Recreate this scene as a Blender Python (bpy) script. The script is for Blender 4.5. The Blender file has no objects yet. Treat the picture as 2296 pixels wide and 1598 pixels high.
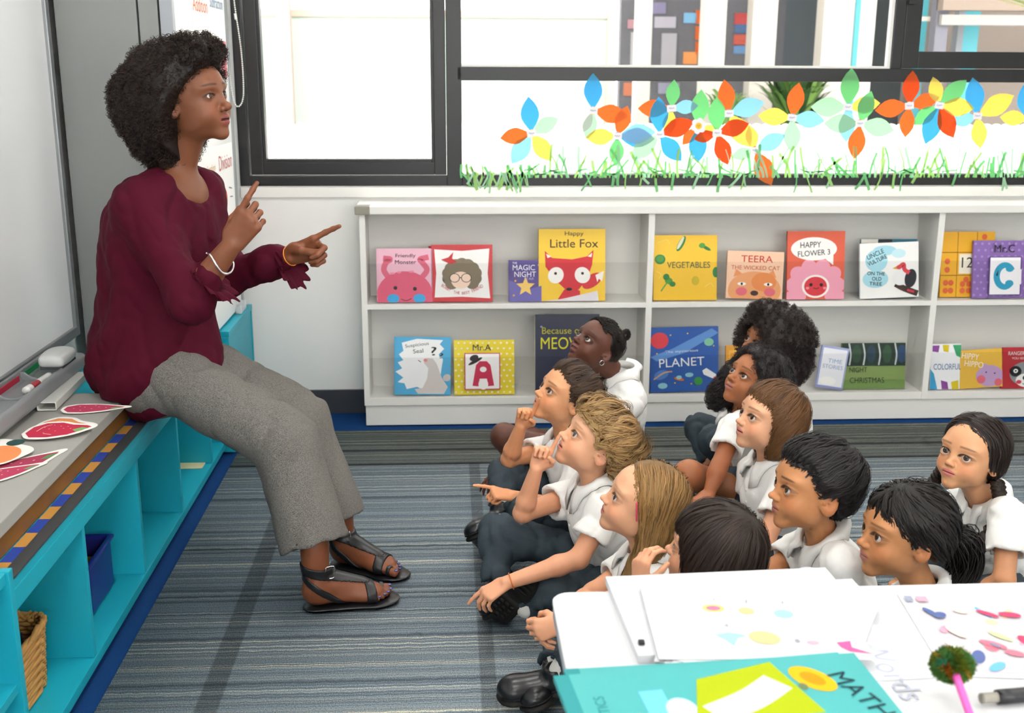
import bpy, bmesh, math
import numpy as np
from mathutils import Vector, Matrix

# ------------------------------------------------------------------ camera
scene = bpy.context.scene
cam = bpy.data.objects.new('camera', bpy.data.cameras.new('camera')); scene.collection.objects.link(cam); scene.camera = cam
cam.data.sensor_width = 36; cam.data.lens = 2467.9 / 2296 * 36; cam.data.clip_start = .05
cam.location = (0, 0, 1.45)
_p, _y, _r = .2537, .057, .0045
cam.matrix_world = Matrix.Translation((0, 0, 1.45)) @ Matrix.Rotation(-_y, 4, 'Z') @ Matrix.Rotation(math.pi / 2 - _p, 4, 'X') @ Matrix.Rotation(_r, 4, 'Z')
cam.data.dof.use_dof = True; cam.data.dof.focus_distance = 2.9; cam.data.dof.aperture_fstop = 5.0
scene.view_settings.view_transform = 'Standard'; scene.view_settings.look = 'None'; scene.view_settings.gamma = 1
scene.view_settings.use_curve_mapping = False; scene.view_settings.exposure = 1.0
cy = scene.cycles
cy.max_bounces = 5; cy.diffuse_bounces = 3; cy.glossy_bounces = 2; cy.transmission_bounces = 3; cy.transparent_max_bounces = 10
cy.caustics_reflective = False; cy.caustics_refractive = False; cy.use_adaptive_sampling = True; cy.adaptive_threshold = .1; cy.adaptive_min_samples = 12; cy.sample_clamp_indirect = 6

# ------------------------------------------------------------------ light: bright hazy sky, sun over the roof, added fill panels overhead (built with the ceiling)
SKY_E, FILL_E = 3.5, 7.0
wd = bpy.data.worlds.new('sky'); scene.world = wd; wd.use_nodes = True
bg = wd.node_tree.nodes['Background']; bg.inputs[0].default_value = (1.0, .985, .965, 1); bg.inputs[1].default_value = SKY_E
sun = bpy.data.objects.new('sun', bpy.data.lights.new('sun', 'SUN')); scene.collection.objects.link(sun)
sun.data.energy = 2.2; sun.data.angle = math.radians(3); sun.data.color = (1, .96, .9)
sun.rotation_euler = Vector((-.25, .40, -.88)).to_track_quat('-Z', 'Y').to_euler()

# ------------------------------------------------------------------ helpers
V3 = lambda *a: np.array(a, dtype=np.float64)
def nrm(v):
    v = np.asarray(v, float); return v / (np.linalg.norm(v) + 1e-12)
def smoothstep(a, b, x):
    t = np.clip((x - a) / (b - a), 0, 1); return t * t * (3 - 2 * t)
def srgb(h):
    h = h.lstrip('#'); c = [int(h[i:i + 2], 16) / 255 for i in (0, 2, 4)]
    return tuple(x / 12.92 if x <= .04045 else ((x + .055) / 1.055) ** 2.4 for x in c)

COL = bpy.context.scene.collection
def link(o, parent=None):
    COL.objects.link(o)
    if parent is not None: o.parent = parent
    return o
def tag(o, label=None, cat=None, group=None, kind=None):
    if label: o['label'] = label
    if cat: o['category'] = cat
    if group: o['group'] = group
    if kind: o['kind'] = kind
    return o
def empty(name, loc=(0, 0, 0), label=None, cat=None, group=None):
    o = bpy.data.objects.new(name, None); o.empty_display_size = .05
    o.location = loc; link(o); tag(o, label, cat, group)
    return o
def np_mesh(name, v, f, smooth=True, col=None, mat=None, parent=None, loc=None):
    """one mesh object from arrays; world-space vertices, kept in place under its parent"""
    me = bpy.data.meshes.new(name)
    v = np.asarray(v, np.float32)
    if parent is not None and loc is None: v = v - np.array(parent_world(parent), np.float32)
    f = np.asarray(f, np.int32); n = f.shape[1]
    me.vertices.add(len(v)); me.vertices.foreach_set('co', v.ravel())
    me.loops.add(f.size); me.loops.foreach_set('vertex_index', f.ravel())
    me.polygons.add(len(f)); me.polygons.foreach_set('loop_start', np.arange(0, f.size, n, dtype=np.int32))
    me.polygons.foreach_set('loop_total', np.full(len(f), n, np.int32))
    me.update(calc_edges=True)
    if smooth: me.polygons.foreach_set('use_smooth', np.ones(len(f), bool))
    if col is not None:
        a = me.color_attributes.new('Col', 'FLOAT_COLOR', 'POINT')
        c = np.ones((len(v), 4), np.float32); c[:, :3] = col; a.data.foreach_set('color', c.ravel())
    if mat is not None: me.materials.append(mat)
    o = bpy.data.objects.new(name, me); link(o, parent)
    if loc is not None: o.location = loc
    return o
def parent_world(p):
    l = V3(0, 0, 0)
    while p is not None:
        l = l + np.array(p.location); p = p.parent
    return l

# ------------------------------------------------------------------ materials
def mat(name, col=(.8, .8, .8), rough=.5, spec=.5, metal=0, sss=0, sss_r=(1, .35, .18), coat=0, trans=0, emit=None, es=1, vcol=False,
        noise=None, bump=None, sheen=0, alpha=1, ior=1.5):
    m = bpy.data.materials.new(name); m.use_nodes = True
    nt = m.node_tree; b = nt.nodes['Principled BSDF']
    b.inputs['Base Color'].default_value = (*col[:3], 1); b.inputs['Roughness'].default_value = rough
    b.inputs['Specular IOR Level'].default_value = spec; b.inputs['Metallic'].default_value = metal
    b.inputs['IOR'].default_value = ior
    if sss:
        b.inputs['Subsurface Weight'].default_value = sss; b.inputs['Subsurface Radius'].default_value = sss_r
        b.inputs['Subsurface Scale'].default_value = .006
    if coat: b.inputs['Coat Weight'].default_value = coat; b.inputs['Coat Roughness'].default_value = .08
    if trans: b.inputs['Transmission Weight'].default_value = trans
    if sheen: b.inputs['Sheen Weight'].default_value = sheen
    if emit: b.inputs['Emission Color'].default_value = (*emit, 1); b.inputs['Emission Strength'].default_value = es
    if alpha < 1: b.inputs['Alpha'].default_value = alpha
    src = None
    if vcol:
        a = nt.nodes.new('ShaderNodeVertexColor'); a.layer_name = 'Col'; src = a.outputs['Color']
    if noise:  # (scale, amount) : gentle mottling of the colour
        tx = nt.nodes.new('ShaderNodeTexCoord'); n = nt.nodes.new('ShaderNodeTexNoise')
        n.inputs['Scale'].default_value = noise[0]; n.inputs['Detail'].default_value = 4
        nt.links.new(tx.outputs['Object'], n.inputs['Vector'])
        mr = nt.nodes.new('ShaderNodeMapRange'); mr.inputs[3].default_value = 1 - noise[1]; mr.inputs[4].default_value = 1 + noise[1]
        nt.links.new(n.outputs['Fac'], mr.inputs[0])
        mx = nt.nodes.new('ShaderNodeMix'); mx.data_type = 'RGBA'; mx.blend_type = 'MULTIPLY'; mx.inputs[0].default_value = 1
        if src: nt.links.new(src, mx.inputs[6])
        else: mx.inputs[6].default_value = (*col[:3], 1)
        nt.links.new(mr.outputs[0], mx.inputs[7]); src = mx.outputs[2]
    if src: nt.links.new(src, b.inputs['Base Color'])
    if bump:  # (scale, strength, distance)
        tx = nt.nodes.new('ShaderNodeTexCoord'); n = nt.nodes.new('ShaderNodeTexNoise')
        n.inputs['Scale'].default_value = bump[0]; n.inputs['Detail'].default_value = 5
        nt.links.new(tx.outputs['Object'], n.inputs['Vector'])
        bp = nt.nodes.new('ShaderNodeBump'); bp.inputs['Strength'].default_value = bump[1]; bp.inputs['Distance'].default_value = bump[2]
        nt.links.new(n.outputs['Fac'], bp.inputs['Height']); nt.links.new(bp.outputs['Normal'], b.inputs['Normal'])
    return m
_mc = {}
def flat(h, rough=.45, **k):
    key = (h, rough, tuple(sorted(k.items())))
    if key not in _mc: _mc[key] = mat('paint_' + h.strip('#'), srgb(h), rough, **k)
    return _mc[key]

# ------------------------------------------------------------------ boxes, prisms, tubes
_boxcache = {}
def box(name, lo, hi, m, parent=None, bev=.002, rot=None, pivot=None):
    """bevelled box between two world corners (object origin at its centre)"""
    lo, hi = np.minimum(lo, hi), np.maximum(lo, hi)
    s = hi - lo; c = (lo + hi) / 2
    key = (tuple(np.round(s, 5)), bev, m.name if m else None)
    if key not in _boxcache:
        bm = bmesh.new(); bmesh.ops.create_cube(bm, size=1)
        for v in bm.verts: v.co = Vector((v.co.x * s[0], v.co.y * s[1], v.co.z * s[2]))
        b = min(bev, .45 * float(min(s)))
        if b > 1e-5: bmesh.ops.bevel(bm, geom=bm.edges[:], offset=b, segments=2, profile=.7, affect='EDGES')
        me = bpy.data.meshes.new(name); bm.to_mesh(me); bm.free()
        if m: me.materials.append(m)
        _boxcache[key] = me
    o = bpy.data.objects.new(name, _boxcache[key]); link(o, parent)
    o.location = c - (parent_world(parent) if parent is not None else 0)
    if rot: o.rotation_euler = rot
    return o
def poly_prism(name, pts, depth, m, parent=None, M=None, smooth=False, bev=0):
    """outline (2D, counter-clockwise) in the local xy plane, extruded from z=0 to z=depth; M = 4x4 placing it (world, or local to the parent)"""
    bm = bmesh.new(); vs = [bm.verts.new((x, y, 0)) for x, y in pts]
    f = bm.faces.new(vs)
    if depth:
        r = bmesh.ops.extrude_face_region(bm, geom=[f])
        for v in [g for g in r['geom'] if isinstance(g, bmesh.types.BMVert)]: v.co.z += depth
    bmesh.ops.recalc_face_normals(bm, faces=bm.faces[:])
    if bev: bmesh.ops.bevel(bm, geom=[e for e in bm.edges if len(e.link_faces) == 2 and e.calc_face_angle(0) > .6], offset=bev, segments=2, affect='EDGES')
    bmesh.ops.triangulate(bm, faces=[f for f in bm.faces if len(f.verts) > 4])
    me = bpy.data.meshes.new(name); bm.to_mesh(me); bm.free()
    if m: me.materials.append(m)
    if smooth:
        for p in me.polygons: p.use_smooth = True
    o = bpy.data.objects.new(name, me); link(o, parent)
    if M is not None: o.matrix_local = M
    return o
def tube_arrays(paths, radii, sides=6, close=True):
    """paths (n,m,3) and radii (n,m) -> verts, quads of round tubes"""
    n, m_, _ = paths.shape
    t = np.gradient(paths, axis=1); t /= np.linalg.norm(t, axis=2, keepdims=True) + 1e-12
    ref = np.where(np.abs(t[..., 2:3]) > .9, np.array([1., 0, 0]), np.array([0, 0, 1.]))
    ref = ref[:, :1].repeat(m_, 1)
    a = np.cross(t, ref); a /= np.linalg.norm(a, axis=2, keepdims=True) + 1e-9
    b = np.cross(t, a)
    th = np.arange(sides) * 2 * np.pi / sides
    ring = a[:, :, None] * np.cos(th)[None, None, :, None] + b[:, :, None] * np.sin(th)[None, None, :, None]
    v = paths[:, :, None] + ring * radii[:, :, None, None]
    base = (np.arange(n) * m_ * sides)[:, None, None]
    i = (np.arange(m_ - 1) * sides)[None, :, None]; j = np.arange(sides)[None, None]; j2 = (j + 1) % sides
    q = np.stack([base + i + j, base + i + j2, base + i + sides + j2, base + i + sides + j], -1).reshape(-1, 4)
    return v.reshape(-1, 3), q
def spline(pts, n):
    """Catmull-Rom through pts"""
    p = np.asarray(pts, float); k = len(p)
    if k == 2: return p[0] + (p[1] - p[0]) * np.linspace(0, 1, n)[:, None]
    pp = np.vstack([2 * p[0] - p[1], p, 2 * p[-1] - p[-2]])
    u = np.linspace(0, k - 1 - 1e-9, n); i = u.astype(int); t = (u - i)[:, None]
    a, b, c, d = pp[i], pp[i + 1], pp[i + 2], pp[i + 3]
    return .5 * ((2 * b) + (-a + c) * t + (2 * a - 5 * b + 4 * c - d) * t ** 2 + (-a + 3 * b - 3 * c + d) * t ** 3)
def tube(name, pts, r, m, parent=None, n=None, sides=8, ends=True):
    p = spline(pts, n or max(2, 4 * len(pts)))
    rr = np.full(len(p), r, float) if np.isscalar(r) else np.interp(np.linspace(0, 1, len(p)), np.linspace(0, 1, len(r)), r)
    if ends:
        p = np.vstack([p[:1], p, p[-1:]]); p[0] += (p[1] - p[2]) * 1e-3; p[-1] += (p[-2] - p[-3]) * 1e-3
        rr = np.concatenate([[rr[0] * .02], rr, [rr[-1] * .02]])
    v, q = tube_arrays(p[None], rr[None], sides)
    return np_mesh(name, v, q, True, None, m, parent)
def loft(name, rings, m, parent=None, smooth=True, cap=True, closed=True):
    """rings (k,n,3) -> skin"""
    rings = np.asarray(rings, float); k, n, _ = rings.shape
    v = rings.reshape(-1, 3); f = []
    for i in range(k - 1):
        for j in range(n if closed else n - 1):
            j2 = (j + 1) % n; f.append((i * n + j, i * n + j2, (i + 1) * n + j2, (i + 1) * n + j))
    if cap:
        c0, c1 = len(v), len(v) + 1; v = np.vstack([v, rings[0].mean(0), rings[-1].mean(0)])
        for j in range(n):
            j2 = (j + 1) % n; f.append((c0, c0, j2, j)); f.append((c1, c1, (k - 1) * n + j, (k - 1) * n + j2))
    me = bpy.data.meshes.new(name)
    if parent is not None: v = v - parent_world(parent)
    me.from_pydata([tuple(x) for x in v], [], [tuple(dict.fromkeys(x)) for x in f]); me.update()
    bm = bmesh.new(); bm.from_mesh(me); bmesh.ops.recalc_face_normals(bm, faces=bm.faces[:]); bm.to_mesh(me); bm.free()
    if smooth:
        for p in me.polygons: p.use_smooth = True
    if m: me.materials.append(m)
    o = bpy.data.objects.new(name, me); link(o, parent); return o

# ------------------------------------------------------------------ signed-distance sculpting
f4 = np.float32
def _cap(P, a, b, r1, r2, fl=None):
    a = np.asarray(a, f4); b = np.asarray(b, f4)
    if fl is not None:
        n, s = fl; n = nrm(n).astype(f4)
        P = P + ((P - a) @ n)[..., None] * n * (float(1 / s - 1))
        b = b + ((b - a) @ n) * n * (float(1 / s - 1))
    ba = b - a; t = np.clip(((P - a) @ ba) / (ba @ ba + 1e-12), 0, 1)
    q = P - a; q -= t[..., None] * ba
    d = np.sqrt(np.einsum('...i,...i', q, q)) - (float(r1) + float(r2 - r1) * t)
    if fl is not None and fl[1] < 1: d = d * (.5 + .5 * fl[1])
    return d
def _cone(P, a, b, r1, r2, rnd=.004):
    r1, r2 = float(r1), float(r2)
    """capped cone with flat ends"""
    a = np.asarray(a, f4); b = np.asarray(b, f4); ba = b - a; L = np.linalg.norm(ba); ax = ba / L
    q = P - a; h = q @ ax; rad = np.sqrt(np.maximum(np.einsum('...i,...i', q, q) - h * h, 0))
    t = np.clip(h / L, 0, 1); dr = rad - (r1 + (r2 - r1) * t) + rnd; dh = np.maximum(-h, h - L) + rnd
    return np.minimum(np.maximum(dr, dh), 0) + np.sqrt(np.maximum(dr, 0) ** 2 + np.maximum(dh, 0) ** 2) - rnd
def _ell(P, c, r, Rm=None):
    q = P - np.asarray(c, f4)
    if Rm is not None: q = q @ np.asarray(Rm, f4)           # columns of Rm = the ellipsoid's axes
    r = np.asarray(r, f4)
    k0 = np.sqrt(np.einsum('...i,...i', q / r, q / r)); k1 = np.sqrt(np.einsum('...i,...i', q / (r * r), q / (r * r)))
    return k0 * (k0 - 1) / (k1 + 1e-9)
def _box(P, c, h, rnd=.003, Rm=None):
    q = P - np.asarray(c, f4)
    if Rm is not None: q = q @ np.asarray(Rm, f4)
    q = np.abs(q) - (np.asarray(h, f4) - rnd)
    return np.sqrt((np.maximum(q, 0) ** 2).sum(-1)) + np.minimum(q.max(-1), 0) - rnd
_T = dict(cap=_cap, cone=_cone, ell=_ell, box=_box)
def cap(a, b, r1, r2=None, k=.012, fl=None, op='+'): return ('cap', (a, b, r1, r1 if r2 is None else r2, fl), k, op)
def cone(a, b, r1, r2, k=.004, op='+', rnd=.004): return ('cone', (a, b, r1, r2, rnd), k, op)
def ell(c, r, k=.012, op='+', R=None): return ('ell', (c, r, R), k, op)
def rbox(c, h, k=.005, op='+', rnd=.003, R=None): return ('box', (c, h, rnd, R), k, op)
def fn(f): return ('fn', f, 0, 'f')
def xf_prims(prims, R, o, s):
    """place prims given in a local frame: world = o + R @ (s * local)"""
    R = np.asarray(R); W = lambda p: o + (R @ (np.asarray(p, float) * s)); out = []
    for t, a, k, op in prims:
        if t == 'cap':
            fl = None if a[4] is None else (R @ np.asarray(a[4][0], float), a[4][1])
            out.append((t, (W(a[0]), W(a[1]), a[2] * s, a[3] * s, fl), k * s, op))
        elif t == 'cone': out.append((t, (W(a[0]), W(a[1]), a[2] * s, a[3] * s, a[4] * s), k * s, op))
        elif t == 'ell': out.append((t, (W(a[0]), np.asarray(a[1]) * s, R if a[2] is None else R @ a[2]), k * s, op))
        elif t == 'box': out.append((t, (W(a[0]), np.asarray(a[1]) * s, a[2] * s, R if a[3] is None else R @ a[3]), k * s, op))
        else:
            g = a; out.append((t, (lambda P, d, g=g: g(((P - o) @ R) / s, d / s) * s), k, op))
    return out
def comb(d, dp, k, op):
    if op == '+':
        if k <= 1e-9: return np.minimum(d, dp)
        h = np.maximum(k - np.abs(d - dp), 0) / k; return np.minimum(d, dp) - h * h * k * .25
    if op == '-': dp = -dp
    if k <= 1e-9: return np.maximum(d, dp)
    h = np.maximum(k - np.abs(d - dp), 0) / k; return np.maximum(d, dp) + h * h * k * .25
def sdf(P, prims):
    d = np.full(P.shape[:-1], 10., P.dtype)
    for t, a, k, op in prims:
        d = a(P, d) if t == 'fn' else comb(d, _T[t](P, *a), k, op)
    return d
def sdf_mesh(prims, xs, ys, zs, margin=.004):
    """sparse surface nets on a rectilinear grid -> verts, quads"""
    B = 5; ax = []
    for a in (xs, ys, zs):
        a = np.asarray(a, float); n = (len(a) - 1 + B - 1) // B * B; st = a[-1] - a[-2]
        if n + 1 > len(a): a = np.concatenate([a, a[-1] + st * np.arange(1, n + 2 - len(a))])
        ax.append(a)
    nb = [(len(a) - 1) // B for a in ax]
    ctr = [.5 * (a[0:-1:B] + a[B::B]) for a in ax]; hlf = [.5 * (a[B::B] - a[0:-1:B]) for a in ax]
    Cc = np.stack(np.meshgrid(*ctr, indexing='ij'), -1).reshape(-1, 3); Rb = np.linalg.norm(np.stack(np.meshgrid(*hlf, indexing='ij'), -1).reshape(-1, 3), axis=1)
    bi = np.stack(np.meshgrid(*[np.arange(n) for n in nb], indexing='ij'), -1).reshape(-1, 3)
    Cc = Cc.astype(f4); keep = np.abs(sdf(Cc, prims)) < Rb * 1.6 + margin
    Cc, Rb, bi = Cc[keep], Rb[keep], bi[keep]; n = len(bi)
    if n == 0: return np.zeros((0, 3)), np.zeros((0, 4), int)
    o9 = np.arange(B + 1)
    G = [ax[i][bi[:, i, None] * B + o9] for i in range(3)]
    P = np.empty((n, B + 1, B + 1, B + 1, 3), f4)
    P[..., 0] = G[0][:, :, None, None]; P[..., 1] = G[1][:, None, :, None]; P[..., 2] = G[2][:, None, None, :]
    D = np.full(P.shape[:-1], 10., f4)
    for t, a, k, op in prims:
        if t == 'fn': D = a(P, D); continue
        if op == '&': D = comb(D, _T[t](P, *a), k, op); continue
        act = _T[t](Cc, *a) < 4.5 * Rb + 2.6 * k + margin
        if act.any(): D[act] = comb(D[act], _T[t](P[act], *a), k, op)
    ins = D < 0
    c8 = [(i, j, k) for i in (0, 1) for j in (0, 1) for k in (0, 1)]
    cnt = sum(ins[:, i:i + B, j:j + B, k:k + B].astype(np.int8) for i, j, k in c8)
    cell = np.argwhere((cnt > 0) & (cnt < 8))
    b, ci, cj, ck = cell.T
    val = np.stack([D[b, ci + i, cj + j, ck + k] for i, j, k in c8], 1)
    acc = np.zeros((len(cell), 3)); num = np.zeros(len(cell)); off = np.array(c8, float)
    for p in range(8):
        for q in range(p + 1, 8):
            if np.abs(off[p] - off[q]).sum() != 1: continue
            s = (val[:, p] < 0) != (val[:, q] < 0); t = val[:, p] / (val[:, p] - val[:, q] + 1e-20)
            t = np.where(s, t, 0)[:, None]
            acc += np.where(s[:, None], off[p] + (off[q] - off[p]) * t, 0); num += s
    loc = acc / num[:, None]
    gi = bi[b] * B + np.stack([ci, cj, ck], 1)
    v = np.empty_like(loc)
    for i in range(3):
        g0 = ax[i][gi[:, i]]; v[:, i] = g0 + (ax[i][gi[:, i] + 1] - g0) * loc[:, i]
    N = [len(a) + 2 for a in ax]
    lin = (gi[:, 0] * N[1] + gi[:, 1]) * N[2] + gi[:, 2]; order = np.argsort(lin); sl = lin[order]
    def find(g):
        l = (g[:, 0] * N[1] + g[:, 1]) * N[2] + g[:, 2]; k = np.searchsorted(sl, l); k = np.minimum(k, len(sl) - 1)
        return np.where(sl[k] == l, order[k], -1)
    quads = []
    for axi, cidx in ((0, 4), (1, 2), (2, 1)):
        s = (val[:, 0] < 0) != (val[:, cidx] < 0); g = gi[s]; a0 = val[s, 0] < 0
        e1 = np.zeros(3, int); e2 = np.zeros(3, int); e1[(axi + 1) % 3] = 1; e2[(axi + 2) % 3] = 1
        q = np.stack([find(g), find(g - e1), find(g - e1 - e2), find(g - e2)], 1)
        ok = (q >= 0).all(1); q = q[ok]; a0 = a0[ok]
        q[~a0] = q[~a0][:, ::-1]; quads.append(q)
    return v, np.concatenate(quads)
def grid(lo, hi, res): return np.arange(lo, hi + res, res)
def sdf_obj(name, prims, lo, hi, res, m, parent=None, col=None):
    v, q = sdf_mesh(prims, grid(lo[0], hi[0], res), grid(lo[1], hi[1], res), grid(lo[2], hi[2], res))
    return np_mesh(name, v, q, True, col, m, parent)
def grad(P, prims, e=.002):
    g = np.stack([sdf(P + d, prims) - sdf(P - d, prims) for d in np.eye(3) * e], -1)
    return g / (np.linalg.norm(g, axis=-1, keepdims=True) + 1e-12)
def bounds(prims, pad=.03):
    lo, hi = V3(9, 9, 9), V3(-9, -9, -9)
    for t, a, k, op in prims:
        if op != '+' or t == 'fn': continue
        if t in ('cap', 'cone'):
            r = max(a[2], a[3]); pts = [np.asarray(a[0]) - r, np.asarray(a[0]) + r, np.asarray(a[1]) - r, np.asarray(a[1]) + r]
        else: r = max(a[1]); pts = [np.asarray(a[0]) - r, np.asarray(a[0]) + r]
        for p in pts: lo = np.minimum(lo, p); hi = np.maximum(hi, p)
    return lo - pad, hi + pad
def wob(P, f, seed=0):
    """cheap smooth noise in [-1,1]"""
    a, b, c = P[..., 0] * f, P[..., 1] * f, P[..., 2] * f; s = seed * 1.7
    return (np.sin(a + 1.3 * np.sin(b * .9 + s) + s) + np.sin(b * 1.1 + 1.2 * np.sin(c + s * 2) + 2.1) + np.sin(c * .95 + 1.4 * np.sin(a * 1.07 + s) + 4.2)) / 3

# ------------------------------------------------------------------ people: heads, hair, hands
def rotm(yaw=0, pitch=0, roll=0):
    """frame of a head or foot: x = where it faces (yaw about z from +X, pitch up), y = its left, z = its up"""
    y, p, r = np.radians([yaw, pitch, roll])
    x = V3(np.cos(y) * np.cos(p), np.sin(y) * np.cos(p), np.sin(p)); l0 = V3(-np.sin(y), np.cos(y), 0); u0 = np.cross(x, l0)
    l = np.cos(r) * l0 + np.sin(r) * u0; u = np.cross(x, l)
    return np.stack([x, l, u], 1)
def rot_axis(v, ax, ang):
    ax = nrm(ax); c, s = np.cos(ang), np.sin(ang)
    return v * c + np.cross(ax, v) * s + ax * (ax @ v) * (1 - c)

def head_prims(F):
    """head in head-heights: chin z=-.5, vertex z=.5, x forward. F = face options"""
    ad = F.get('adult', 0); ey = F.get('eye_z', -.035); es = F.get('eye', 1.); nz = F.get('nose', 1.); lp = F.get('lip', 1.); op = F.get('open', 0.)
    w = F.get('wide', 1.)
    L = [ell((-.045, 0, .13), (.43, .35, .37), 0),
         ell((.10, 0, -.05), (.285, .272 * w, .37), .12),
         ell((.13, 0, -.27), (.20, (.205 if ad else .192) * w, .170), .10),
         ell((.285 if ad else .275, 0, -.412), (.082, .09, .076), .10),
         ell((.285, 0, -.262), (.108, .125, .10), .07)]
    ch = F.get('cheek', 1.)
    for s in (1, -1):
        L += [ell((.215, .165 * s * w, -.19), (.125 * ch, .105 * ch, .115 * ch), .10),
              ell((.04, .205 * s * w, -.235), (.10, .055, .11), .10),
              ell((.28, .135 * s, .085), (.10, .13, .045), .07)]
    for s in (1, -1):
        L += [ell((.41, .145 * s, ey - .005), (.06, .085, .055), .06, '-')]
    # eyes: lids first, then the opening
    er = .064 * es
    for s in (1, -1):
        L += [ell((.302, .15 * s, ey), (er * 1.17,) * 3, .02)]
    L += [cap((.350, 0, .015), (.425, 0, -.135), .028, .034 * nz, .05), ell((.445, 0, -.150), (.043 * nz, .047 * nz, .038 * nz), .03)]
    for s in (1, -1):
        L += [ell((.400, .047 * s * nz, -.168), (.038, .027 * nz, .027), .022),
              ell((.424, .022 * s * nz, -.190), (.017, .011, .012), .008, '-')]
    # mouth
    L += [ell((.368, 0, -.250), (.030 * lp, .088, .022 * lp), .028), ell((.362, 0, -.302 - op * .5), (.031 * lp, .072, .025 * lp), .028),
          rbox((.425, 0, -.276 - op * .25), (.06, .080, .0022 + op * .5), .008, '-', .002)]
    for s in (1, -1):
        L += [ell((.40, .152 * s, ey - .001), (.085, .071 * es, .0335 * es * F.get('lid', 1.)), .005, '-')]
    L.insert(1, ell((.15, 0, .155), (.235, .255, .21), .10))
    if F.get('ears', 1):
        for s in (1, -1):
            Re = np.stack([nrm((.86, .50 * s * -1, -.1)), nrm((.5, .86 * s, 0)), V3(0, 0, 0)], 1); Re[:, 1] = nrm(Re[:, 1] - Re[:, 0] * (Re[:, 0] @ Re[:, 1])); Re[:, 2] = np.cross(Re[:, 0], Re[:, 1])
            c = V3(-.055, .335 * s, -.06); ez = F.get('ear', 1.)
            L += [ell(c, (.080 * ez, .030 * ez, .120 * ez), .02, '+', Re), ell(c + V3(.010, .036 * s, .014) * ez, (.052 * ez, .026 * ez, .082 * ez), .010, '-', Re),
                  ell(c + V3(-.004, .012 * s, -.012) * ez, (.016 * ez, .020 * ez, .052 * ez), .010, '+', Re), ell(c + V3(.045, .010 * s, -.012) * ez, (.014, .018, .022), .010, '+', Re), ell(c + V3(.022, .020 * s, -.015) * ez, (.014 * ez, .022 * ez, .024 * ez), .008, '-', Re)]
    lo = F.get('lower', 1.)
    if lo != 1.:
        L = [(t, ((a[0][0], a[0][1], a[0][2] * lo), (a[1][0], a[1][1], a[1][2] * (lo + 1) / 2), *a[2:]), k, op) if t in ('ell', 'box') and a[0][2] < 0 else
             (t, (a[0], (a[1][0], a[1][1], a[1][2] * lo), *a[2:]), k, op) if t == 'cap' else (t, a, k, op) for t, a, k, op in L]
    return L

def head_color(P, F, skin):
    """colour of the skin itself: lips, brows, lash line, blush"""
    ey = F.get('eye_z', -.035); es = F.get('eye', 1.); op = F.get('open', 0.)
    x, y, z = P[:, 0], np.abs(P[:, 1]), np.where(P[:, 2] < 0, P[:, 2] / F.get('lower', 1.), P[:, 2])
    c = np.tile(np.array(skin), (len(P), 1)).astype(float)
    def mixc(m, col):
        nonlocal c
        c = c * (1 - m[:, None]) + np.array(col) * m[:, None]
    bl = np.array(F.get('blush', skin * V3(1.05, .78, .72)))
    mixc(.65 * np.exp(-(((x - .32) / .12) ** 2 + ((y - .19) / .09) ** 2 + ((z + .18) / .08) ** 2)), bl)
    mixc(.5 * np.exp(-(((x - .45) / .05) ** 2 + (y / .05) ** 2 + ((z + .15) / .05) ** 2)), bl)
    mixc(.5 * smoothstep(.32, .36, y) * smoothstep(.13, .06, np.abs(x + .05)) * smoothstep(.16, .1, np.abs(z + .06)), bl)
    lipc = np.array(F.get('lips', skin * V3(.85, .5, .5)))
    zl = -.276 - op * .25
    m = smoothstep(1.12, .82, np.sqrt((y / .097) ** 2 + ((z - zl) / (.046 * F.get('lip', 1.) + op * .5)) ** 2)) * smoothstep(.33, .36, x)
    mixc(m * .85, lipc)
    mixc(smoothstep(.009 + op * .4, .002 + op * .3, np.abs(z - zl)) * smoothstep(.095, .07, y) * smoothstep(.33, .36, x) * .85, lipc * .3)
    br = np.array(F.get('brow', (.02, .012, .008)))
    zb = .122 + ey * .8 - .75 * (y - .16) ** 2
    m = smoothstep(.019, .007, np.abs(z - zb) * (1 + np.clip(y - .15, 0, 1) * 4)) * smoothstep(.045, .075, y) * smoothstep(.275, .23, y) * (x > .12)
    mixc(m * F.get('brow_m', .8), br)
    # lash line round the eye opening
    u = np.sqrt(((y - .152) / (.071 * es)) ** 2 + ((z - ey) / (.0335 * es * F.get('lid', 1.))) ** 2)
    m = smoothstep(.30, .12, np.abs(u - 1.04)) * (x > .25) * np.where(z > ey - .004, 1., .3) * smoothstep(.27, .20, y)
    mixc(m * .92, br * .45)
    return c

def ball(name, c, r, gaze, cols, m, parent, flat_=None):
    """eyeball with iris and pupil, facing `gaze`"""
    n, k = 28, 26; g = nrm(gaze); a = nrm(np.cross(g, (0.1, .2, 1))); b = np.cross(g, a)
    ang = np.concatenate([[0], np.radians(np.linspace(6, 46, k - 6)), np.radians([58, 75, 95, 120, 150])])
    th = np.linspace(0, 2 * np.pi, n, endpoint=False); V = []; Cc = []
    for A in ang:
        for t in th:
            V.append(c + r * (np.cos(A) * g + np.sin(A) * (np.cos(t) * a + np.sin(t) * b)))
            d = np.degrees(A); s = .92 + .08 * np.sin(t * 9)
            col = (np.array((.004, .003, .003)) if d < 13 else np.array(cols) * s if d < 29 else np.array(cols) * .25 if d < 33 else V3(.55, .50, .47)); Cc.append(col)
    q = [(i * n + j, i * n + (j + 1) % n, (i + 1) * n + (j + 1) % n, (i + 1) * n + j) for i in range(len(ang) - 1) for j in range(n)]
    return np_mesh(name, V, q, True, Cc, m, parent)

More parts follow.
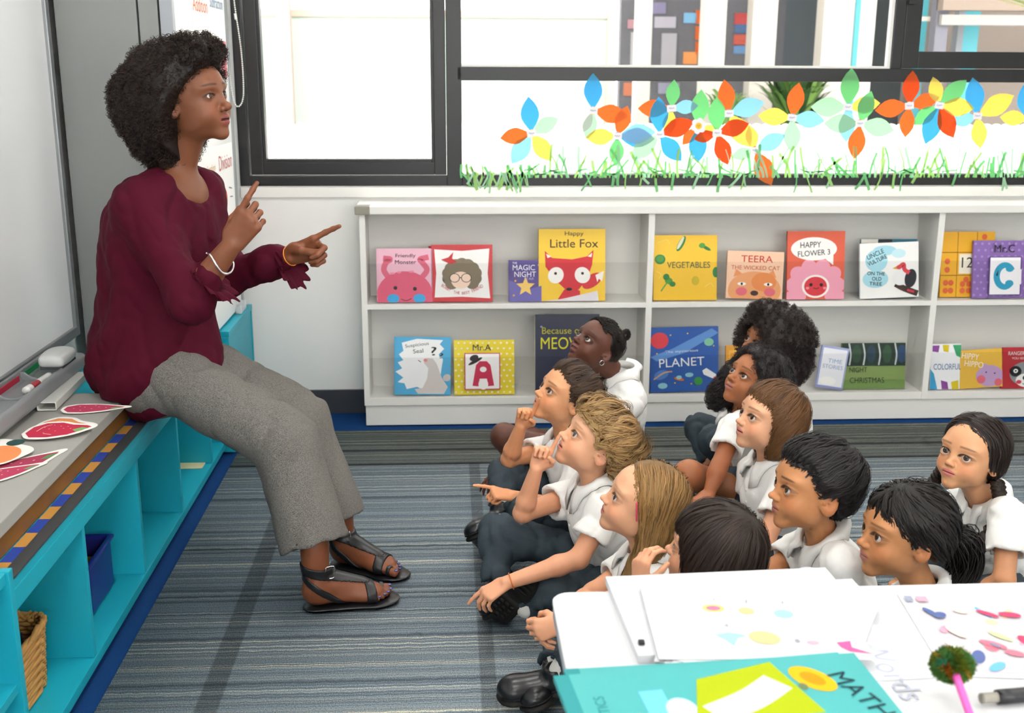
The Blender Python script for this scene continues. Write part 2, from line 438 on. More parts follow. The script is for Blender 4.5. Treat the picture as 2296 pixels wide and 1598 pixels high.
MS = {}
def skin_mat():
    if 'skin' not in MS: MS['skin'] = mat('skin', rough=.48, spec=.4, vcol=True, sss=.12, sss_r=(1, .4, .25), noise=(90, .05), bump=(420, .12, .0006))
    return MS['skin']
def hair_mat():
    if 'hair' not in MS: MS['hair'] = mat('hair_strand', rough=.46, spec=.3, vcol=True)
    return MS['hair']
def eye_mat():
    if 'eye' not in MS: MS['eye'] = mat('eyeball', rough=.18, spec=.35, vcol=True, coat=.35)
    return MS['eye']

def build_head(body, R, o, s, F, skin, neck_prims):
    """fine mesh patch of head and neck -> verts, quads, colours (world)"""
    L = head_prims(F) + xf_prims(neck_prims, R.T, -(R.T @ o) / s, 1 / s)
    q = F.get('fine', 1.12)
    st = lambda pts: np.concatenate([np.arange(a, b, d * q) for a, b, d in pts])
    xs = st([(-.56, .12, .022), (.12, .26, .014), (.26, .50, .0085)]); ys = st([(-.42, -.24, .014), (-.24, .24, .0105), (.24, .44, .014)])
    zs = st([(F.get('zlow', -1.0), -.54, .02), (-.54, -.33, .0125), (-.33, -.21, .0062), (-.21, -.10, .0095), (-.10, .03, .0062), (.03, .15, .011), (.15, .56, .024)])
    v, f = sdf_mesh(L, xs, ys, zs, .01)
    c = head_color(v, F, np.array(skin))
    w = o + (v * s) @ R.T
    return w, f, c

def build_eyes(person, R, o, s, F, gaze):
    es = F.get('eye', 1.); ey = F.get('eye_z', -.035)
    for sd in (1, -1):
        c = o + R @ (V3(.302, .15 * sd, ey * (F.get('lower', 1.) if ey < 0 else 1)) * s)
        ball('eye', c, .064 * es * s, R @ nrm(gaze), F.get('iris', (.05, .022, .01)), eye_mat(), person)

def hair_strands(base, start, N, L, steps, flow, rng, lift=(.0, .02), rad=.0045, wave=0., wfreq=1., out=0., col=(.02, .012, .008), var=.35, taper=True, tip=None, line=None, slack=.05, clump=0, spread=.03, ribbon=False):
    """strands that run along a hair volume; all in head units. returns verts, quads, colours"""
    N0 = N
    if clump: N = max(1, N // clump)
    p = start[rng.integers(0, len(start), N)] + rng.normal(0, .006, (N, 3))
    off = rng.uniform(lift[0], lift[1], N)[:, None]; ds = L * rng.uniform(.6, 1.15, N)[:, None] / steps
    path = [p.copy()]
    for i in range(steps):
        g = grad(p, base, .01); t = flow(p, rng) if flow else g
        t = t - (t * g).sum(1, keepdims=True) * g; t /= np.linalg.norm(t, axis=1, keepdims=True) + 1e-9
        t = t + g * out
        p = p + t * ds
        d = sdf(p, base)[:, None]; p = p - g * (d - off) * .7
        path.append(p.copy())
    path = np.stack(path, 1)
    if line is not None:      # strands end at the hairline instead of growing over the face
        ok = np.logical_and.accumulate(path[..., 2] > np.interp(path[..., 0], *line) - slack * rng.uniform(.2, 1.2, (N, 1)), axis=1)
        last = np.maximum(ok.sum(1) - 1, 0); idx = np.minimum(np.arange(steps + 1)[None], last[:, None])
        u_ = np.linspace(0, 1, steps + 1)[None] * np.maximum(last, 1)[:, None]; i0 = np.minimum(u_.astype(int), steps - 1); fr_ = (u_ - i0)[..., None]
        r_ = np.arange(N)[:, None]; path = path[r_, i0] * (1 - fr_) + path[r_, i0 + 1] * fr_
    if wave:
        m = steps + 1; u = np.linspace(0, 1, m); ph = rng.uniform(0, 6.28, (N, 1)); fr = wfreq * rng.uniform(.7, 1.3, (N, 1))
        t = np.gradient(path, axis=1); t /= np.linalg.norm(t, axis=2, keepdims=True) + 1e-9
        a = np.cross(t, rng.normal(0, 1, (N, 1, 3))); a /= np.linalg.norm(a, axis=2, keepdims=True) + 1e-9; b = np.cross(t, a)
        am = wave * np.minimum(1, u * 3)[None] * rng.uniform(.5, 1.3, (N, 1))
        path = path + a * (am * np.cos(6.28 * fr * u + ph))[..., None] + b * (am * np.sin(6.28 * fr * u + ph))[..., None]
    shade = None
    if clump:                 # locks: several strands share a path and close up towards the tip
        shade = np.repeat(rng.normal(0, 1, (N, 1)), clump, 0); path = np.repeat(path, clump, 0); N = len(path)
        u = np.linspace(0, 1, steps + 1); env = np.interp(u, [0, .35, 1], [1., .8, .25]) * spread
        path = path + rng.normal(0, 1, (N, 1, 3)) * env[None, :, None] * .6 + rng.normal(0, 1, (N, steps + 1, 3)) * .003
    pr = np.interp(np.linspace(0, 1, steps + 1), [0, .15, .7, 1], [.35, 1, .8, .12] if taper else [.8, 1, 1, .7])
    rr = rad * pr[None] * rng.uniform(.7, 1.25, (N, 1))
    if ribbon:                # flat locks lying on the hair volume
        m_ = steps + 1; t = np.gradient(path, axis=1); t /= np.linalg.norm(t, axis=2, keepdims=True) + 1e-9
        g = grad(path.reshape(-1, 3), base, .01).reshape(N, m_, 3); sd_ = np.cross(t, g); sd_ /= np.linalg.norm(sd_, axis=2, keepdims=True) + 1e-9
        g = np.cross(sd_, t)
        v = np.stack([path + sd_ * rr[..., None] * 1.5, path + g * rr[..., None] * .7, path - sd_ * rr[..., None] * 1.5], 2).reshape(-1, 3)
        b0 = (np.arange(N) * m_ * 3)[:, None, None]; i0 = (np.arange(steps) * 3)[None, :, None]; j0 = np.arange(2)[None, None]
        q = np.stack([b0 + i0 + j0, b0 + i0 + j0 + 1, b0 + i0 + 3 + j0 + 1, b0 + i0 + 3 + j0], -1).reshape(-1, 4)
    else: v, q = tube_arrays(path, rr, 3)
    zz = rng.normal(0, 1, (N, 1)); zz = zz if shade is None else .55 * zz + .85 * shade
    cs = np.array(col)[None] * (1 + var * zz.clip(-1.6, 2.2))
    if tip is not None:
        u = np.linspace(0, 1, steps + 1)[None, :, None]; cs = cs[:, None] * (1 - u) + np.array(tip)[None, None] * u
        cs = np.repeat(cs.clip(.002, 1), 3, axis=1).reshape(-1, 3)
    else: cs = np.repeat(cs.clip(.002, 1), (steps + 1) * 3, axis=0)
    return v, q, cs

def hairline(xp, zp, soft=.75, side=None):
    """keep only hair above a line z(x)"""
    def f(P, d):
        z = np.interp(P[..., 0], xp, zp)
        return np.maximum(d, (z - P[..., 2]) * soft)
    return fn(f)

def merge(parts):
    V, Q, Cc, n = [], [], [], 0
    for v, q, c in parts:
        V.append(v); Q.append(q + n); Cc.append(c if np.ndim(c) == 2 else np.tile(np.array(c), (len(v), 1))); n += len(v)
    return np.vstack(V), np.vstack(Q), np.vstack(Cc)

def flow_crown(crown=(-.22, 0, .5), down=.6, fwd=0., side=0.):
    c = np.array(crown)
    def f(p, rng):
        t = p - c; t /= np.linalg.norm(t, axis=1, keepdims=True) + 1e-9
        w = smoothstep(.0, .5, np.linalg.norm(p - c, axis=1))[:, None]
        return t + w * V3(fwd, side, -down) + rng.normal(0, .07, p.shape)
    return f
def flow_part(y0=.1, fwd=0., down=1., back=0.):
    """combed away from a parting line at y=y0"""
    def f(p, rng):
        s = np.where(p[:, 1] > y0, 1., -1.)
        top = smoothstep(.15, .5, p[:, 2])
        t = np.stack([fwd * np.ones(len(p)) - back * np.ones(len(p)), s * (.25 + 1.0 * top), -down * (1 - top * .7)], 1)
        return t + rng.normal(0, .07, p.shape)
    return f

def hand_prims(wr, d, n, side, S, curl, thumb, spread=.06, flex=0.):
    """palm and five fingers. wr wrist, d wrist->knuckles, n = way the palm faces, side=+1 if the thumb lies along cross(d,n), S size (adult 1)
    curl = five... index..little: (mcp, pip, dip) degrees; thumb = three directions in the (d, thumb side, palm) frame"""
    d = nrm(d); n = nrm(n - d * (np.dot(n, d))); t = np.cross(d, n) * side
    pl, pw = .088 * S, .037 * S
    kn = [wr + d * pl * a + t * pw * b - n * .004 * S * c for a, b, c in ((1.0, .80, .4), (1.03, .26, 1), (.98, -.28, .6), (.90, -.80, 0))]
    L = []
    for i, k in enumerate(kn):
        L.append(cap(wr + d * .012 * S + t * pw * (.45 - .3 * i), k, .0155 * S, .0118 * S, .010 * S, (n, .86)))
    L.append(cap(wr + d * pl * .3 + t * pw * .1, wr + d * pl * .82, .024 * S, .026 * S, .012 * S, (n, .52)))
    lens = [(.042, .026, .021), (.046, .029, .022), (.043, .027, .022), (.034, .021, .019)]; rad = [.0092, .0096, .0090, .0080]
    ends = []
    for i in range(4):
        p = kn[i]; ang = 0; dirb = nrm(d + t * spread * (1.5 - i)); ax = np.cross(dirb, n)
        for j in range(3):
            ang += np.radians(curl[i][j]); v = rot_axis(dirb, ax, ang); e = p + v * lens[i][j] * S
            r0 = rad[i] * S * (1 - .10 * j); r1 = rad[i] * S * (1 - .10 * (j + 1) - (.05 if j == 2 else 0))
            L.append(cap(p, e, r0, r1, .0045 * S if j else .007 * S)); p = e
        ends.append(p)
    b = wr + d * .022 * S + t * pw * .62 + n * .006 * S
    dv = [nrm(d * a_ + t * b_ + n * c_) for a_, b_, c_ in thumb]
    p1 = b + dv[0] * .040 * S; p2 = p1 + dv[1] * .031 * S; p3 = p2 + dv[2] * .025 * S
    L += [cap(b, p1, .0165 * S, .0125 * S, .013 * S), cap(p1, p2, .0118 * S, .0105 * S, .005 * S), cap(p2, p3, .0105 * S, .0085 * S, .004 * S)]
    return L, ends

# ------------------------------------------------------------------ people: bodies and clothes
POINT = [(4, 6, 4), (72, 98, 55), (76, 98, 55), (78, 98, 55)]
RELAX = [(18, 22, 14), (24, 28, 16), (28, 32, 18), (32, 36, 20)]
FIST = [(70, 95, 50)] * 4
TH_IN = [(.62, .55, .5), (.75, -.05, .65), (.5, -.7, .5)]
TH_OUT = [(.70, .62, .32), (.86, .42, .25), (.92, .3, .2)]

def band(prims, c, ax, hw, th):
    """strip of material lying on a body: the body's surface grown by th between two planes"""
    ax = nrm(ax)
    return prims + [fn(lambda P, d: np.maximum(d - th, np.abs((P - c) @ ax.astype(f4)) - hw))]
def mesh_auto(prims, res, pad=.02):
    lo, hi = bounds(prims, pad)
    return sdf_mesh(prims, grid(lo[0], hi[0], res), grid(lo[1], hi[1], res), grid(lo[2], hi[2], res))
def obj_auto(name, prims, res, m, parent, col=None, pad=.02):
    v, q = mesh_auto(prims, res, pad); return np_mesh(name, v, q, True, col, m, parent)
def folds(amp, f, seed, stretch=(1, 1, 1)):
    st = np.array(stretch, f4)
    def g(P, d):
        Q = P * st; w = wob(Q, f, seed); w2 = wob(Q, f * 2.3, seed + 3)
        return d + (amp * (1 - np.abs(w)) ** 3 - amp * .3 + amp * .35 * (1 - np.abs(w2)) ** 3)
    return fn(g)

def make_collar(person, c, up, fwd, r, m, surf, size=1.):
    """turned-down polo collar, open at the front; its flap lies on the shirt (surf = shirt prims)"""
    up, fwd = nrm(up), nrm(fwd); left = np.cross(up, fwd); rings = []
    n = 36; ts = np.linspace(0, .09, 60)
    for i in range(n):
        u = i / (n - 1); a = np.radians(13 + u * 334)
        rd = nrm(fwd * np.cos(a) + left * np.sin(a)); fr = max(0, np.cos(a)); e = abs(u - .5) * 2
        R0 = r * (1 + .06 * fr); base = c + rd * R0 - up * .022 * fr * size; top = base + up * .014 * size
        wid = (.024 + .016 * smoothstep(.72, 1, e)) * size
        out = base + rd * wid + up * (.010 - .030 * smoothstep(.6, 1, e)) * size
        # drop (or lift) the flap's edge until it rests on the shirt
        q = out + up * .05 - up * ts[:, None]; d = sdf(q, surf); k = np.argmax(d < .004); out = q[k] if (d < .004).any() else out
        if (out - base) @ up > .010 * size: out = out + up * (.010 * size - (out - base) @ up) + rd * .006
        mid = top * .5 + out * .5 + rd * .006 * size + up * .007 * size
        t = .0024
        rings.append([base - up * .02, top - rd * t, top + up * t, mid + up * t, out + rd * t, out - rd * t * .5 - up * t, mid - up * t - rd * t, base + rd * t])
    return loft('collar', rings, m, person)

def floor_cut(p): return rbox(V3(p[0], p[1], -.0895), (.6, .6, .1), .001, '-', .001)
def make_shoe(person, heel, R, L, m, m_sole, tread=False):
    """black school shoe: heel point on the sole, R frame (x toe, z up)"""
    k = L / .19; A = lambda *p: heel + R @ (np.array(p) * k); n = R[:, 2]
    up = [cap(A(.034, 0, .030), A(.146, 0, .026), .031 * k, .034 * k, .012, (n, .72)), ell(A(.150, 0, .026), (.040 * k, .036 * k, .024 * k), .012, '+', R),
          cap(A(.030, 0, .03), A(.052, 0, .052), .029 * k, .026 * k, .014), ell(A(.045, 0, .088), (.030 * k, .021 * k, .034 * k), .006, '-', R),
          rbox(A(.09, 0, -.04), (.2 * k, .1 * k, .05 * k), .003, '-', .001, R)]
    up.append(floor_cut(heel)); o = obj_auto('shoe', up, .0044, m, person)
    sole = [cap(A(.032, 0, .010), A(.150, 0, .010), .034 * k, .040 * k, .01, (n, .30)), cap(A(.032, 0, .006), A(.150, 0, .006), .034 * k, .040 * k, .01, (n, .20)),
            rbox(A(.09, 0, -.05), (.3 * k, .1 * k, .05 * k), .001, '-', .001, R), rbox(A(.085, 0, .0), (.012 * k, .09 * k, .006 * k), .004, '-', .001, R)]
    sole.append(floor_cut(heel)); s = obj_auto('sole', sole, .0042, m_sole, o)
    obj_auto('welt', band(up, A(.09, 0, .020), n, .0028 * k, .0022), .0038, m_sole, o)
    if tread:
        for i, x in enumerate(np.linspace(.112, .172, 5)):
            for y in (-.017, .0, .017):
                if i == 4 and y: continue
                w = A(x, y, -.0015); t = sdf_mesh([rbox(w, (.0045 * k, .0065 * k, .0035 * k), 0, '+', .001, R)], *[grid(w[j] - .011, w[j] + .011, .0022) for j in range(3)])
                np_mesh('tread', *t, False, None, m_sole, s)
        for x in (.015, .032, .049):
            w = A(x, 0, -.0015); t = sdf_mesh([rbox(w, (.0045 * k, .021 * k, .0035 * k), 0, '+', .001, R)], *[grid(w[j] - .026, w[j] + .026, .0026) for j in range(3)])
            np_mesh('tread', *t, False, None, m_sole, s)
    return o

def frame_from(x, z):
    x = nrm(x); y = nrm(np.cross(z, x)); return np.stack([x, y, np.cross(x, y)], 1)

def arm_prims(sh, el, wr, sc=1.):
    m = el + (wr - el) * .28
    return [cap(sh, el, .031 * sc, .0255 * sc, .01), cap(el, m, .0255 * sc, .0262 * sc, .012), cap(m, wr, .0262 * sc, .0178 * sc, .012)]

def kid(label, K, HAIR):
    """seated child. K: o (head centre), yaw pitch roll of the head, s head height, F face, skin, by body yaw, arms, legs ..."""
    o = np.array(K['o'], float); s = K.get('s', .198); F = dict(eye=1.14, nose=.93, wide=.97, lid=1.16); F.update(K.get('F', {})); skin = np.array(K['skin'])
    R = rotm(K['yaw'], K['pitch'], K.get('roll', 0)); by = np.radians(K.get('by', K['yaw'])); S = K.get('size', 1.)
    f = V3(np.cos(by), np.sin(by), 0); l = V3(-f[1], f[0], 0); z = V3(0, 0, 1)
    W = lambda a, b, c, base=o: V3(base[0], base[1], 0) + f * a + l * b + z * c
    nb = np.array(K.get('neck', W(-.048 * S, 0, o[2] - .150 * S)), float)
    pel = np.array(K.get('pelvis', W(-.115 * S, 0, .075)), float)
    up = nrm(nb - pel); T = np.linalg.norm(nb - pel); fw = nrm(f - up * (f @ up)); lf = np.cross(up, fw)
    person = empty('person', (pel[0], pel[1], 0), label, 'person', K.get('group'))
    shw = .108 * S
    arms = dict(L=(nb + lf * shw - up * .045, None, None), R=(nb - lf * shw - up * .045, None, None))
    dft = dict(L=(pel + lf * .145 + fw * .10 + up * .10, pel + lf * .10 + fw * .25 + z * .10), R=(pel - lf * .145 + fw * .10 + up * .10, pel - lf * .10 + fw * .25 + z * .10))
    # ---------------- body: head and neck, arms with hands, trunk
    skull = o + R @ (V3(-.09, 0, -.24) * s)
    neck = [cap(skull, nb + up * .004, .0355 * S, .0375 * S, .03), cap(nb + lf * .05 - up * .035, nb - lf * .05 - up * .035, .030 * S, .030 * S, .04), ell(nb - up * .07, (.052, .075, .06), .03, '+', np.stack([fw, lf, up], 1))]
    parts = []
    v, q, c = build_head(None, R, o, s, F, skin, neck); parts.append((v, q, c))
    handc = skin * V3(1.02, .93, .9)
    sleeves = []
    for sd, sg in (('L', 1), ('R', -1)):
        A = K.get('arms', {}).get(sd, {})
        sh = np.array(A.get('sh', arms[sd][0]), float); el = np.array(A.get('el', dft[sd][0]), float); wr = np.array(A.get('wr', dft[sd][1]), float)
        L = arm_prims(sh, el, wr, S)
        if 'wr' in A and 'd' not in A: wr[2] = max(wr[2], .12)
        d = np.array(A.get('d', wr - el), float)
        if 'd' not in A: d = nrm(d); d[2] = max(d[2], -.12)
        n = np.array(A.get('n', (0, 0, -1)), float)
        H, ends = hand_prims(wr, d, n, -sg, A.get('hs', .66 * S), A.get('curl', RELAX), A.get('thumb', TH_OUT), A.get('spread', .06))
        v, q = mesh_auto(L + H, A.get('res', .0034)); parts.append((v, q, handc))
        sleeves.append((sh, el, wr, A))
    core = [ell(pel + up * T * .30, (.055, .07, .10), .03, '+', np.stack([fw, lf, up], 1)), ell(pel + up * T * .62, (.052, .075, .10), .03, '+', np.stack([fw, lf, up], 1))]
    v, q = mesh_auto(core, .011); parts.append((v, q, skin))
    # ---------------- legs
    Bf = np.stack([fw, lf, up], 1)
    hipL, hipR = pel + l * .065 * S, pel - l * .065 * S
    Lg = K.get('legs', {})
    legs = {}
    for sd, sg, hp in (('L', 1, hipL), ('R', -1, hipR)):
        g = Lg.get(sd, {})
        kn = np.array(g.get('kn', pel + f * .21 + l * K.get('kw', .145) * sg + z * .075), float); an = np.array(g.get('an', pel + f * .26 - l * .05 * sg + z * (-.01)), float)
        legs[sd] = (hp, kn, an, g)
    bt = K.get('bottom', 'trousers')
    if bt == 'trousers':
        pr = [ell(pel + z * .0, (.105, .125, .085), .03, '+', np.stack([f, l, z], 1)), cap(pel, pel + up * .10, .085, .082, .03, (fw, .85))]
        for hp, kn, an, g in legs.values():
            k2 = an + (kn - an) * .10
            pr += [cap(hp, kn, .066 * S, .053 * S, .04), cap(kn, k2, .053 * S, .044 * S, .03)]
        pr += [folds(.013, 46, K.get('seed', 1), (1, 1, .7)), rbox(pel + V3(0, 0, -pel[2] - .05), (1.2, 1.2, .0585), .004, '-')]
        for hp, kn, an, g in legs.values():
            dd = nrm(an - kn); pr.append(cone(an - dd * .006, an + dd * .09, .030 * S, .075 * S, .004, '-'))
        obj_auto('trousers', pr, .0072, K['cloth'], person)
    else:
        v, q = zip(*[mesh_auto([cap(hp, kn, .052 * S, .042 * S, .03), cap(kn, an, .040 * S, .026 * S, .02), ell(kn, (.042 * S,) * 3, .02), floor_cut(kn)], .0045) for hp, kn, an, g in legs.values()])
        for a, b in zip(v, q): parts.append((a, b, skin))
        pr = [ell(pel, (.11, .13, .08), .03, '+', np.stack([f, l, z], 1)), cap(pel, pel + up * .10, .085, .082, .03, (fw, .85))]
        for hp, kn, an, g in legs.values(): pr += [cone(hp, hp + (kn - hp) * .62, .068 * S, .072 * S, .03)]
        pr += [folds(.007, 62, K.get('seed', 1)), rbox(pel + V3(0, 0, -pel[2] - .05), (1.2, 1.2, .0585), .004, '-')]
        obj_auto('shorts', pr, .0075, K['cloth'], person)
    for sd in ('L', 'R'):
        hp, kn, an, g = legs[sd]
        if g.get('shoe', True):
            fd = np.array(g.get('fd', f * .55 + l * (-.8 if sd == 'L' else .8) + V3(0, 0, -.05)), float); fu = np.array(g.get('fu', V3(0, 0, 1) + l * (.5 if sd == 'L' else -.5)), float)
            Rf = frame_from(fd, fu); heel = an - Rf[:, 0] * .045 - Rf[:, 2] * .058
            heel[2] = max(heel[2], .016 + .034 * S * np.linalg.norm(Rf[2, 1]) - min(0, (Rf[:, 0] * .19)[2]))
            make_shoe(person, heel, Rf, .19 * S, M['shoe'], M['rubber'], g.get('tread', False))
            skn = an + (kn - an) * .22
            v, q = mesh_auto([cap(an - Rf[:, 2] * .02, skn, .028 * S, .030 * S), floor_cut(an)], .004)
            np_mesh('sock', v, q, True, None, M['sock'], person)
    # ---------------- shirt
    ch = nb - up * .105 * S + fw * .006
    sp = [ell(ch, (.083 * S, .118 * S, .115 * S), .03, '+', Bf), cap(pel + up * .06, ch, .088 * S, .085 * S, .05, (fw, .92)),
          cap(nb + lf * .085 * S - up * .038, nb - lf * .085 * S - up * .038, .041 * S, .041 * S, .045),
          cap(nb - up * .04, nb - up * .016, .053 * S, .045 * S, .03)]
    for sh, el, wr, A in sleeves:
        e = sh + (el - sh) * A.get('sleeve', .62)
        sp.append(cap(nb - up * .035, sh, .044 * S, .043 * S, .03)); sp.append(cone(sh, e, .043 * S, .053 * S, .035))
    sp += [folds(.0065, 48, K.get('seed', 1) + 7, (1, 1, .8))]
    for sh, el, wr, A in sleeves:
        e = sh + (el - sh) * A.get('sleeve', .62); dd = nrm(el - sh)
        sp.append(cone(e - dd * .02, e + dd * .05, .036 * S, .044 * S, .003, '-'))
    nk = nrm(skull - nb)
    sp += [cap(nb + up * .024 + fw * .006, skull + nk * .05, .044 * S, .052 * S, .006, None, '-')]
    sh_o = obj_auto('polo_shirt', sp, .0064, M['shirt'], person)
    cl = make_collar(sh_o, nb + up * .030, up * .9 + nk * .3, fw, .047 * S, M['shirt'], sp, S)
    for i in range(2):      # buttons on the placket
        b = ch + up * (.05 - .035 * i) * S; dd = sdf(np.array([[b + fw * t for t in np.linspace(.03, .16, 60)]]), sp)[0]
        w = b + fw * np.linspace(.03, .16, 60)[np.argmin(np.abs(dd))]
        v, q = mesh_auto([ell(w, (.0025, .0055, .0055), 0, '+', Bf)], .0016, .006); np_mesh('button', v, q, True, None, M['button'], sh_o)
    v, q, c = merge(parts)
    np_mesh('body', v, q, True, c, skin_mat(), person)
    build_eyes(person, R, o, s, F, K.get('gaze', (1, .05, .12)))
    HAIR(person, R, o, s, K)
    return person

# ------------------------------------------------------------------ hairstyles (all in head units, then placed)
def put_hair(person, R, o, s, parts, name='hair'):
    v, q, c = merge(parts)
    return np_mesh(name, o + (v * s) @ R.T, q, True, c, hair_mat(), person)
def cap_mesh(prims, res=.024):
    return mesh_auto(prims, res, .05)
def thin(line, a=.03):
    """let the hair lie closer to the skin near the hairline round the face"""
    return fn(lambda P, d: d + a * smoothstep(.16, .0, P[..., 2] - np.interp(P[..., 0], *line)) * smoothstep(-.12, .06, P[..., 0]))
def H_short(col=(.022, .013, .008), tip=None, line=None, vol=.0, flow=None, N=2600, L=.42, wave=.012, seed=1, fr=1.2, extra=(), lift=(-.005, .03), rad=.0046, var=.35, clump=10, spread=.035, ribbon=True):
    def f(person, R, o, s, K):
        rng = np.random.default_rng(seed)
        base = [ell((-.06, 0, .15), (.455 + vol, .385 + vol * .8, .385 + vol), 0), ell((-.13, 0, -.02), (.37, .355, .29), .08)] + list(extra)
        ln = line or ([-.6, -.40, -.22, -.12, .0, .05, .12, .22, .33, .45], [-.34, -.33, -.22, -.06, .0, -.05, .10, .24, .28, .30])
        base = base + [thin(ln, .03 + vol * .5)]
        v, q = cap_mesh(base + [hairline(*ln)])
        st = v[(v[:, 2] > np.interp(v[:, 0], *ln) + .02)]
        fl = flow or flow_crown(fwd=.3)
        hs = hair_strands(base, st, N, L, 9, fl, rng, lift, rad, wave, fr, 0., col, var, True, tip, ln, .06, clump, spread, ribbon)
        put_hair(person, R, o, s, [(v, q, np.array(col) * .7), hs])
    return f
def H_long(col, line, vol_prims, N=3200, L=.5, flow=None, seed=3, wave=.008, tip=None, lift=(-.005, .02), rad=.005, fr=1., var=.3, more=None, out=0., steps=10, cap_scale=.7, clump=4, spread=.022, ribbon=True):
    def f(person, R, o, s, K):
        rng = np.random.default_rng(seed)
        base = list(vol_prims) + ([thin(line)] if line is not None else [])
        v, q = cap_mesh(base + ([hairline(*line)] if line is not None else []))
        if line is not None: st = v[v[:, 2] > np.interp(v[:, 0], *line) + .015]
        else: st = v
        hs = hair_strands(base, st, N, L, steps, flow or flow_crown(), rng, lift, rad, wave, fr, out, col, var, True, tip, line, .06, clump, spread, ribbon)
        P = [(v, q, np.array(col) * cap_scale), hs]
        if more: P += more(rng)
        put_hair(person, R, o, s, P)
    return f
def braid(pts, r, col, turns=7, n=90, seed=0, fine=12):
    """three-strand plait along a path (head units)"""
    c = spline(pts, n); t = np.gradient(c, axis=0); t /= np.linalg.norm(t, axis=1, keepdims=True)
    a = np.cross(t, (0.2, .9, .1)); a /= np.linalg.norm(a, axis=1, keepdims=True); b = np.cross(t, a); u = np.linspace(0, 1, n); out = []
    rng = np.random.default_rng(seed)
    for k in range(3):
        ph = 2 * np.pi * (u * turns + k / 3)
        p = c + a * (np.sin(ph) * r * .62)[:, None] + b * (np.sin(2 * ph) * r * .32)[:, None]
        rr = r * .62 * np.interp(u, [0, .05, .8, 1], [.8, 1, .8, .45]) * (1 + .10 * np.cos(2 * ph))
        v, q = tube_arrays(p[None], rr[None], 9); out.append((v, q, np.array(col) * .8))
        for j in range(fine):
            th = rng.uniform(0, 6.28); v, q = tube_arrays((p + (a * np.cos(th) + b * np.sin(th)) * (rr * .98)[:, None])[None, ::2], np.full((1, len(p[::2])), .0075), 3)
            out.append((v, q, np.array(col) * rng.uniform(.7, 1.8)))
    return out
def H_afro(col, balls, face_cut, N=3000, L=.16, seed=5, amp=.035, rad=.0042, turns=1.6, var=.5, tip=None, cap_scale=.6, keep=None, steps=11, lump=.014):
    """cloud of curls; keep(P) says where strands may be (keeps them off the face)"""
    def f(person, R, o, s, K):
        rng = np.random.default_rng(seed)
        vol = [ell(c, r, .06) for c, r in balls] + [fn(lambda P, d: d + lump * wob(P, 17, seed) + lump * .8 * wob(P, 38, seed + 1))]
        v, q = cap_mesh(vol + list(face_cut), .026)
        st = v if keep is None else v[keep(v)]
        hs = []
        for n_, L_, a_, r_, out in ((int(N * .7), L, amp, rad, .5), (int(N * .3), L * 1.5, amp * .8, rad * .8, .9)):
            pv, pq, pc = hair_strands(vol + list(face_cut), st, n_, L_, steps, flow_crown((0, 0, .1), .35), rng, (.0, .05), r_, a_, turns, out, col, var, True, tip)
            if keep is not None:      # drop the strands that stray over the face
                m = (steps + 1) * 3; ok = keep(pv.reshape(n_, m, 3).reshape(-1, 3)).reshape(n_, m).all(1); idx = np.nonzero(ok)[0]
                pv = pv.reshape(n_, m, 3)[idx].reshape(-1, 3); pc = pc.reshape(n_, m, 3)[idx].reshape(-1, 3); q1 = pq[:steps * 3]
                pq = (q1[None] + (np.arange(len(idx)) * m)[:, None, None]).reshape(-1, 4)
            hs.append((pv, pq, pc))
        put_hair(person, R, o, s, [(v, q, np.array(col) * cap_scale)] + hs)
    return f

# ------------------------------------------------------------------ shared materials
M = {}
M['shirt'] = mat('white_cotton', srgb('#f1f0ed'), .85, .2, bump=(500, .12, .001), sheen=.1)
M['button'] = flat('#e6e6e0', .3)
M['slate'] = mat('slate_twill', srgb('#39444c'), .8, .25, noise=(120, .12), bump=(600, .15, .001))
M['shoe'] = mat('black_leather', srgb('#15161a'), .28, .5, bump=(160, .1, .001))
M['rubber'] = mat('black_rubber', srgb('#1a1918'), .6, .3)
M['sock'] = mat('white_sock', srgb('#dedcd6'), .9, .1)
M['sandal'] = mat('sandal_leather', srgb('#17171a'), .38, .5)
M['steel'] = mat('steel', (.6, .6, .62), .25, metal=1)
M['silver'] = mat('silver', (.85, .85, .86), .18, metal=1)
M['nail'] = mat('blue_varnish', srgb('#1d2a6e'), .15, .6, coat=.5)
M['maroon'] = mat('maroon_crepe', srgb('#4a0b20'), .78, .12, bump=(350, .08, .001))
def _tweed():
    m = mat('grey_tweed', srgb('#807d79'), .9, .15); nt = m.node_tree; b = nt.nodes['Principled BSDF']
    tx = nt.nodes.new('ShaderNodeTexCoord'); out = []
    for sc, rot in (((2000, 2000, 260), (.3, .5, 0)), ((280, 2000, 2000), (.3, .4, .2))):
        mp = nt.nodes.new('ShaderNodeMapping'); mp.inputs['Scale'].default_value = sc; mp.inputs['Rotation'].default_value = rot
        n = nt.nodes.new('ShaderNodeTexNoise'); n.inputs['Scale'].default_value = .7; n.inputs['Detail'].default_value = 2
        nt.links.new(tx.outputs['Object'], mp.inputs['Vector']); nt.links.new(mp.outputs[0], n.inputs['Vector']); out.append(n.outputs['Fac'])
    a = nt.nodes.new('ShaderNodeMath'); a.operation = 'ADD'; nt.links.new(out[0], a.inputs[0]); nt.links.new(out[1], a.inputs[1])
    r = nt.nodes.new('ShaderNodeMapRange'); r.inputs[1].default_value = .75; r.inputs[2].default_value = 1.25; nt.links.new(a.outputs[0], r.inputs[0])
    mx = nt.nodes.new('ShaderNodeMix'); mx.data_type = 'RGBA'; mx.inputs[6].default_value = (*srgb('#353433'), 1); mx.inputs[7].default_value = (*srgb('#8d8983'), 1)
    nt.links.new(r.outputs[0], mx.inputs[0]); nt.links.new(mx.outputs[2], b.inputs['Base Color']); return m
M['tweed'] = _tweed()

